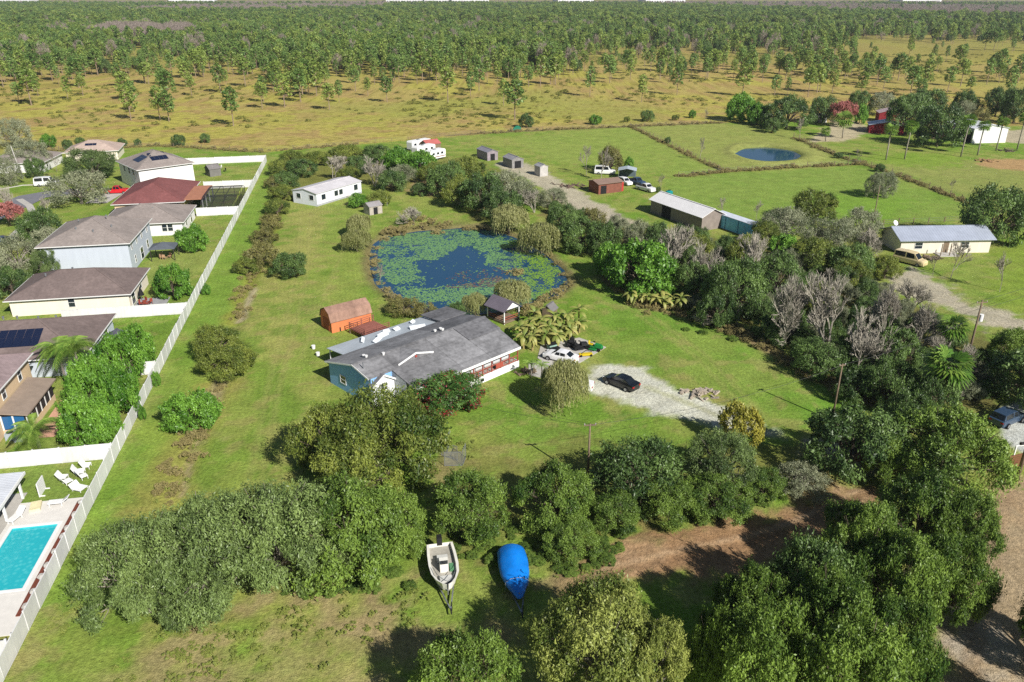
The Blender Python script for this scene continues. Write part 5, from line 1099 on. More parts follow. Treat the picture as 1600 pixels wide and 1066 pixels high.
# ------------------------------------------------------------------ concrete pad, mowers, clutter by the house
pad = [tuple(G(x, y)[:2]) for x, y in ((845, 540), (905, 528), (947, 543), (905, 568), (870, 580), (840, 560))]; tag(sheet('concrete_pad', ccw(pad), .06, CONC, thick=.2), 'cracked concrete pad beside the bananas', 'concrete pad')
tag(sheet('concrete_apron', ccw([tuple(G(x, y)[:2]) for x, y in ((826, 568), (850, 562), (872, 570), (850, 592), (826, 586))]), .055, CONC, thick=.2), 'small concrete apron at the house corner', 'concrete pad')
GRN = plain('mower_green', S(34, 128, 62), .4); YEL = plain('mower_yellow', S(216, 190, 40), .5); BLK = plain('machine_black', S(40, 40, 42), .5)
def mower(label, p, rz, mat, seat=YEL):
    e = empty('riding_mower', p, rz, label, 'mower'); MB().add([(.2,-.35,.45),(1.2,-.32,.45),(1.25,.32,.45),(.2,.35,.45),(.2,-.3,.95),(1.1,-.25,.85),(1.1,.25,.85),(.2,.3,.95)], [(3,2,1,0),(4,5,6,7),(0,1,5,4),(1,2,6,5),(2,3,7,6),(3,0,4,7)]).build('hood', mat, e)
    MB().box(-.9,-.45,.4,.2,.45,.55).build('frame', mat, e); s = MB().box(-.7,-.26,.66,-.2,.26,.78).build('seat', seat, e); MB().box(-.8,-.26,.78,-.7,.26,1.15).build('backrest', seat, s); MB().box(-.5,-.7,.15,.5,.7,.3).build('deck', mat, e)
    for x, r in ((-.65, .32), (.9, .22)):
        for y in (-.55, .37): MB().cyl((x, y, r), r, .2, 12, 'y').build('wheel', TYRE, e)
    MB().tube([(.15,0,.95),(.0,0,1.15)], .025, 6).cyl((-.02,0,1.15), .18, .03, 10).build('steering_wheel', BLK, e)
mower('green riding mower with yellow seat on the concrete pad', G(928, 546, .06), R(-30), GRN); mower('black riding mower on the concrete pad', G(905, 545, .06), R(20), BLK, BLK); mower('dark zero turn mower at the back of the concrete pad', G(893, 540, .06), R(80), BLK, BLK)
for x, y, l in ((862, 545, 'pale green storage bin on the concrete pad'), (868, 552, 'pale grey storage bin on the concrete pad')):
    e = empty('storage_bin', G(x, y, .06), R(30), l, 'bin'); MB().loft([[(-.5,-.35,0),(.5,-.35,0),(.5,.35,0),(-.5,.35,0)],[(-.6,-.42,.7),(.6,-.42,.7),(.6,.42,.7),(-.6,.42,.7)]]).build('tub', plain('bin_' + l[5:9].strip(), S(150, 186, 170) if 'green' in l else S(190, 192, 190), .6), e); MB().box(-.64,-.46,.7,.64,.46,.78).build('lid', DARK, e)
e = empty('tractor_attachment', G(915, 556, .06), R(10), 'yellow and black mower attachment on the concrete pad', 'machine'); MB().box(-.9,-.3,.15,.9,.3,.35).build('deck', YEL, e); MB().tube([(-.6,0,.35),(0,0,.8),(.9,.1,.5)], .05, 6).build('arm', BLK, e)
for s in (-.7, .7): MB().cyl((s, -.4, .16), .16, .12, 10, 'y').build('wheel', TYRE, e)
small_shed('well_cover', 'tiny peaked roof standing among the bananas', G(862, 497), R(60), 1.8, 1.6, 1.1, 1.8, WOOD, plain('well_roof', S(120, 118, 118), .8))
def pile(name, label, p, n, r, mat, cat, sz=.4, box=True):
    e = empty(name, (p[0], p[1], zat(p[0], p[1])), 0, label, cat)
    for i in range(n):
        a, q = rnd.uniform(0, 6.3), rnd.uniform(0, r); L = rnd.uniform(sz, sz * 3)
        MB().obox((0,0,0), (L/2,0,0), (0,rnd.uniform(.06,.2),0), (0,0,rnd.uniform(.04,.12))).build('piece', mat, e, (math.cos(a)*q*1.6, math.sin(a)*q, .1 + rnd.uniform(0, .35) * (1 - q / r)), (rnd.uniform(-.3,.3), rnd.uniform(-.3,.3), rnd.uniform(0, 3.1)))
    return e
pile('rubble_pile', 'rubble pile on the lawn beside the drive', G(1094, 616), 46, 1.5, plain('rubble', S(172, 160, 144), .9, var=.3), 'rubble')
pile('log_pile', 'pile of cut logs and brush in the right pasture', G(1540, 252), 22, 2.2, plain('log_wood', S(164, 132, 96), .9, var=.3), 'logs', .9); pile('brush_pile', 'dark brush heap beside the white barn palms', G(1575, 236), 16, 2, BARK, 'brush', .9)
pile('lumber_pile', 'scrap lumber beside the tan camper van', G(1455, 404), 14, 1.2, WOOD, 'lumber', .7); pile('scrap_pile', 'scrap heap at the porch corner of the house', G(822, 582), 14, .9, WOOD, 'scrap', .5); pile('yard_clutter', 'clutter stored along the far gravel yard', G(888, 292), 26, 3.2, plain('clutter', S(110, 92, 80), .8, var=.4), 'clutter', .8)
e = empty('water_tank', G(1045, 309), 0, 'teal plastic tank behind the long barn', 'tank'); MB().tube([(0,0,0),(0,0,1.5),(0,0,1.75)], [.85,.85,.35], 14).build('shell', plain('tank_teal', S(30, 140, 140), .5), e); MB().cyl((0,0,1.75), .3, .12, 10).build('lid', DARK, e)
e = empty('green_tarp_heap', G(808, 204), 0, 'green tarp heap at the back fence beside the lone tree', 'tarp'); MB().loft([[(-1.6,-1,0),(1.6,-1,0),(1.6,1,0),(-1.6,1,0)],[(-1.2,-.8,1.0),(1.3,-.7,1.2),(1.2,.8,1.1),(-1.3,.7,.9)],[(-.4,-.2,1.6),(.5,-.2,1.7),(.5,.3,1.6),(-.4,.2,1.5)]]).build('cover', plain('tarp_green', S(22, 116, 88), .6), e)
for i, (x, y, l) in enumerate([(440, 547, 'upper white bucket on the lawn beside the lean-to'), (447, 558, 'lower white bucket on the lawn beside the lean-to')]):
    e = empty('bucket', G(x + 50, y - 2), 0, l, 'bucket'); MB().tube([(0,0,0),(0,0,.5)], [.22,.28], 10).build('tub', WHITE, e)
# chain link pen on the lawn
pen = empty('wire_pen', G(690, 712), R(-12), 'broken wire pen with metal frames beside the olive clump', 'pen')
t = NT('chain_link'); o = t.obj(); tr = t.n('ShaderNodeBsdfTransparent'); ms = t.n('ShaderNodeMixShader'); ms.inputs[0].default_value = .3; t.b.inputs['Base Color'].default_value = S(150, 154, 156); t.l(tr.outputs[0], ms.inputs[1]); t.l(t.b.outputs[0], ms.inputs[2]); t.l(ms.outputs[0], t.out.inputs[0]); LINK = t.m
for a, b in (((0, 0), (1.9, -.6)), ((.4, .6), (.2, 2.4)), ((.9, -1.9), (2.6, -1.5)), ((2.7, -1.4), (2.6, .2))):
    a, b = Vector((*a, 0)), Vector((*b, 0)); z = Vector((0, 0, 1.7)); m = MB(); m.bar(a, a+z, .05).bar(b, b+z, .05).bar(a+z, b+z, .05).bar(a+z*.05, b+z*.05, .05); f_ = m.build('gate_frame', STEEL, pen); MB().add([a+z*.05, b+z*.05, b+z*.98, a+z*.98], [(0,1,2,3)]).build('wire_mesh', LINK, f_)
# ------------------------------------------------------------------ boats
bp, bs = G(700, 922, 1.0), G(687, 852, 1.0); brz = math.atan2(bp.y - bs.y, bp.x - bs.x); bl = (bp - bs).length
def hull_rings(L, B, top, keel=.45):
    out = []
    for k, (x, w, s, kz) in enumerate([(0, .9, .9, .0), (.25, .98, .92, .0), (.5, 1.0, .95, .0), (.7, .92, 1.0, .05), (.85, .68, 1.06, .15), (.95, .36, 1.12, .35), (1.0, .06, 1.16, .6)]):
        w *= B / 2; t_ = top * s; kk = keel + kz * (top - keel)
        out.append([(x*L, 0, kk), (x*L, -w*.7, kk+.18*(1-kz)), (x*L, -w, t_), (x*L, w, t_), (x*L, w*.7, kk+.18*(1-kz))])
    return out
bt = empty('open_boat', (bs.x, bs.y, 0), brz, 'open white motor boat on its trailer, bow toward the viewer', 'boat'); GEL = plain('gelcoat', S(232, 230, 220), .35, var=.08)
rg = hull_rings(bl, 2.5, 1.35); m = MB(); b0 = 0
for r in rg: m.v += r
for i in range(len(rg) - 1):
    for k in (0, 1, 3, 4): k2 = (k + 1) % 5; m.f.append((i*5+k, i*5+k2, (i+1)*5+k2, (i+1)*5+k))
m.f += [(0, 4, 3, 2, 1)]; m.build('hull', GEL, bt)
m = MB(); inn = [[(x*.985+.05, y*(1-.18) if True else y, z-.0) for x, y, z in (r[2], r[3])] for r in rg]
for i in range(len(rg) - 1):
    for s in (0, 1):
        a, b = Vector(rg[i][2+s]), Vector(rg[i+1][2+s]); c_, d_ = Vector(inn[i+1][s]), Vector(inn[i][s]); m.add([a, b, c_, d_] , [(0,1,2,3)]); m.add([d_, c_, c_ - Vector((0,0,.5)), d_ - Vector((0,0,.5))], [(0,1,2,3)])
m.build('gunwale', GEL, bt)
fl = MB(); fl.v = [(x, y, .86) for x, y, z in [p for r in inn for p in (r[0],)]] + [(x, y, .86) for x, y, z in [r[1] for r in inn][::-1]]; fl.f = [tuple(range(len(fl.v)))]; fl.build('cockpit_floor', plain('boat_floor', S(176, 172, 160), .8, var=.25), bt)
MB().box(bl*.45, -.35, .87, bl*.6, .35, 1.75).build('console', GEL, bt); MB().box(bl*.6, -.3, 1.75, bl*.6+.04, .3, 2.1).build('windscreen', CARGL, bt); MB().box(bl*.3, -.45, .87, bl*.38, .45, 1.35).build('seat', plain('boat_seat', S(206, 206, 200), .6), bt)
MB().box(bl*.72, -.5, .87, bl*.84, .5, 1.15).build('bow_seat', plain('boat_seat', S(206, 206, 200), .6), bt); MB().box(bl*.5, .45, .87, bl*.6, .8, 1.3).build('cooler', plain('cooler_green', S(90, 140, 100), .6), bt)
MB().tube([(bl*.6,-.95,1.55),(bl*.8,-.72,1.72),(bl*.95,-.3,1.85),(bl*1.0,0,1.88),(bl*.95,.3,1.85),(bl*.8,.72,1.72),(bl*.6,.95,1.55)], .025, 5).build('bow_rail', STEEL, bt)
e_ = MB().box(-.55, -.22, 1.0, .05, .22, 1.75).build('outboard_motor', BLK, bt); MB().box(-.4, -.08, .3, -.15, .08, 1.0).build('leg', BLK, e_)
def trailer(label, p, rz, L, col):
    e = empty('boat_trailer', p, rz, label, 'trailer', 'boat trailers'); m = MB(); m.bar((.2,-.8,.4),(L*.7,-.7,.4),.1).bar((.2,.8,.4),(L*.7,.7,.4),.1).bar((L*.7,-.7,.4),(L+1.6,0,.42),.1).bar((L*.7,.7,.4),(L+1.6,0,.42),.1).bar((.3,-.8,.4),(.3,.8,.4),.1).bar((L*.4,-.75,.4),(L*.4,.75,.4),.1); m.build('frame', STEEL, e)
    MB().bar((L+1.5,0,.42),(L+2.1,0,.42),.1).build('coupler', BLK, e); MB().tube([(L+1.3,.12,.02),(L+1.3,.12,.9)], .05, 6).build('jack', BLK, e); MB().bar((L*.98,0,.45),(L+.1,0,1.1),.1).build('winch_post', STEEL, e)
    for y in (-1.05, .83): MB().cyl((L*.3, y, .33), .33, .22, 14, 'y').build('wheel', TYRE, e)
trailer('galvanised trailer under the open white boat', (bs.x, bs.y, 0), brz, bl, STEEL)
tp, ts = G(812, 938, .6), G(797, 850, 1.4); trz = math.atan2(tp.y - ts.y, tp.x - ts.x); tL = (tp - ts).length
tb = empty('covered_boat', (ts.x, ts.y, 0), trz, 'boat wrapped in a bright blue tarp on its trailer', 'boat'); TARP = plain('tarp_blue', S(16, 128, 226), .45, var=.14, scale=1.6, bump=.35, bscale=1.3, spec=.5)
rings = []
for x, w, zt, zs in [(-.02, .86, 1.55, 1.1), (.12, .98, 1.95, 1.2), (.3, 1.02, 2.0, 1.25), (.55, .98, 1.8, 1.25), (.75, .74, 1.55, 1.15), (.9, .4, 1.2, .95), (1.0, .1, .8, .62)]:
    w *= 1.25; rings.append([(x*tL, -w*1.02, .42 + .3*(x>.8)), (x*tL, -w*1.05, zs), (x*tL, -w*.55, (zs+zt)/2 + .14), (x*tL, 0, zt), (x*tL, w*.55, (zs+zt)/2 + .14), (x*tL, w*1.05, zs), (x*tL, w*1.02, .42 + .3*(x>.8))])
bmo = MB().loft(rings).build('tarp', TARP, tb, smooth=True)
sm = bmo.modifiers.new('sub', 'SUBSURF'); sm.levels = 2; sm.render_levels = 2
tx = bpy.data.textures.new('tarp_folds', 'CLOUDS'); tx.noise_scale = .8; dm = bmo.modifiers.new('folds', 'DISPLACE'); dm.texture = tx; dm.strength = .13; dm.texture_coords = 'LOCAL'
for r_ in (rings[4],): MB().tube([(p[0], p[1] * 1.0, p[2] + .06) for p in r_], .014, 5).build('rope', plain('rope_pale', S(196, 196, 190), .8), tb)
trailer('trailer under the blue tarped boat', (ts.x, ts.y, 0), trz, tL - .4, STEEL)
# gate, mailbox at the lower right
gt = empty('slatted_gate', G(1572, 735), R(20), 'low brown slatted gate beside the thick wooden pole', 'gate'); GW = plain('gate_brown', S(120, 78, 56), .85)
for k in range(6): MB().box(0, -.03, .2 + k * .26, 2.6, .03, .38 + k * .26).build('slat', GW, gt)
for x in (-.08, 2.62): MB().box(x, -.06, -.1, x + .1, .06, 1.9).build('post', GW, gt)
mbx = empty('mailbox', G(1584, 712), R(10), 'white mailbox on a white post beside the paved drive', 'mailbox'); MB().box(-.06,-.06,-.1,.06,.06,1.15).build('post', WHITE, mbx); MB().box(-.1,-.05,1.15,.9,.05,1.25).build('arm', WHITE, mbx); MB().tube([(.4,0,1.42),(1.0,0,1.42)], .17, 10).build('box', BLK, mbx)
# ------------------------------------------------------------------ pasture fences: posts, wires and rough grass
POM = MB().box(-.07, -.07, -.2, .07, .07, 1.35).mesh('post', WOOD)
def wire_fence(label, pts, step=3.2, name='wire_fence', rails=2):
    pts = [G(*p) for p in pts]; e = empty(name, pts[0], 0, label, 'fence', 'pasture fences'); m = MB()
    for a, b in zip(pts[:-1], pts[1:]):
        n = max(1, int((b - a).length / step))
        for i in range(n):
            q = a.lerp(b, i / n) - pts[0]; inst('post', POM, e, (q.x, q.y, 0), (rnd.uniform(-.05,.05), rnd.uniform(-.05,.05), 0), (1, 1, rnd.uniform(.85, 1.1)))
        for r in range(rails + 1): m.bar(a - pts[0] + Vector((0,0,.35+.4*r)), b - pts[0] + Vector((0,0,.35+.4*r)), .025)
    m.build('wire', STEEL, e); return e
wire_fence('pasture fence dividing the left and pond pastures', [(985, 198), (1050, 228), (1130, 268)]); wire_fence('pasture fence below the small pond', [(1060, 276), (1130, 269), (1240, 262), (1345, 257)], 4)
wire_fence('pasture fence running past the right palms', [(1240, 215), (1310, 245), (1380, 266), (1520, 320)], 4); wire_fence('fence in front of the prairie behind the pastures', [(735, 210), (800, 206), (985, 198), (1130, 192)], 5); wire_fence('fence in front of the prairie behind the housing plots', [(60, 237), (250, 228), (405, 238), (560, 226), (735, 210)], 5)
wire_fence('wire fence behind the metal roofed house', [(1380, 352), (1450, 349), (1500, 346)], 3)
# ------------------------------------------------------------------ palms and bananas: each frond a piece
def frond_mesh(name, mat, L=1.0, n=16, droop=.55, w=.2, lift=.55):
    P, D, T, A = [], [], [], []; v, f = [], []
    for i in range(n + 1):
        s = i / n; x = L * s * (1 - .12 * s); z = lift * L * s - droop * L * s * s * 1.5
        if i == n: break
        for sd_ in (-1, 1):
            ln = w * (1 - abs(s - .45) * 1.2) + .03; b = len(v); wd = L / n * .75
            v += [(x - wd * .5, 0, z), (x + wd * .5, 0, z), (x + ln * .35 + wd * .2, sd_ * ln, z - ln * .55)]; f.append((b, b + 1, b + 2))
    return npmesh(name, np.array(v), np.array(f), mat, {'tint': ('FLOAT', np.repeat(np.clip(npr.uniform(.1, .95, len(v) // 3), 0, 1), 3))})
FR1 = frond_mesh('frond', LM['palm'], n=26, w=.26); FR2 = frond_mesh('frond', LM['palm'], n=28, droop=.85, lift=.75, w=.32)
def feather_palm(label, p, h, L, n=17, trunk=.16, mesh=FR1, group=None, lean=(0, 0)):
    e = empty('feather_palm', (p[0], p[1], 0), rnd.uniform(0, 6), label, 'palm', group); MB().tube([(0,0,-.2),(lean[0]*.4,lean[1]*.4,h*.5),(lean[0],lean[1],h)], [trunk*1.2, trunk, trunk*.8], 8).build('trunk', BARK_GREY, e, smooth=True)
    for k in range(n):
        inst('frond', mesh, e, (lean[0], lean[1], h), (rnd.uniform(-.15,.15), rnd.uniform(-.5,.35) - .1, k * 2.399), (L * rnd.uniform(.85, 1.1),) * 3)
g = 'feather palms behind the fence'
feather_palm('feather palm of the pair, nearer the tan house', G(104, 600), 4.8, 3.3, 24, .14, FR2, g); feather_palm('feather palm of the pair, nearer the lush trees', G(130, 602), 5.2, 3.3, 24, .14, FR2, g); feather_palm('low feather palm leaning over the white pool yard fence', G(62, 700), 2.4, 3.0, 22, .17, FR1, g)
feather_palm('small feather palm at the house porch corner', G(830, 590), 2.0, 1.3, 13, .08, FR1, 'small palms at the house corner'); feather_palm('small feather palm on the concrete apron', G(846, 596), 2.3, 1.4, 13, .08, FR1, 'small palms at the house corner')
def fan_crown(name, mat, n=44):
    v, f, T = [], [], []
    for i in range(n):
        d = sph(1)[0]; d[2] = d[2] * .8 + .15; d = unit(d); up = np.array([0, 0, 1.0]); sx = unit(np.cross(d, up) + 1e-6); sy = np.cross(sx, d); tt = npr.uniform(.1, .9); base = d * .35
        for k in range(7):
            a = (k - 3) * .38; q = d * math.cos(a) + sx * math.sin(a); b = len(v); wv = np.cross(q, sy); tip = base + q * .62 - np.array([0, 0, .12 + .12 * abs(k - 3) / 3])
            v += [base - wv * .02, base + q * .35 + wv * .05, tip, base + q * .35 - wv * .05]; f.append((b, b+1, b+2, b+3)); T += [tt] * 4
    return npmesh(name, np.array(v), np.array(f), mat, {'tint': ('FLOAT', np.array(T))})
FANM = fan_crown('fan_crown', LM['palm']); DEADM = None
def cabbage_palm(label, p, h, r=1.5, group=None, lean=0.0, tw=.2):
    e = empty('cabbage_palm', (p[0], p[1], 0), rnd.uniform(0, 6), label, 'palm', group); MB().tube([(0,0,-.2),(lean*.3,0,h*.35),(lean*.8,0,h*.7),(lean,0,h)], [tw*1.1, tw, tw*.9, tw*.9], 8).build('trunk', BARK_GREY, e, smooth=True); inst('crown', FANM, e, (lean,0,h+.2), (0,0,rnd.uniform(0,6)), (r * 1.5, r * 1.5, r * 1.4))
g = 'tall palms of the homestead'
for x, y, h, s, r in [(1384, 250, 8.5, 'palm at the left of the row of tall pasture palms', 1.7), (1413, 249, 9.5, 'leaning palm before the great dark oaks', 1.7), (1501, 245, 10.5, 'tall palm just left of the white barn', 1.7), (1527, 243, 8.6, 'palm standing before the white barn wall', 1.6), (1556, 236, 8.6, 'palm at the far corner of the white barn', 1.6), (1589, 234, 9.5, 'palm at the right edge beyond the barn', 1.6),
    (1316, 216, 6, 'full crowned palm before the red-leaved tree', 2.6), (1290, 221, 3.2, 'short palm left of the full crowned palm', 1.4), (1455, 205, 7, 'palm half hidden in the great dark oaks', 1.8), (1477, 560, 4.4, 'low cabbage palm with yellow fronds under the tall pole', 1.6)]:
    cabbage_palm(s, G(x, y), h, r, g, rnd.uniform(-.3, .5))
cabbage_palm('cabbage palm with yellowing crown over the shaded lawn corner', G(1462, 650), 6.2, 2.2, g)
def banana_leaf(name):
    v, f, T = [], [], []; n = 7
    for i in range(n + 1):
        s = i / n; x = s * 1.0; z = .75 * s - .95 * s * s; w = .17 * math.sin(math.pi * min(1, s * .92 + .06)) + .01; v += [(x, -w, z - w * .35), (x, 0, z + .02), (x, w, z - w * .35)]; T += [.15 + .55 * s] * 3
    for i in range(n): b = i * 3; f += [(b, b+1, b+4, b+3), (b+1, b+2, b+5, b+4)]
    return npmesh(name, np.array(v), np.array(f), LM['banana'], {'tint': ('FLOAT', np.array(T))}, True)
BLM = banana_leaf('leaf'); BST = plain('banana_stem', S(164, 148, 96), .85, var=.3, scale=3)
def banana(label, p, h, L, n, group):
    e = empty('banana_plant', (p[0], p[1], zat(p[0], p[1])), rnd.uniform(0, 6), label, 'banana plant', group); MB().tube([(0,0,-.1),(0,0,h*.6),(.05,0,h)], [.15,.12,.07], 7).build('stem', BST, e)
    for k in range(n): inst('leaf', BLM, e, (.04, 0, h * rnd.uniform(.8, 1.0)), (rnd.uniform(-.2,.2), rnd.uniform(-.6, .75), k * 2.399), (L * rnd.uniform(.8, 1.15), L * rnd.uniform(.8, 1.2), L))
for x, y in [(812,530),(826,522),(838,535),(845,520),(858,530),(866,518),(876,528),(884,512),(896,520),(904,508),(818,545),(852,542),(870,538),(890,530),(836,512),(832,548),(905,520)]: banana('banana plant in the clump beside the house and concrete pad', G(x, y), rnd.uniform(1.6, 2.8), rnd.uniform(1.4, 1.9), 11, 'bananas beside the house')
for x, y in [(985,475),(998,477),(1010,480),(1024,482),(1036,483),(1048,482),(1062,485),(1030,474),(1004,470)]: banana('yellowish banana plant in the row under the bright green tree', G(x, y), rnd.uniform(1.5, 2.2), rnd.uniform(1.5, 2.0), 9, 'bananas under the bright green tree')
for x, y in [(1088,493),(1100,496),(1112,494)]: banana('green banana plant at the far end of the lawn edge', G(x, y), 1.4, 1.4, 8, 'small bananas at the lawn edge')
# ------------------------------------------------------------------ trees and shrubs, front to back
g = 'live oaks in the lower corner beside the white fence'
tree('oak', 218, 892, 190, 8, 'grey-green live oak at the fence end of the lower oak row', g)
tree('oak', 318, 862, 215, 8.5, 'second live oak from the white fence in the lower oak row', g)
tree('oak', 430, 842, 225, 8.5, 'wide live oak in the middle of the lower oak row', g)
tree('oak2', 540, 826, 205, 8, 'live oak near the white boat in the lower oak row', g)
tree('oak2', 612, 822, 110, 6, 'smaller live oak at the boat end of the lower oak row', g)
tree('oak', 300, 930, 130, 4.5, 'low live oak bush in front of the lower oak row', g)
g = 'trees along the front hedge line'
tree('oak2', 738, 792, 136, 6, 'rounded green tree directly behind the open white boat', g)
tree('oak2', 868, 775, 125, 6, 'pale green tree behind the blue tarped boat', g)
tree('oak2', 893, 842, 90, 3.2, 'low green shrub right beside the blue tarped boat', g, cat='shrub')
tree('dark', 1000, 735, 140, 6, 'dark dense tree beside the short wooden pole in the hedge line', g)
tree('oak2', 1045, 782, 100, 3.6, 'low green thicket above the churned dirt track', g)
tree('oak', 1128, 722, 120, 6, 'greyish tree in front of the golden tree by the drive', g)
tree('oak2', 1120, 776, 110, 3.8, 'bushy green tree at the bend of the dirt track', g)
tree('oak2', 960, 800, 84, 3.2, 'shrubby green tree between the blue tarp and the dirt track', g)
tree('oak2', 1195, 755, 70, 3, 'small green bush below the golden tree beside the dirt track', g)
tree('gold', 1160, 664, 72, 5, 'golden yellow tree where the gravel drive leaves the lawn')
tree('grey', 1255, 752, 90, 2.8, 'sparse grey brush on the bank above the dirt track', cat='shrub')
tree('dark', 1335, 690, 150, 7.5, 'dark oak where the drive passes under the trees', g)
tree('dark', 1420, 655, 90, 6, 'dark tree in deep shade beside the cabbage palm', g)
g = 'oaks massed at the lower right'
tree('oak2', 1480, 706, 185, 8.5, 'large oak beside the grey paved drive and mailbox', g)
tree('oak2', 1392, 718, 90, 5.5, 'oak at the shaded end of the dirt track', g)
tree('oak2', 1440, 808, 132, 7.9, 'tall oak beside the orange earth at the right', g)
tree('oak2', 1345, 848, 132, 7.9, 'oak standing over the shaded end of the dirt track', g)
tree('oak2', 1502, 828, 109, 7.5, 'outer oak nearest the orange earth at the right', g)
tree('oak2', 1488, 905, 123, 7.5, 'outer oak overhanging the right dirt road', g)
tree('oak2', 1405, 915, 159, 8.8, 'broad oak in the middle of the lower right grove', g)
tree('dark', 1275, 916, 132, 7.9, 'darker oak shading the churned dirt track', g)
tree('oak2', 1305, 985, 162, 8.8, 'oak near the bottom edge in the lower right grove', g)
tree('oak2', 1400, 1012, 132, 7.9, 'bottom edge oak next to the right dirt road', g)
tree('oak2', 1180, 950, 132, 7.5, 'oak between the yellow-green oak and the grove', g)
tree('yellowoak', 938, 1003, 225, 8.5, 'yellow-green oak at the bottom below the blue tarp')
tree('yellowoak', 1020, 1048, 120, 7.5, 'yellow-green oak cut by the bottom edge', g)
tree('oak2', 725, 1062, 160, 6.5, 'green oak cut by the bottom edge below the white boat', g)
tree('oak2', 1200, 1045, 180, 9.5, 'oak crown cut by the bottom edge in the lower right grove', g)
tree('oak2', 1120, 1020, 100, 8, 'narrow oak beside the yellow-green oak at the bottom', g)
tree('oak2', 1330, 1085, 200, 9.5, 'lowest oak crown at the bottom edge of the grove', g)
tree('oak2', 1690, 985, 150, 8.5, 'oak beyond the right dirt road casting shade on it', g)
tree('oak2', 1690, 1110, 170, 9, 'oak at the lower right corner casting shade on the road', g)
tree('dark', 1650, 590, 180, 8.5, 'dark oak at the right edge above the paved drive', g)
tree('oak2', 1585, 552, 80, 6, 'oak beside the tall power pole at the right', g)
# round the house
tree('olive', 515, 690, 122, 7.5, 'olive-gold oak on the lawn side of the big clump before the house')
tree('olive', 602, 680, 190, 9, 'large olive-gold oak directly in front of the house gable')
tree('olive', 560, 735, 150, 6.5, 'lower olive-gold oak in front of the big clump')
tree('bloom', 703, 612, 128, 4.2, 'bougainvillea bush with red blooms against the house front', cat='bush')
tree('willow', 880, 600, 86, 6.2, 'rounded willow on the lawn beside the gravel circle')
tree('bright', 299, 638, 82, 4.2, 'bright green round shrub beside the ditch', cat='shrub')
tree('olive', 337, 532, 80, 4.8, 'olive shrub by the ditch, upper one of the pair', cat='shrub')
tree('olive', 357, 562, 92, 3.6, 'olive shrub by the ditch, lower one of the pair', cat='shrub')
tree('brown', 407, 398, 66, 4.6, 'brownish shrub by the ditch next to a dense green one', cat='shrub')
tree('dark', 452, 414, 60, 4.2, 'dense green shrub at the lawn end of the ditch thicket', cat='shrub')
tree('olive', 385, 412, 44, 3, 'low olive shrub on the fence side of the ditch thicket', cat='shrub')
g = 'low shrubs along the upper ditch'
for x, y, w, h, k, lab in [(412,366,44,3.2,'brown','brownish shrub just above the thicket at the ditch'),(424,344,42,3,'brown','brownish shrub in the ditch row opposite the far pond willow'),(432,322,44,3.4,'olive','olive shrub in the ditch row just below the mobile home'),(440,300,42,3.4,'olive','olive shrub in the ditch row level with the mobile home'),(430,285,36,3,'brown','brownish shrub in the ditch row close to the white fence'),
  (446,280,42,4,'dark','dark green shrub in the ditch row just above the mobile home'),(438,262,44,4,'olive','olive shrub in the ditch row nearest the white fence corner'),(470,262,50,4.5,'dark','dark green shrub directly behind the mobile home end'),(455,245,40,4.5,'olive','olive shrub at the far end of the ditch row'),(492,248,44,4,'olive','olive shrub beside the far bare grey tree')]:
    tree(k, x, y, w, h, lab, g, cat='shrub')
tree('bare', 520, 262, 46, 6.5, 'bare grey tree behind the white mobile home')
tree('bare', 584, 266, 50, 8, 'taller bare tree among green shrubs beyond the mobile home')
g = 'trees behind the pond'
for k, x, y, w, h, s in [
 ('dark', 560, 258, 44, 5, 'dark tree between the two bare trees'), ('olive', 545, 272, 36, 3.5, 'olive shrub under the bare grey tree'),
 ('dark', 612, 282, 52, 5, 'dark tree at the far lawn edge right of the bare tree'), ('grey', 628, 272, 46, 4.6, 'greyish tree at the far lawn edge'),
 ('bright', 622, 247, 52, 6, 'fresh green tree below the white trailers'), ('bright', 655, 255, 56, 6, 'fresh green tree beside the white trailers'),
 ('olive', 676, 270, 50, 5, 'olive tree behind the pond trees'), ('dark', 590, 240, 50, 5, 'dark tree at the far corner of the plot'), ('olive', 540, 240, 56, 5, 'olive tree at the far corner of the plot'),
 ('dark', 656, 296, 30, 3, 'small round shrub alone on the far lawn'), ('dark', 700, 280, 64, 8, 'tall dark tree at the far end of the pond trees'),
 ('olive', 735, 270, 62, 8, 'sunlit olive tree among the tall pond trees'), ('dark', 752, 300, 70, 8.5, 'tall dark tree above the pond shade'),
 ('olive', 722, 300, 56, 7, 'olive leafy tree facing the far lawn'), ('grey', 790, 290, 74, 7, 'grey-leaved tree beside the gravel yard'),
 ('dark', 785, 322, 60, 6.5, 'dark tree behind the paired willows'), ('grey', 815, 305, 64, 6, 'pale grey-leaved tree beside the gravel yard'),
 ('dark', 880, 342, 56, 6, 'dark tree on the gravel yard side of the willows'), ('dark', 905, 365, 66, 7, 'dark rounded tree at the pond corner'),
 ('grey', 865, 310, 50, 4.5, 'low grey brush at the gravel yard edge'), ('brown', 925, 345, 46, 5, 'brownish tree at the gravel yard edge'), ('dark', 945, 375, 56, 6.5, 'dark tree left of the big bright green tree')]:
    tree(k, x, y, w, h, s, g)
tree('willow', 562, 352, 46, 4.6, 'pale willow on the lawn nearer the mobile home'); tree('willow', 557, 376, 50, 4.4, 'pale willow at the lawn edge of the pond')
tree('willow', 795, 342, 66, 6, 'yellowish willow on the far bank of the pond'); tree('willow', 846, 368, 76, 6.5, 'larger yellowish willow at the far corner of the pond')
tree('willow', 800, 458, 64, 5, 'pale willow at the pond edge behind the gazebo'); tree('willow', 742, 472, 44, 3.8, 'small pale willow at the pond edge behind the house')
tree('bare', 645, 336, 60, 4.2, 'pale leafless shrub above the far pond bank', cat='shrub'); tree('sapling', 592, 420, 26, 4, 'small leafless sapling at the left pond bank')
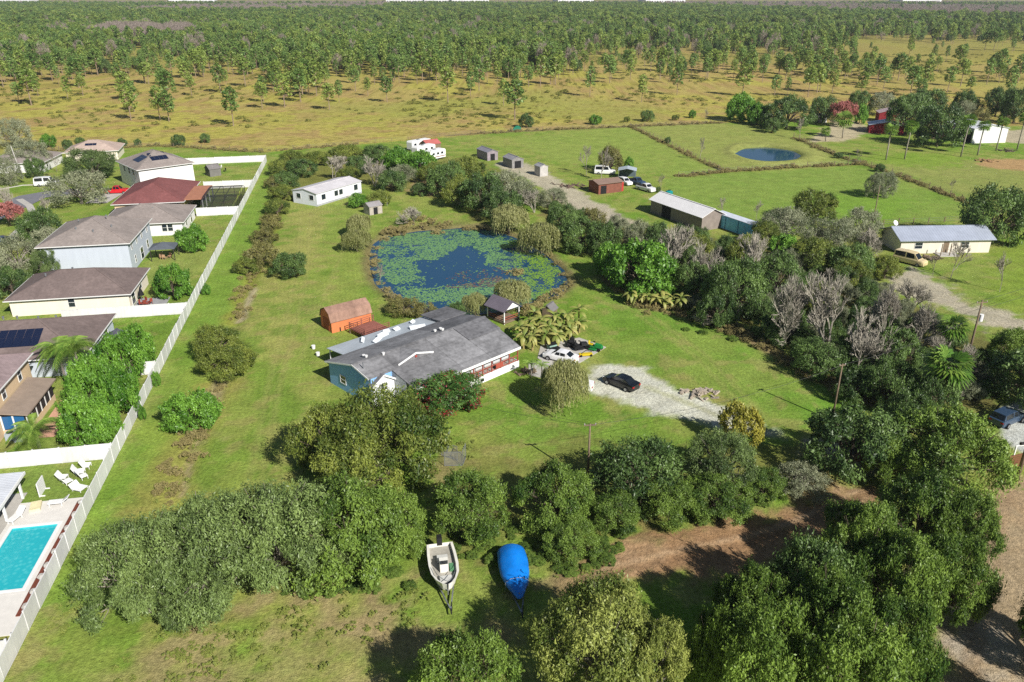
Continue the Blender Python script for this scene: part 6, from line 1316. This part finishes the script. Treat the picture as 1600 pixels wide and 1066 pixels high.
tree('brown', 630, 478, 60, 2.6, 'tawny shrub between the orange shed and the pond', cat='shrub'); tree('brown', 662, 484, 40, 2.2, 'tawny low shrub behind the tin roofed lean-to', cat='shrub')
tree('dark', 712, 486, 34, 2.6, 'dark green shrub behind the house ridge', cat='shrub')
tree('olive', 592, 310, 42, 3.4, 'leafy shrub beside the small shed near the mobile home', cat='shrub'); tree('bright', 560, 313, 36, 3, 'green shrub beside the mobile home steps', cat='shrub')
tree('straw', 805, 418, 34, 1.6, 'bright reeds growing out of the lily pond', cat='reeds'); tree('straw', 835, 482, 50, 1.8, 'dry reeds on the near bank of the pond', cat='reeds')
g = 'reed tufts around the pond bank'
for x, y in [(588,385),(586,405),(600,372),(625,362),(660,356),(690,356),(700,352),(660,345),(612,362),(640,352),(676,350),(584,425),(868,462),(850,470),(640,492),(610,466),(580,398),(581,412),(593,440),(602,452),(620,470),(632,476),(652,486),(882,428),(888,445),(878,456),(842,388),(858,400),(872,412),(605,366),(618,366),(634,359),(682,360),(730,356),(750,357)]:
    tree('straw', x, y - 4, rnd.uniform(16, 30), rnd.uniform(.9, 1.6), 'dry reed tuft on the bank of the lily pond', g, cat='reeds')
# tree line between the lawn and the sheds
g = 'trees between the lawn and the sheds'
for k, x, y, w, h, s in [
 ('bright', 1002, 418, 112, 8.5, 'big bright green tree behind the banana row'), ('bright', 955, 405, 60, 6, 'bright green tree at the pond end of the tree line'),
 ('grey', 1000, 368, 50, 6, 'grey tree behind the big bright green tree'), ('dark', 1030, 372, 50, 6, 'dark tree against the long white barn'),
 ('olive', 1090, 390, 56, 6, 'olive tree against the long white barn'), ('dark', 1085, 440, 60, 6, 'dark tree right of the banana row'),
 ('dark', 1150, 450, 100, 9, 'tall dark tree in the middle of the tree line'), ('dark', 1120, 480, 60, 6, 'dark thicket above the far end of the banana row'),
 ('dark', 1215, 430, 80, 7, 'dark tree behind the leafless grove'), ('olive', 1165, 395, 60, 6, 'olive tree below the blue container'),
 ('dark', 1280, 560, 80, 4.5, 'dark undergrowth tree at the lawn edge of the leafless grove'), ('olive', 1280, 470, 60, 6, 'olive tree within the leafless grove'),
 ('dark', 1400, 550, 76, 6.5, 'green tree left of the cabbage palm'), ('dark', 1390, 600, 90, 6, 'shaded tree where the lawn meets the cabbage palm'),
 ('dark', 1460, 620, 80, 6, 'shaded tree behind the cabbage palm trunk'), ('olive', 1330, 430, 60, 5, 'olive tree at the end of the gravel drive'),
 ('dark', 1340, 600, 70, 4.5, 'dark shrub in the shade at the lawn corner')]:
    tree(k, x, y, w, h, s, g)
for x, y, w, h, s in [(1045, 395, 80, 10, 'leafless tree behind the banana row'), (1105, 418, 74, 10, 'leafless tree between two dark trees'), (1228, 482, 104, 11, 'big pale leafless tree with fan-shaped limbs'),
    (1300, 492, 100, 11.5, 'pale leafless tree in the middle of the leafless grove'), (1350, 535, 100, 9, 'tangled leafless tree at the lawn edge'), (1390, 492, 84, 10, 'leafless tree near the gravel drive'),
    (1180, 414, 70, 10, 'leafless tree in front of the blue container'), (1430, 460, 70, 5, 'low leafless brush beside the gravel drive'), (1440, 512, 80, 8, 'leafless tree by the tall power pole'), (835, 315, 50, 5, 'leafless shrub by the gravel yard'), (1100, 500, 50, 2, 'grey brush pile at the lawn edge')]:
    tree('bare', x, y, w, h, s, 'leafless trees of the lawn edge')
g = 'scrub oaks in front of the long metal roofed house'
for k, x, y, w, h, s in [('grey', 1225, 350, 90, 6.5, 'grey-green scrub oak nearest the blue container'), ('olive', 1275, 322, 76, 7, 'brownish-green scrub oak with the highest crown'), ('grey', 1300, 370, 84, 7, 'grey-green scrub oak in the middle of the scrub'),
    ('bright', 1225, 388, 50, 5, 'fresh green shrub at the edge of the scrub oaks'), ('olive', 1275, 400, 80, 6, 'olive scrub oak above the leafless grove'), ('grey', 1345, 350, 66, 6.5, 'grey-green scrub oak under the small power pole'),
    ('dark', 1330, 410, 70, 6, 'green scrub oak beside the tan camper van'), ('olive', 1195, 365, 50, 5, 'olive scrub oak at the container corner'), ('olive', 1385, 418, 50, 4, 'leafy shrub next to the tan camper van')]:
    tree(k, x, y, w, h, s, g)
tree('bare', 1352, 380, 74, 6.5, 'grey leafless tree beside the metal roofed house')
tree('dark', 1558, 336, 112, 11, 'large dark evergreen tree beside the metal roofed house')
tree('grey', 1368, 290, 34, 6, 'thin grey-green tree of the pasture pair'); tree('grey', 1384, 288, 44, 6, 'fuller grey-green tree of the pasture pair')
for x, y, w, h, s in [(1463, 412, 26, 4.5, 'leafless young tree with few limbs before the metal roofed house'), (1492, 405, 56, 7, 'spreading leafless tree before the metal roofed house'), (1570, 425, 46, 7, 'leafless tree on the lawn at the right edge'),
    (1095, 232, 18, 7, 'leafless tree beside the pasture fence'), (940, 255, 48, 9, 'tall half-bare tree over the brown shed'), (918, 250, 30, 8, 'thin leafless tree over the white van'), (1035, 285, 18, 5, 'small leafless tree by the pickups'),
    (1340, 243, 16, 4, 'leafless sapling at the pasture corner'), (1490, 290, 14, 4, 'leafless sapling in the right pasture'), (1130, 322, 26, 4, 'leafless shrub behind the blue container'), (1185, 328, 26, 5, 'leafless shrub at the blue container end'), (1252, 200, 20, 7, 'leafless tree above the small pond'), (1102, 180, 10, 6, 'leafless snag at the back fence')]:
    tree('sapling', x, y, w, h, s)
tree('brown', 955, 248, 40, 7, 'russet tree beside the white van'); tree('bright', 983, 254, 16, 3, 'small green tree by the tin carport')
# homestead at the upper right
g = 'trees round the red barns'
for k, x, y, w, h, s in [('bright', 1158, 168, 48, 10, 'light green pine-like tree at the pasture corner'), ('bright', 1184, 178, 34, 8, 'smaller light green tree at the pasture corner'), ('dark', 1232, 176, 76, 11, 'dark oak above the small pasture pond'),
    ('dark', 1207, 196, 26, 5, 'low dark tree left of the dark pond oak'), ('dark', 1288, 172, 44, 10, 'dark oak left of the red-leaved tree'), ('pink', 1317, 178, 46, 9, 'red-leaved maple behind the palms'),
    ('dark', 1345, 160, 40, 9, 'dark tree behind the red-leaved tree'), ('grey', 1380, 162, 46, 9, 'grey tree behind the red barn'), ('dark', 1420, 180, 64, 13, 'left half of the great dark oak pair'), ('dark', 1470, 196, 84, 13, 'right half of the great dark oak pair'),
    ('dark', 1445, 160, 70, 10, 'dark tree behind the great oak pair'), ('brown', 1532, 182, 26, 6, 'rust-brown tree behind the white barn'), ('dark', 1560, 160, 44, 11, 'dark tree beyond the white barn'), ('dark', 1590, 165, 44, 13, 'dark tree at the right edge beyond the barn'),
    ('bright', 1345, 178, 22, 7, 'yellow-green tree between maple and red barn'), ('grey', 1505, 172, 40, 7, 'grey tree left of the white barn'), ('dark', 1510, 160, 40, 9, 'dark tree behind the white barn')]:
    tree(k, x, y, w, h, s, g)
# neighbours' trees at the left
g = 'street trees of the housing plots'
for k, x, y, w, h, s in [('grey', 20, 208, 48, 9, 'grey-green tree at the upper left corner'), ('grey', 44, 240, 60, 8, 'grey-green tree beside the pale street pole'), ('dark', 55, 262, 34, 5, 'dark tree behind the white van'),
    ('oak', 140, 256, 80, 7.5, 'leafy tree behind the street tree row'), ('grey', 122, 293, 88, 7.5, 'grey-green street tree in front of the white van'), ('grey', 12, 268, 40, 7, 'grey-green tree at the left edge by the street'),
    ('dark', 62, 350, 66, 6, 'dark tree in front of the two storey white house'), ('grey', 75, 375, 50, 5, 'greyish tree against the two storey white house'), ('grey', 25, 400, 80, 7, 'grey-green tree left of the two storey white house'), ('dark', 15, 440, 60, 5, 'dark tree beside the cream house'),
    ('pink', 12, 335, 50, 5, 'reddish half-bare tree at the left edge'), ('oak', 70, 412, 46, 5, 'leafy tree at the corner of the two storey white house')]:
    tree(k, x, y, w, h, s, g)
tree('bare', 17, 318, 30, 8, 'leafless street tree at the left edge'); tree('sapling', 84, 252, 22, 6, 'leafless tree before the grey roofed bungalow'); tree('bare', 70, 318, 20, 4, 'leafless shrub at the street corner')
g = 'lush trees along the white fence'
for x, y, w, h, s in [(182, 562, 74, 7, 'lush green tree beside the small grey shed'), (140, 606, 80, 7, 'lush green tree beside the brick patio'), (178, 612, 70, 6.5, 'lush green tree right against the white fence'), (135, 655, 80, 6, 'lush green tree behind the lower feather palm'),
    (212, 540, 56, 6, 'lush green tree filling the gap at the white fence'), (268, 440, 52, 5.5, 'leafy tree behind the cream house patio'), (300, 372, 50, 5, 'leafy tree behind the white single storey house'), (158, 662, 56, 5, 'lush tree above the pool yard fence')]:
    tree('bright', x, y, w, h, s, g)
tree('bright', 322, 452, 14, 1.9, 'vine bush spilling over the white fence at the cream house', cat='shrub', name='fence_vine'); tree('bright', 244, 592, 13, 2, 'vine bush spilling over the white fence at the lush trees', cat='shrub', name='fence_vine'); tree('bright', 222, 645, 12, 1.9, 'vine bush spilling over the white fence above the pool yard', cat='shrub', name='fence_vine')
g = 'shrubs along the far fence'
for i, (k, x, y, w, h, s) in enumerate([('bright', 75, 220, 24, 4, 'light green shrub behind the grey bungalow'), ('dark', 105, 226, 16, 3, 'small shrub left of the tan roofed bungalow'), ('dark', 125, 222, 18, 3, 'dark shrub behind the tan roofed bungalow'), ('dark', 190, 222, 16, 2.5, 'low shrub right of the tan roofed bungalow'), ('dark', 278, 219, 22, 3.5, 'dark shrub at the far fence behind the solar roof'),
    ('dark', 320, 216, 18, 3, 'dark shrub near the white fence corner'), ('dark', 822, 188, 24, 5, 'round dark tree alone at the back fence'), ('bright', 930, 187, 20, 3.5, 'light green shrub on the back fence'), ('dark', 1012, 181, 24, 4, 'dark round shrub on the back fence'), ('olive', 980, 186, 12, 2, 'tiny shrub on the back fence'), ('bright', 1082, 178, 12, 3, 'tiny light shrub on the back fence'), ('olive', 1055, 184, 12, 2, 'small olive shrub on the back fence'), ('dark', 215, 222, 12, 2, 'low bush behind the solar roofed house')]):
    tree(k, x, y, w, h, s, g, cat='shrub')
for k, x, y, w, h, s in [('dark', 1375, 262, 18, 2.2, 'dark bush at the right pasture fence corner'), ('dark', 1310, 243, 14, 1.6, 'dark bush in the middle of the pasture fence'), ('dark', 1044, 219, 10, 2, 'small bush on the left pasture fence'), ('dark', 1028, 296, 10, 1.4, 'small bush behind the white pickup')]:
    tree(k, x, y, w, h, s, cat='shrub')
# ------------------------------------------------------------------ prairie and forest
def scatter(name, P, scale, protos, label, cat, seed=1):
    """one mass of plants: points carrying copies of the listed plants' meshes"""
    me = bpy.data.meshes.new(name); P = np.asarray(P, np.float32); me.vertices.add(len(P)); me.vertices.foreach_set('co', P.ravel())
    at = me.attributes.new('size', 'FLOAT_VECTOR', 'POINT'); at.data.foreach_set('vector', np.ascontiguousarray(scale, np.float32).ravel())
    o = inst(name, me); tag(o, label, cat, kind='stuff')
    ng = bpy.data.node_groups.new(name, 'GeometryNodeTree'); ng.interface.new_socket('Geometry', in_out='INPUT', socket_type='NodeSocketGeometry'); ng.interface.new_socket('Geometry', in_out='OUTPUT', socket_type='NodeSocketGeometry')
    n = ng.nodes; gi, go = n.new('NodeGroupInput'), n.new('NodeGroupOutput'); iop = n.new('GeometryNodeInstanceOnPoints'); jn = n.new('GeometryNodeJoinGeometry')
    for obs in protos:
        j = n.new('GeometryNodeJoinGeometry')
        for ob in obs:
            oi = n.new('GeometryNodeObjectInfo'); oi.inputs[0].default_value = ob; oi.transform_space = 'ORIGINAL'; oi.inputs['As Instance'].default_value = False; ng.links.new(oi.outputs['Geometry'], j.inputs[0])
        g2 = n.new('GeometryNodeGeometryToInstance'); ng.links.new(j.outputs[0], g2.inputs[0]); ng.links.new(g2.outputs[0], jn.inputs[0])
    ng.links.new(gi.outputs[0], iop.inputs['Points']); ng.links.new(jn.outputs[0], iop.inputs['Instance']); iop.inputs['Pick Instance'].default_value = True
    ri = n.new('FunctionNodeRandomValue'); ri.data_type = 'INT'; ri.inputs[4].default_value = 0; ri.inputs[5].default_value = len(protos) - 1; ri.inputs['Seed'].default_value = seed; ng.links.new(ri.outputs[2], iop.inputs['Instance Index'])
    rr_ = n.new('FunctionNodeRandomValue'); rr_.data_type = 'FLOAT_VECTOR'; rr_.inputs[0].default_value = (0, 0, 0); rr_.inputs[1].default_value = (0, 0, 6.283); rr_.inputs['Seed'].default_value = seed + 3; ng.links.new(rr_.outputs[0], iop.inputs['Rotation'])
    na = n.new('GeometryNodeInputNamedAttribute'); na.data_type = 'FLOAT_VECTOR'; na.inputs['Name'].default_value = 'size'; ng.links.new(na.outputs[0], iop.inputs['Scale'])
    ng.links.new(iop.outputs[0], go.inputs[0]); md = o.modifiers.new('scatter', 'NODES'); md.node_group = ng; return o
def in_view(x, y, m=1.12): return (np.abs(x) < y * .675 * m + 12)
def parts_of(e): return [c for c in e.children]
# single pines of the open prairie, nearest first
pines = []
clear = lambda x, y: y > 262 + .12 * x and y > 255
def forest_edge(x): return 455 + 30 * np.sin(x * .02) - .05 * x + 60 * sst(-120, -330, x) * -1 + 170 * sst(60, 320, x)
cand = npr.uniform(-1, 1, (1500, 2)); cx = cand[:, 0] * 380; cy = 285 + (cand[:, 1] + 1) / 2 * 330
bf = lambda x: 262 + .185 * (x + 70) + 18      # back fence line
dens = np.where(cy < forest_edge(cx) - 60, .10, np.where(cy < forest_edge(cx), .45, .95)); dens = dens * np.where(cx > 90, 1.6, 1)
ok = in_view(cx, cy, 1.02) & (cy > bf(cx) + 12) & (npr.uniform(size=len(cx)) < dens) & ~((cx > 95) & (cy < 325))
order = np.argsort(cy[ok]); cx, cy = cx[ok][order], cy[ok][order]
spots = [tuple(G(x, y)[:2]) for x, y in ((205,188),(210,175),(410,170),(412,160),(445,168),(470,160),(515,172),(530,160),(575,150),(605,160),(700,160),(735,150),(787,165),(805,130),(130,150),(30,160),(60,150),(265,165),(300,150),(345,145),(1160,150),(1230,150),(1262,152),(1210,150),(1345,150),(1045,130),(1105,120),(1380,140),(1430,150),(1480,145),(1560,130),(1590,130),(1300,145))]
spots += list(zip(cx, cy)); spots = spots[:300]
for i, (x, y) in enumerate(spots):
    h = rnd.uniform(8, 15); near = y < forest_edge(np.array(x)) - 20
    e = tree_at('pine', (x, y), h * rnd.uniform(.4, .6), h, 'slender pine standing in the open tan prairie behind the back fence' if near else 'tall pine at the front edge of the pine forest', 'pines scattered in the prairie' if near else 'pines at the forest edge')
    pines.append(e)
pp = [parts_of(pines[k]) for k in range(4)]
# the forest as one mass, thinning toward the prairie
CYP = [poly_world(q) for q in ([(140, 68), (170, 55), (300, 56), (320, 66), (230, 74)], [(180, 23), (300, 15), (600, 13), (600, 20), (400, 26)], [(1000, 14), (1150, 11), (1640, 18), (1640, 34), (1420, 30), (1250, 22)], [(-300, 11.5), (1900, 11.5), (1900, 8), (-300, 8)])]
def forest_points(n, y0, y1, seed, thin=True):
    r = np.random.RandomState(seed); y = np.sqrt(r.uniform(y0 ** 2, y1 ** 2, n)); x = r.uniform(-1, 1, n) * (y * .75 + 20); fe = forest_edge(x)
    cl = fbm(x, y, .012, 50 + seed, 3)
    gap = fbm(x, y, .006, 90, 3)
    p = sst(fe - 50, fe + 190, y + (cl - .5) * 240)
    p = p * np.where(x > 60, np.where(gap > .5, .5 if y1 < 1200 else 1, 1.0), 1.0)
    right = (x > 30) & (y < 700 + .5 * x); p = np.where(right, np.maximum(p, .25 * sst(430, 480, y)) * np.where(cl > .54, .5, .14), p)
    for q in CYP: p = np.where(inside(x, y, q), .06, p)
    p = p * np.where(fbm(x, y, .009, 301, 3) < .4, .25, 1.0); k = r.uniform(size=n) < p; return x[k], y[k], r
fx, fy, r = forest_points(19000, 380, 1000, 3); h = r.uniform(6, 15, len(fx)) * (.75 + .5 * fbm(fx, fy, .015, 201, 3))
sc_ = np.stack([h * r.uniform(.15, .28, len(fx)), h * r.uniform(.15, .28, len(fx)), h], 1); scatter('pine_forest', np.stack([fx, fy, np.zeros(len(fx))], 1), sc_, pp, 'dense green pine forest stretching away to the horizon', 'forest', 4)
fx, fy, r = forest_points(26000, 1000, 2350, 5); h = r.uniform(9, 17, len(fx)) * (1 + (fy - 1000) / 9000); sc_ = np.stack([h * r.uniform(.2, .4, len(fx)), h * r.uniform(.2, .4, len(fx)), h], 1)
scatter('far_pine_forest', np.stack([fx, fy, np.zeros(len(fx))], 1), sc_, pp, 'far pine forest near the horizon', 'forest', 6)
# darker broad-leaved understorey among the pines
bd = [parts_of(o) for o in bpy.data.objects if o.type == 'EMPTY' and o.name.startswith('dark_green_tree')][:3]
fx, fy, r = forest_points(5200, 430, 1500, 8); cl = fbm(fx, fy, .01, 12, 3); k = (cl > .5) | (r.uniform(size=len(fx)) < .25); fx, fy = fx[k], fy[k]; h = r.uniform(4, 9, len(fx)); sc_ = np.stack([h * .5, h * .5, h], 1)
scatter('forest_understorey', np.stack([fx, fy, np.zeros(len(fx))], 1), sc_, bd, 'dark broad-leaved understorey within the pine forest', 'forest', 9)
# leafless cypress stands: grey-pink patches
def patch(poly, n, seed, world=False):
    r = np.random.RandomState(seed); w = poly if world else poly_world(poly); xs = [p[0] for p in w]; ys = [p[1] for p in w]; x = r.uniform(min(xs), max(xs), n); y = r.uniform(min(ys), max(ys), n); k = inside(x, y, w); return x[k], y[k]
c1 = tree_at('cypress', tuple(G(235, 70)[:2]), 7, 13, 'grey leafless cypress at the near edge of the grey stand'); c2 = tree_at('cypress', tuple(G(190, 68)[:2]), 7, 13, 'grey leafless cypress at the left tip of the grey stand')
px_, py_ = [], []
for q, n in zip(CYP, (1500, 6000, 9000, 9000)):
    a, b = patch(q, n, n, True); px_.append(a); py_.append(b)
a, b, r_ = forest_points(900, 450, 1200, 77); px_.append(a); py_.append(b)
fx, fy = np.concatenate(px_), np.concatenate(py_); h = npr.uniform(9, 16, len(fx)); sc_ = np.stack([h * .3, h * .3, h], 1)
scatter('bare_cypress_wood', np.stack([fx, fy, np.zeros(len(fx))], 1), sc_, [parts_of(c1), parts_of(c2)], 'grey leafless cypress stands in the pine forest', 'forest', 13)
# palmetto scrub of the prairie
e1 = tree_at('palmetto', tuple(G(880, 146)[:2]), 5, 1.8, 'low palmetto thicket in the middle of the prairie', cat='shrub'); e2 = tree_at('palmetto', tuple(G(470, 152)[:2]), 5, 1.8, 'low palmetto thicket left of the prairie middle', cat='shrub')
r = np.random.RandomState(31); n = 9000; y = np.sqrt(r.uniform(262 ** 2, 640 ** 2, n)); x = r.uniform(-1, 1, n) * (y * .72 + 10); cl = fbm(x, y, .03, 61, 4); k = (y > bf(x)) & (r.uniform(size=n) < sst(.45, .7, cl)) & ~((x > 95) & (y < 322)); x, y = x[k], y[k]; s = r.uniform(.5, 1.6, len(x))
scatter('palmetto_scrub', np.stack([x, y, np.zeros(len(x))], 1), np.stack([s, s, s * r.uniform(.35, .8, len(x))], 1), [parts_of(e1)[:1]], 'low olive palmetto scrub covering the tan prairie', 'scrub', 17)
# rough growth along fences, ditch and tree lines
def along(pts, n, w, seed):
    r = np.random.RandomState(seed); p = [G(*q) for q in pts]; L = np.array([(b - a).length for a, b in zip(p[:-1], p[1:])]); c = np.concatenate([[0], np.cumsum(L)]); s = r.uniform(0, c[-1], n); out = []
    for q in s:
        i = min(np.searchsorted(c, q) - 1, len(L) - 1); i = max(i, 0); v = p[i].lerp(p[i+1], (q - c[i]) / L[i]); out.append((v.x + r.normal() * w, v.y + r.normal() * w))
    return out
rg = along([(985,198),(1060,235),(1130,268)], 110, .5, 1) + along([(1060,276),(1130,269),(1240,262),(1345,257)], 150, .6, 2) + along([(1240,215),(1310,245),(1380,266),(1520,320)], 190, .6, 3) + along([(735,210),(800,206),(985,198),(1130,192)], 200, .8, 4) + along([(60,237),(250,228),(405,238),(560,226)], 170, .9, 5)
rg += along([(440,300),(405,400),(378,470),(365,500)], 110, .9, 6) + along([(340,600),(305,670),(275,730),(245,790)], 55, .9, 7) + along([(955,445),(1010,480),(1080,494),(1130,510),(1200,545),(1280,592),(1370,632)], 170, .9, 8)
rg = [q for q in rg]; s = npr.uniform(.35, .9, len(rg)); st = [parts_of(o)[:1] for o in bpy.data.objects if o.type == 'EMPTY' and o.name.startswith('reed_clump')][:1]
scatter('rough_grass', np.array([(x, y, zat(x, y)) for x, y in rg]), np.stack([s, s, s * npr.uniform(.6, 1.2, len(rg))], 1), st, 'rough tall grass along fences, ditch and tree line', 'grass', 19)
br = [parts_of(o)[:1] for o in bpy.data.objects if o.type == 'EMPTY' and o.name.startswith('green_oak')][:2] + [parts_of(o)[:1] for o in bpy.data.objects if o.type == 'EMPTY' and o.name.startswith('bright_green_tree')][:1]
def blob(poly, n, seed): a, b = patch(poly, n, seed); return list(zip(a, b))
ug = blob([(420,930),(560,900),(640,880),(640,920),(520,945)], 40, 41) + blob([(860,860),(980,830),(960,880),(880,910)], 60, 43) + blob([(1000,500),(1250,560),(1350,620),(1400,640),(1560,640),(1560,560),(1300,480),(1100,440)], 260, 44) + blob([(1060,790),(1230,740),(1230,790),(1080,830)], 80, 45) + blob([(700,840),(860,820),(860,880),(720,880)], 50, 46) + blob([(540,240),(700,250),(800,280),(760,320),(600,285),(540,275)], 140, 47) + blob([(850,330),(1000,360),(1100,400),(1000,400),(900,380)], 90, 48)
s = npr.uniform(.3, .8, len(ug)); br = br[:2]; scatter('undergrowth', np.array([(x, y, zat(x, y)) for x, y in ug]), np.stack([s, s, s * npr.uniform(.5, 1.1, len(ug))], 1), br, 'leafy undergrowth beneath the tree lines', 'undergrowth', 23)
w1 = tree_at('weed', tuple(G(470, 985)[:2]), 1.2, .5, 'small weed tuft on the bare ground in the lower left', cat='weed')
wd = blob([(180,1000),(330,960),(480,930),(640,900),(680,940),(640,1000),(480,1060),(180,1090)], 380, 51) + blob([(860,870),(1000,830),(960,900),(860,950)], 120, 52) + blob([(40,990),(130,850),(160,990)], 60, 53) + blob([(640,700),(740,690),(740,760),(660,790)], 80, 54) + blob([(240,790),(300,690),(340,600),(330,660),(290,760)], 120, 55) + blob([(1180,760),(1280,730),(1280,780),(1200,800)], 60, 56) + blob([(960,440),(1100,490),(1250,570),(1380,630),(1380,645),(1230,580),(1080,505),(960,455)], 260, 57)
wd = [q for q in wd if fbm(np.array([q[0]]), np.array([q[1]]), .25, 71, 3)[0] > .5]; s = npr.uniform(.2, .5, len(wd)); scatter('weeds', np.array([(x, y, zat(x, y)) for x, y in wd]), np.stack([s, s, s * npr.uniform(.4, .9, len(wd))], 1), [parts_of(w1)[:1]], 'scattered weed tufts on rough and bare ground', 'weeds', 29)
th = blob([(970,430),(1010,470),(1100,492),(1200,540),(1300,590),(1390,630),(1560,630),(1560,560),(1420,500),(1330,440),(1200,400),(1080,380),(1000,390)], 520, 91) + blob([(860,330),(940,350),(1000,370),(1100,395),(1040,400),(940,385),(880,360)], 120, 92)
s = npr.uniform(.7, 1.9, len(th)); bare_e = [parts_of(o) for o in bpy.data.objects if o.type == 'EMPTY' and o.name.startswith('bare_tree')][:3]; dk_ = [parts_of(o)[:1] for o in bpy.data.objects if o.type == 'EMPTY' and o.name.startswith('dark_green_tree')][:2]; gy_ = [parts_of(o)[:1] for o in bpy.data.objects if o.type == 'EMPTY' and o.name.startswith('grey_green_tree')][:1]
scatter('thicket', np.array([(x, y, zat(x, y)) for x, y in th]), np.stack([s, s, s * npr.uniform(1.2, 2.6, len(th))], 1), bare_e[:1] + dk_ + gy_, 'tangled thicket of brush filling the belt beside the right lawn', 'thicket', 37)
# far white buildings on the horizon
FW = plain('far_white_wall', S(236, 236, 238), .6, var=.05); FG = plain('far_grey_roof', S(186, 190, 200), .6)
for i, (x, y, w, d, h, s) in enumerate([(14, 5, 130, 60, 14, 'long white warehouse at the upper left horizon'), (640, 3, 150, 70, 20, 'white hotel block on the horizon, left one of the cluster'), (690, 3, 110, 60, 28, 'tall white hotel block on the horizon in the cluster'), (735, 3, 120, 60, 18, 'low white hotel block on the horizon, right one of the cluster'), (300, 3, 140, 60, 14, 'pale building on the horizon left of the hotel cluster'), (900, 5, 120, 60, 14, 'pale building on the horizon right of the hotel cluster'), (1040, 4, 140, 60, 12, 'wide low pale building on the horizon'), (1440, 8, 160, 60, 10, 'long pale building at the upper right horizon')]):
    p = G(x, max(y, 4)); p = p * (2750 / p.y); e = empty('far_building', (p.x, p.y, 0), .05 * i, s, 'building', 'buildings on the horizon')
    MB().box(-w/2, 0, -1, w/2, d, h + 12).build('wall', FW, e); MB().box(-w/2 - 1, -1, h + 12.05, w/2 + 1, d + 1, h + 13.5).build('roof', FG, e)
    for k in range(int(w // 9)):
        for f in range(max(1, int(h // 7))): MB().box(-w/2 + 3 + k * 9, -.3, 12 + f * 6, -w/2 + 8 + k * 9, -.02, 14.5 + f * 6).build('window', GLASS, e)
# ------------------------------------------------------------------ air
hz = MB().box(-14000, -4000, -4, 14000, 17500, 60).build('haze', None)
t = NT('haze_air'); t.t.nodes.remove(t.b); pv = t.n('ShaderNodeVolumePrincipled'); pv.inputs['Color'].default_value = (.80, .87, 1.0, 1); pv.inputs['Density'].default_value = .0001; pv.inputs['Anisotropy'].default_value = .2; t.l(pv.outputs[0], t.out.inputs['Volume'])
hz.data.materials.append(t.m); tag(hz, 'thin pale haze filling the air toward the horizon', 'haze', kind='stuff')
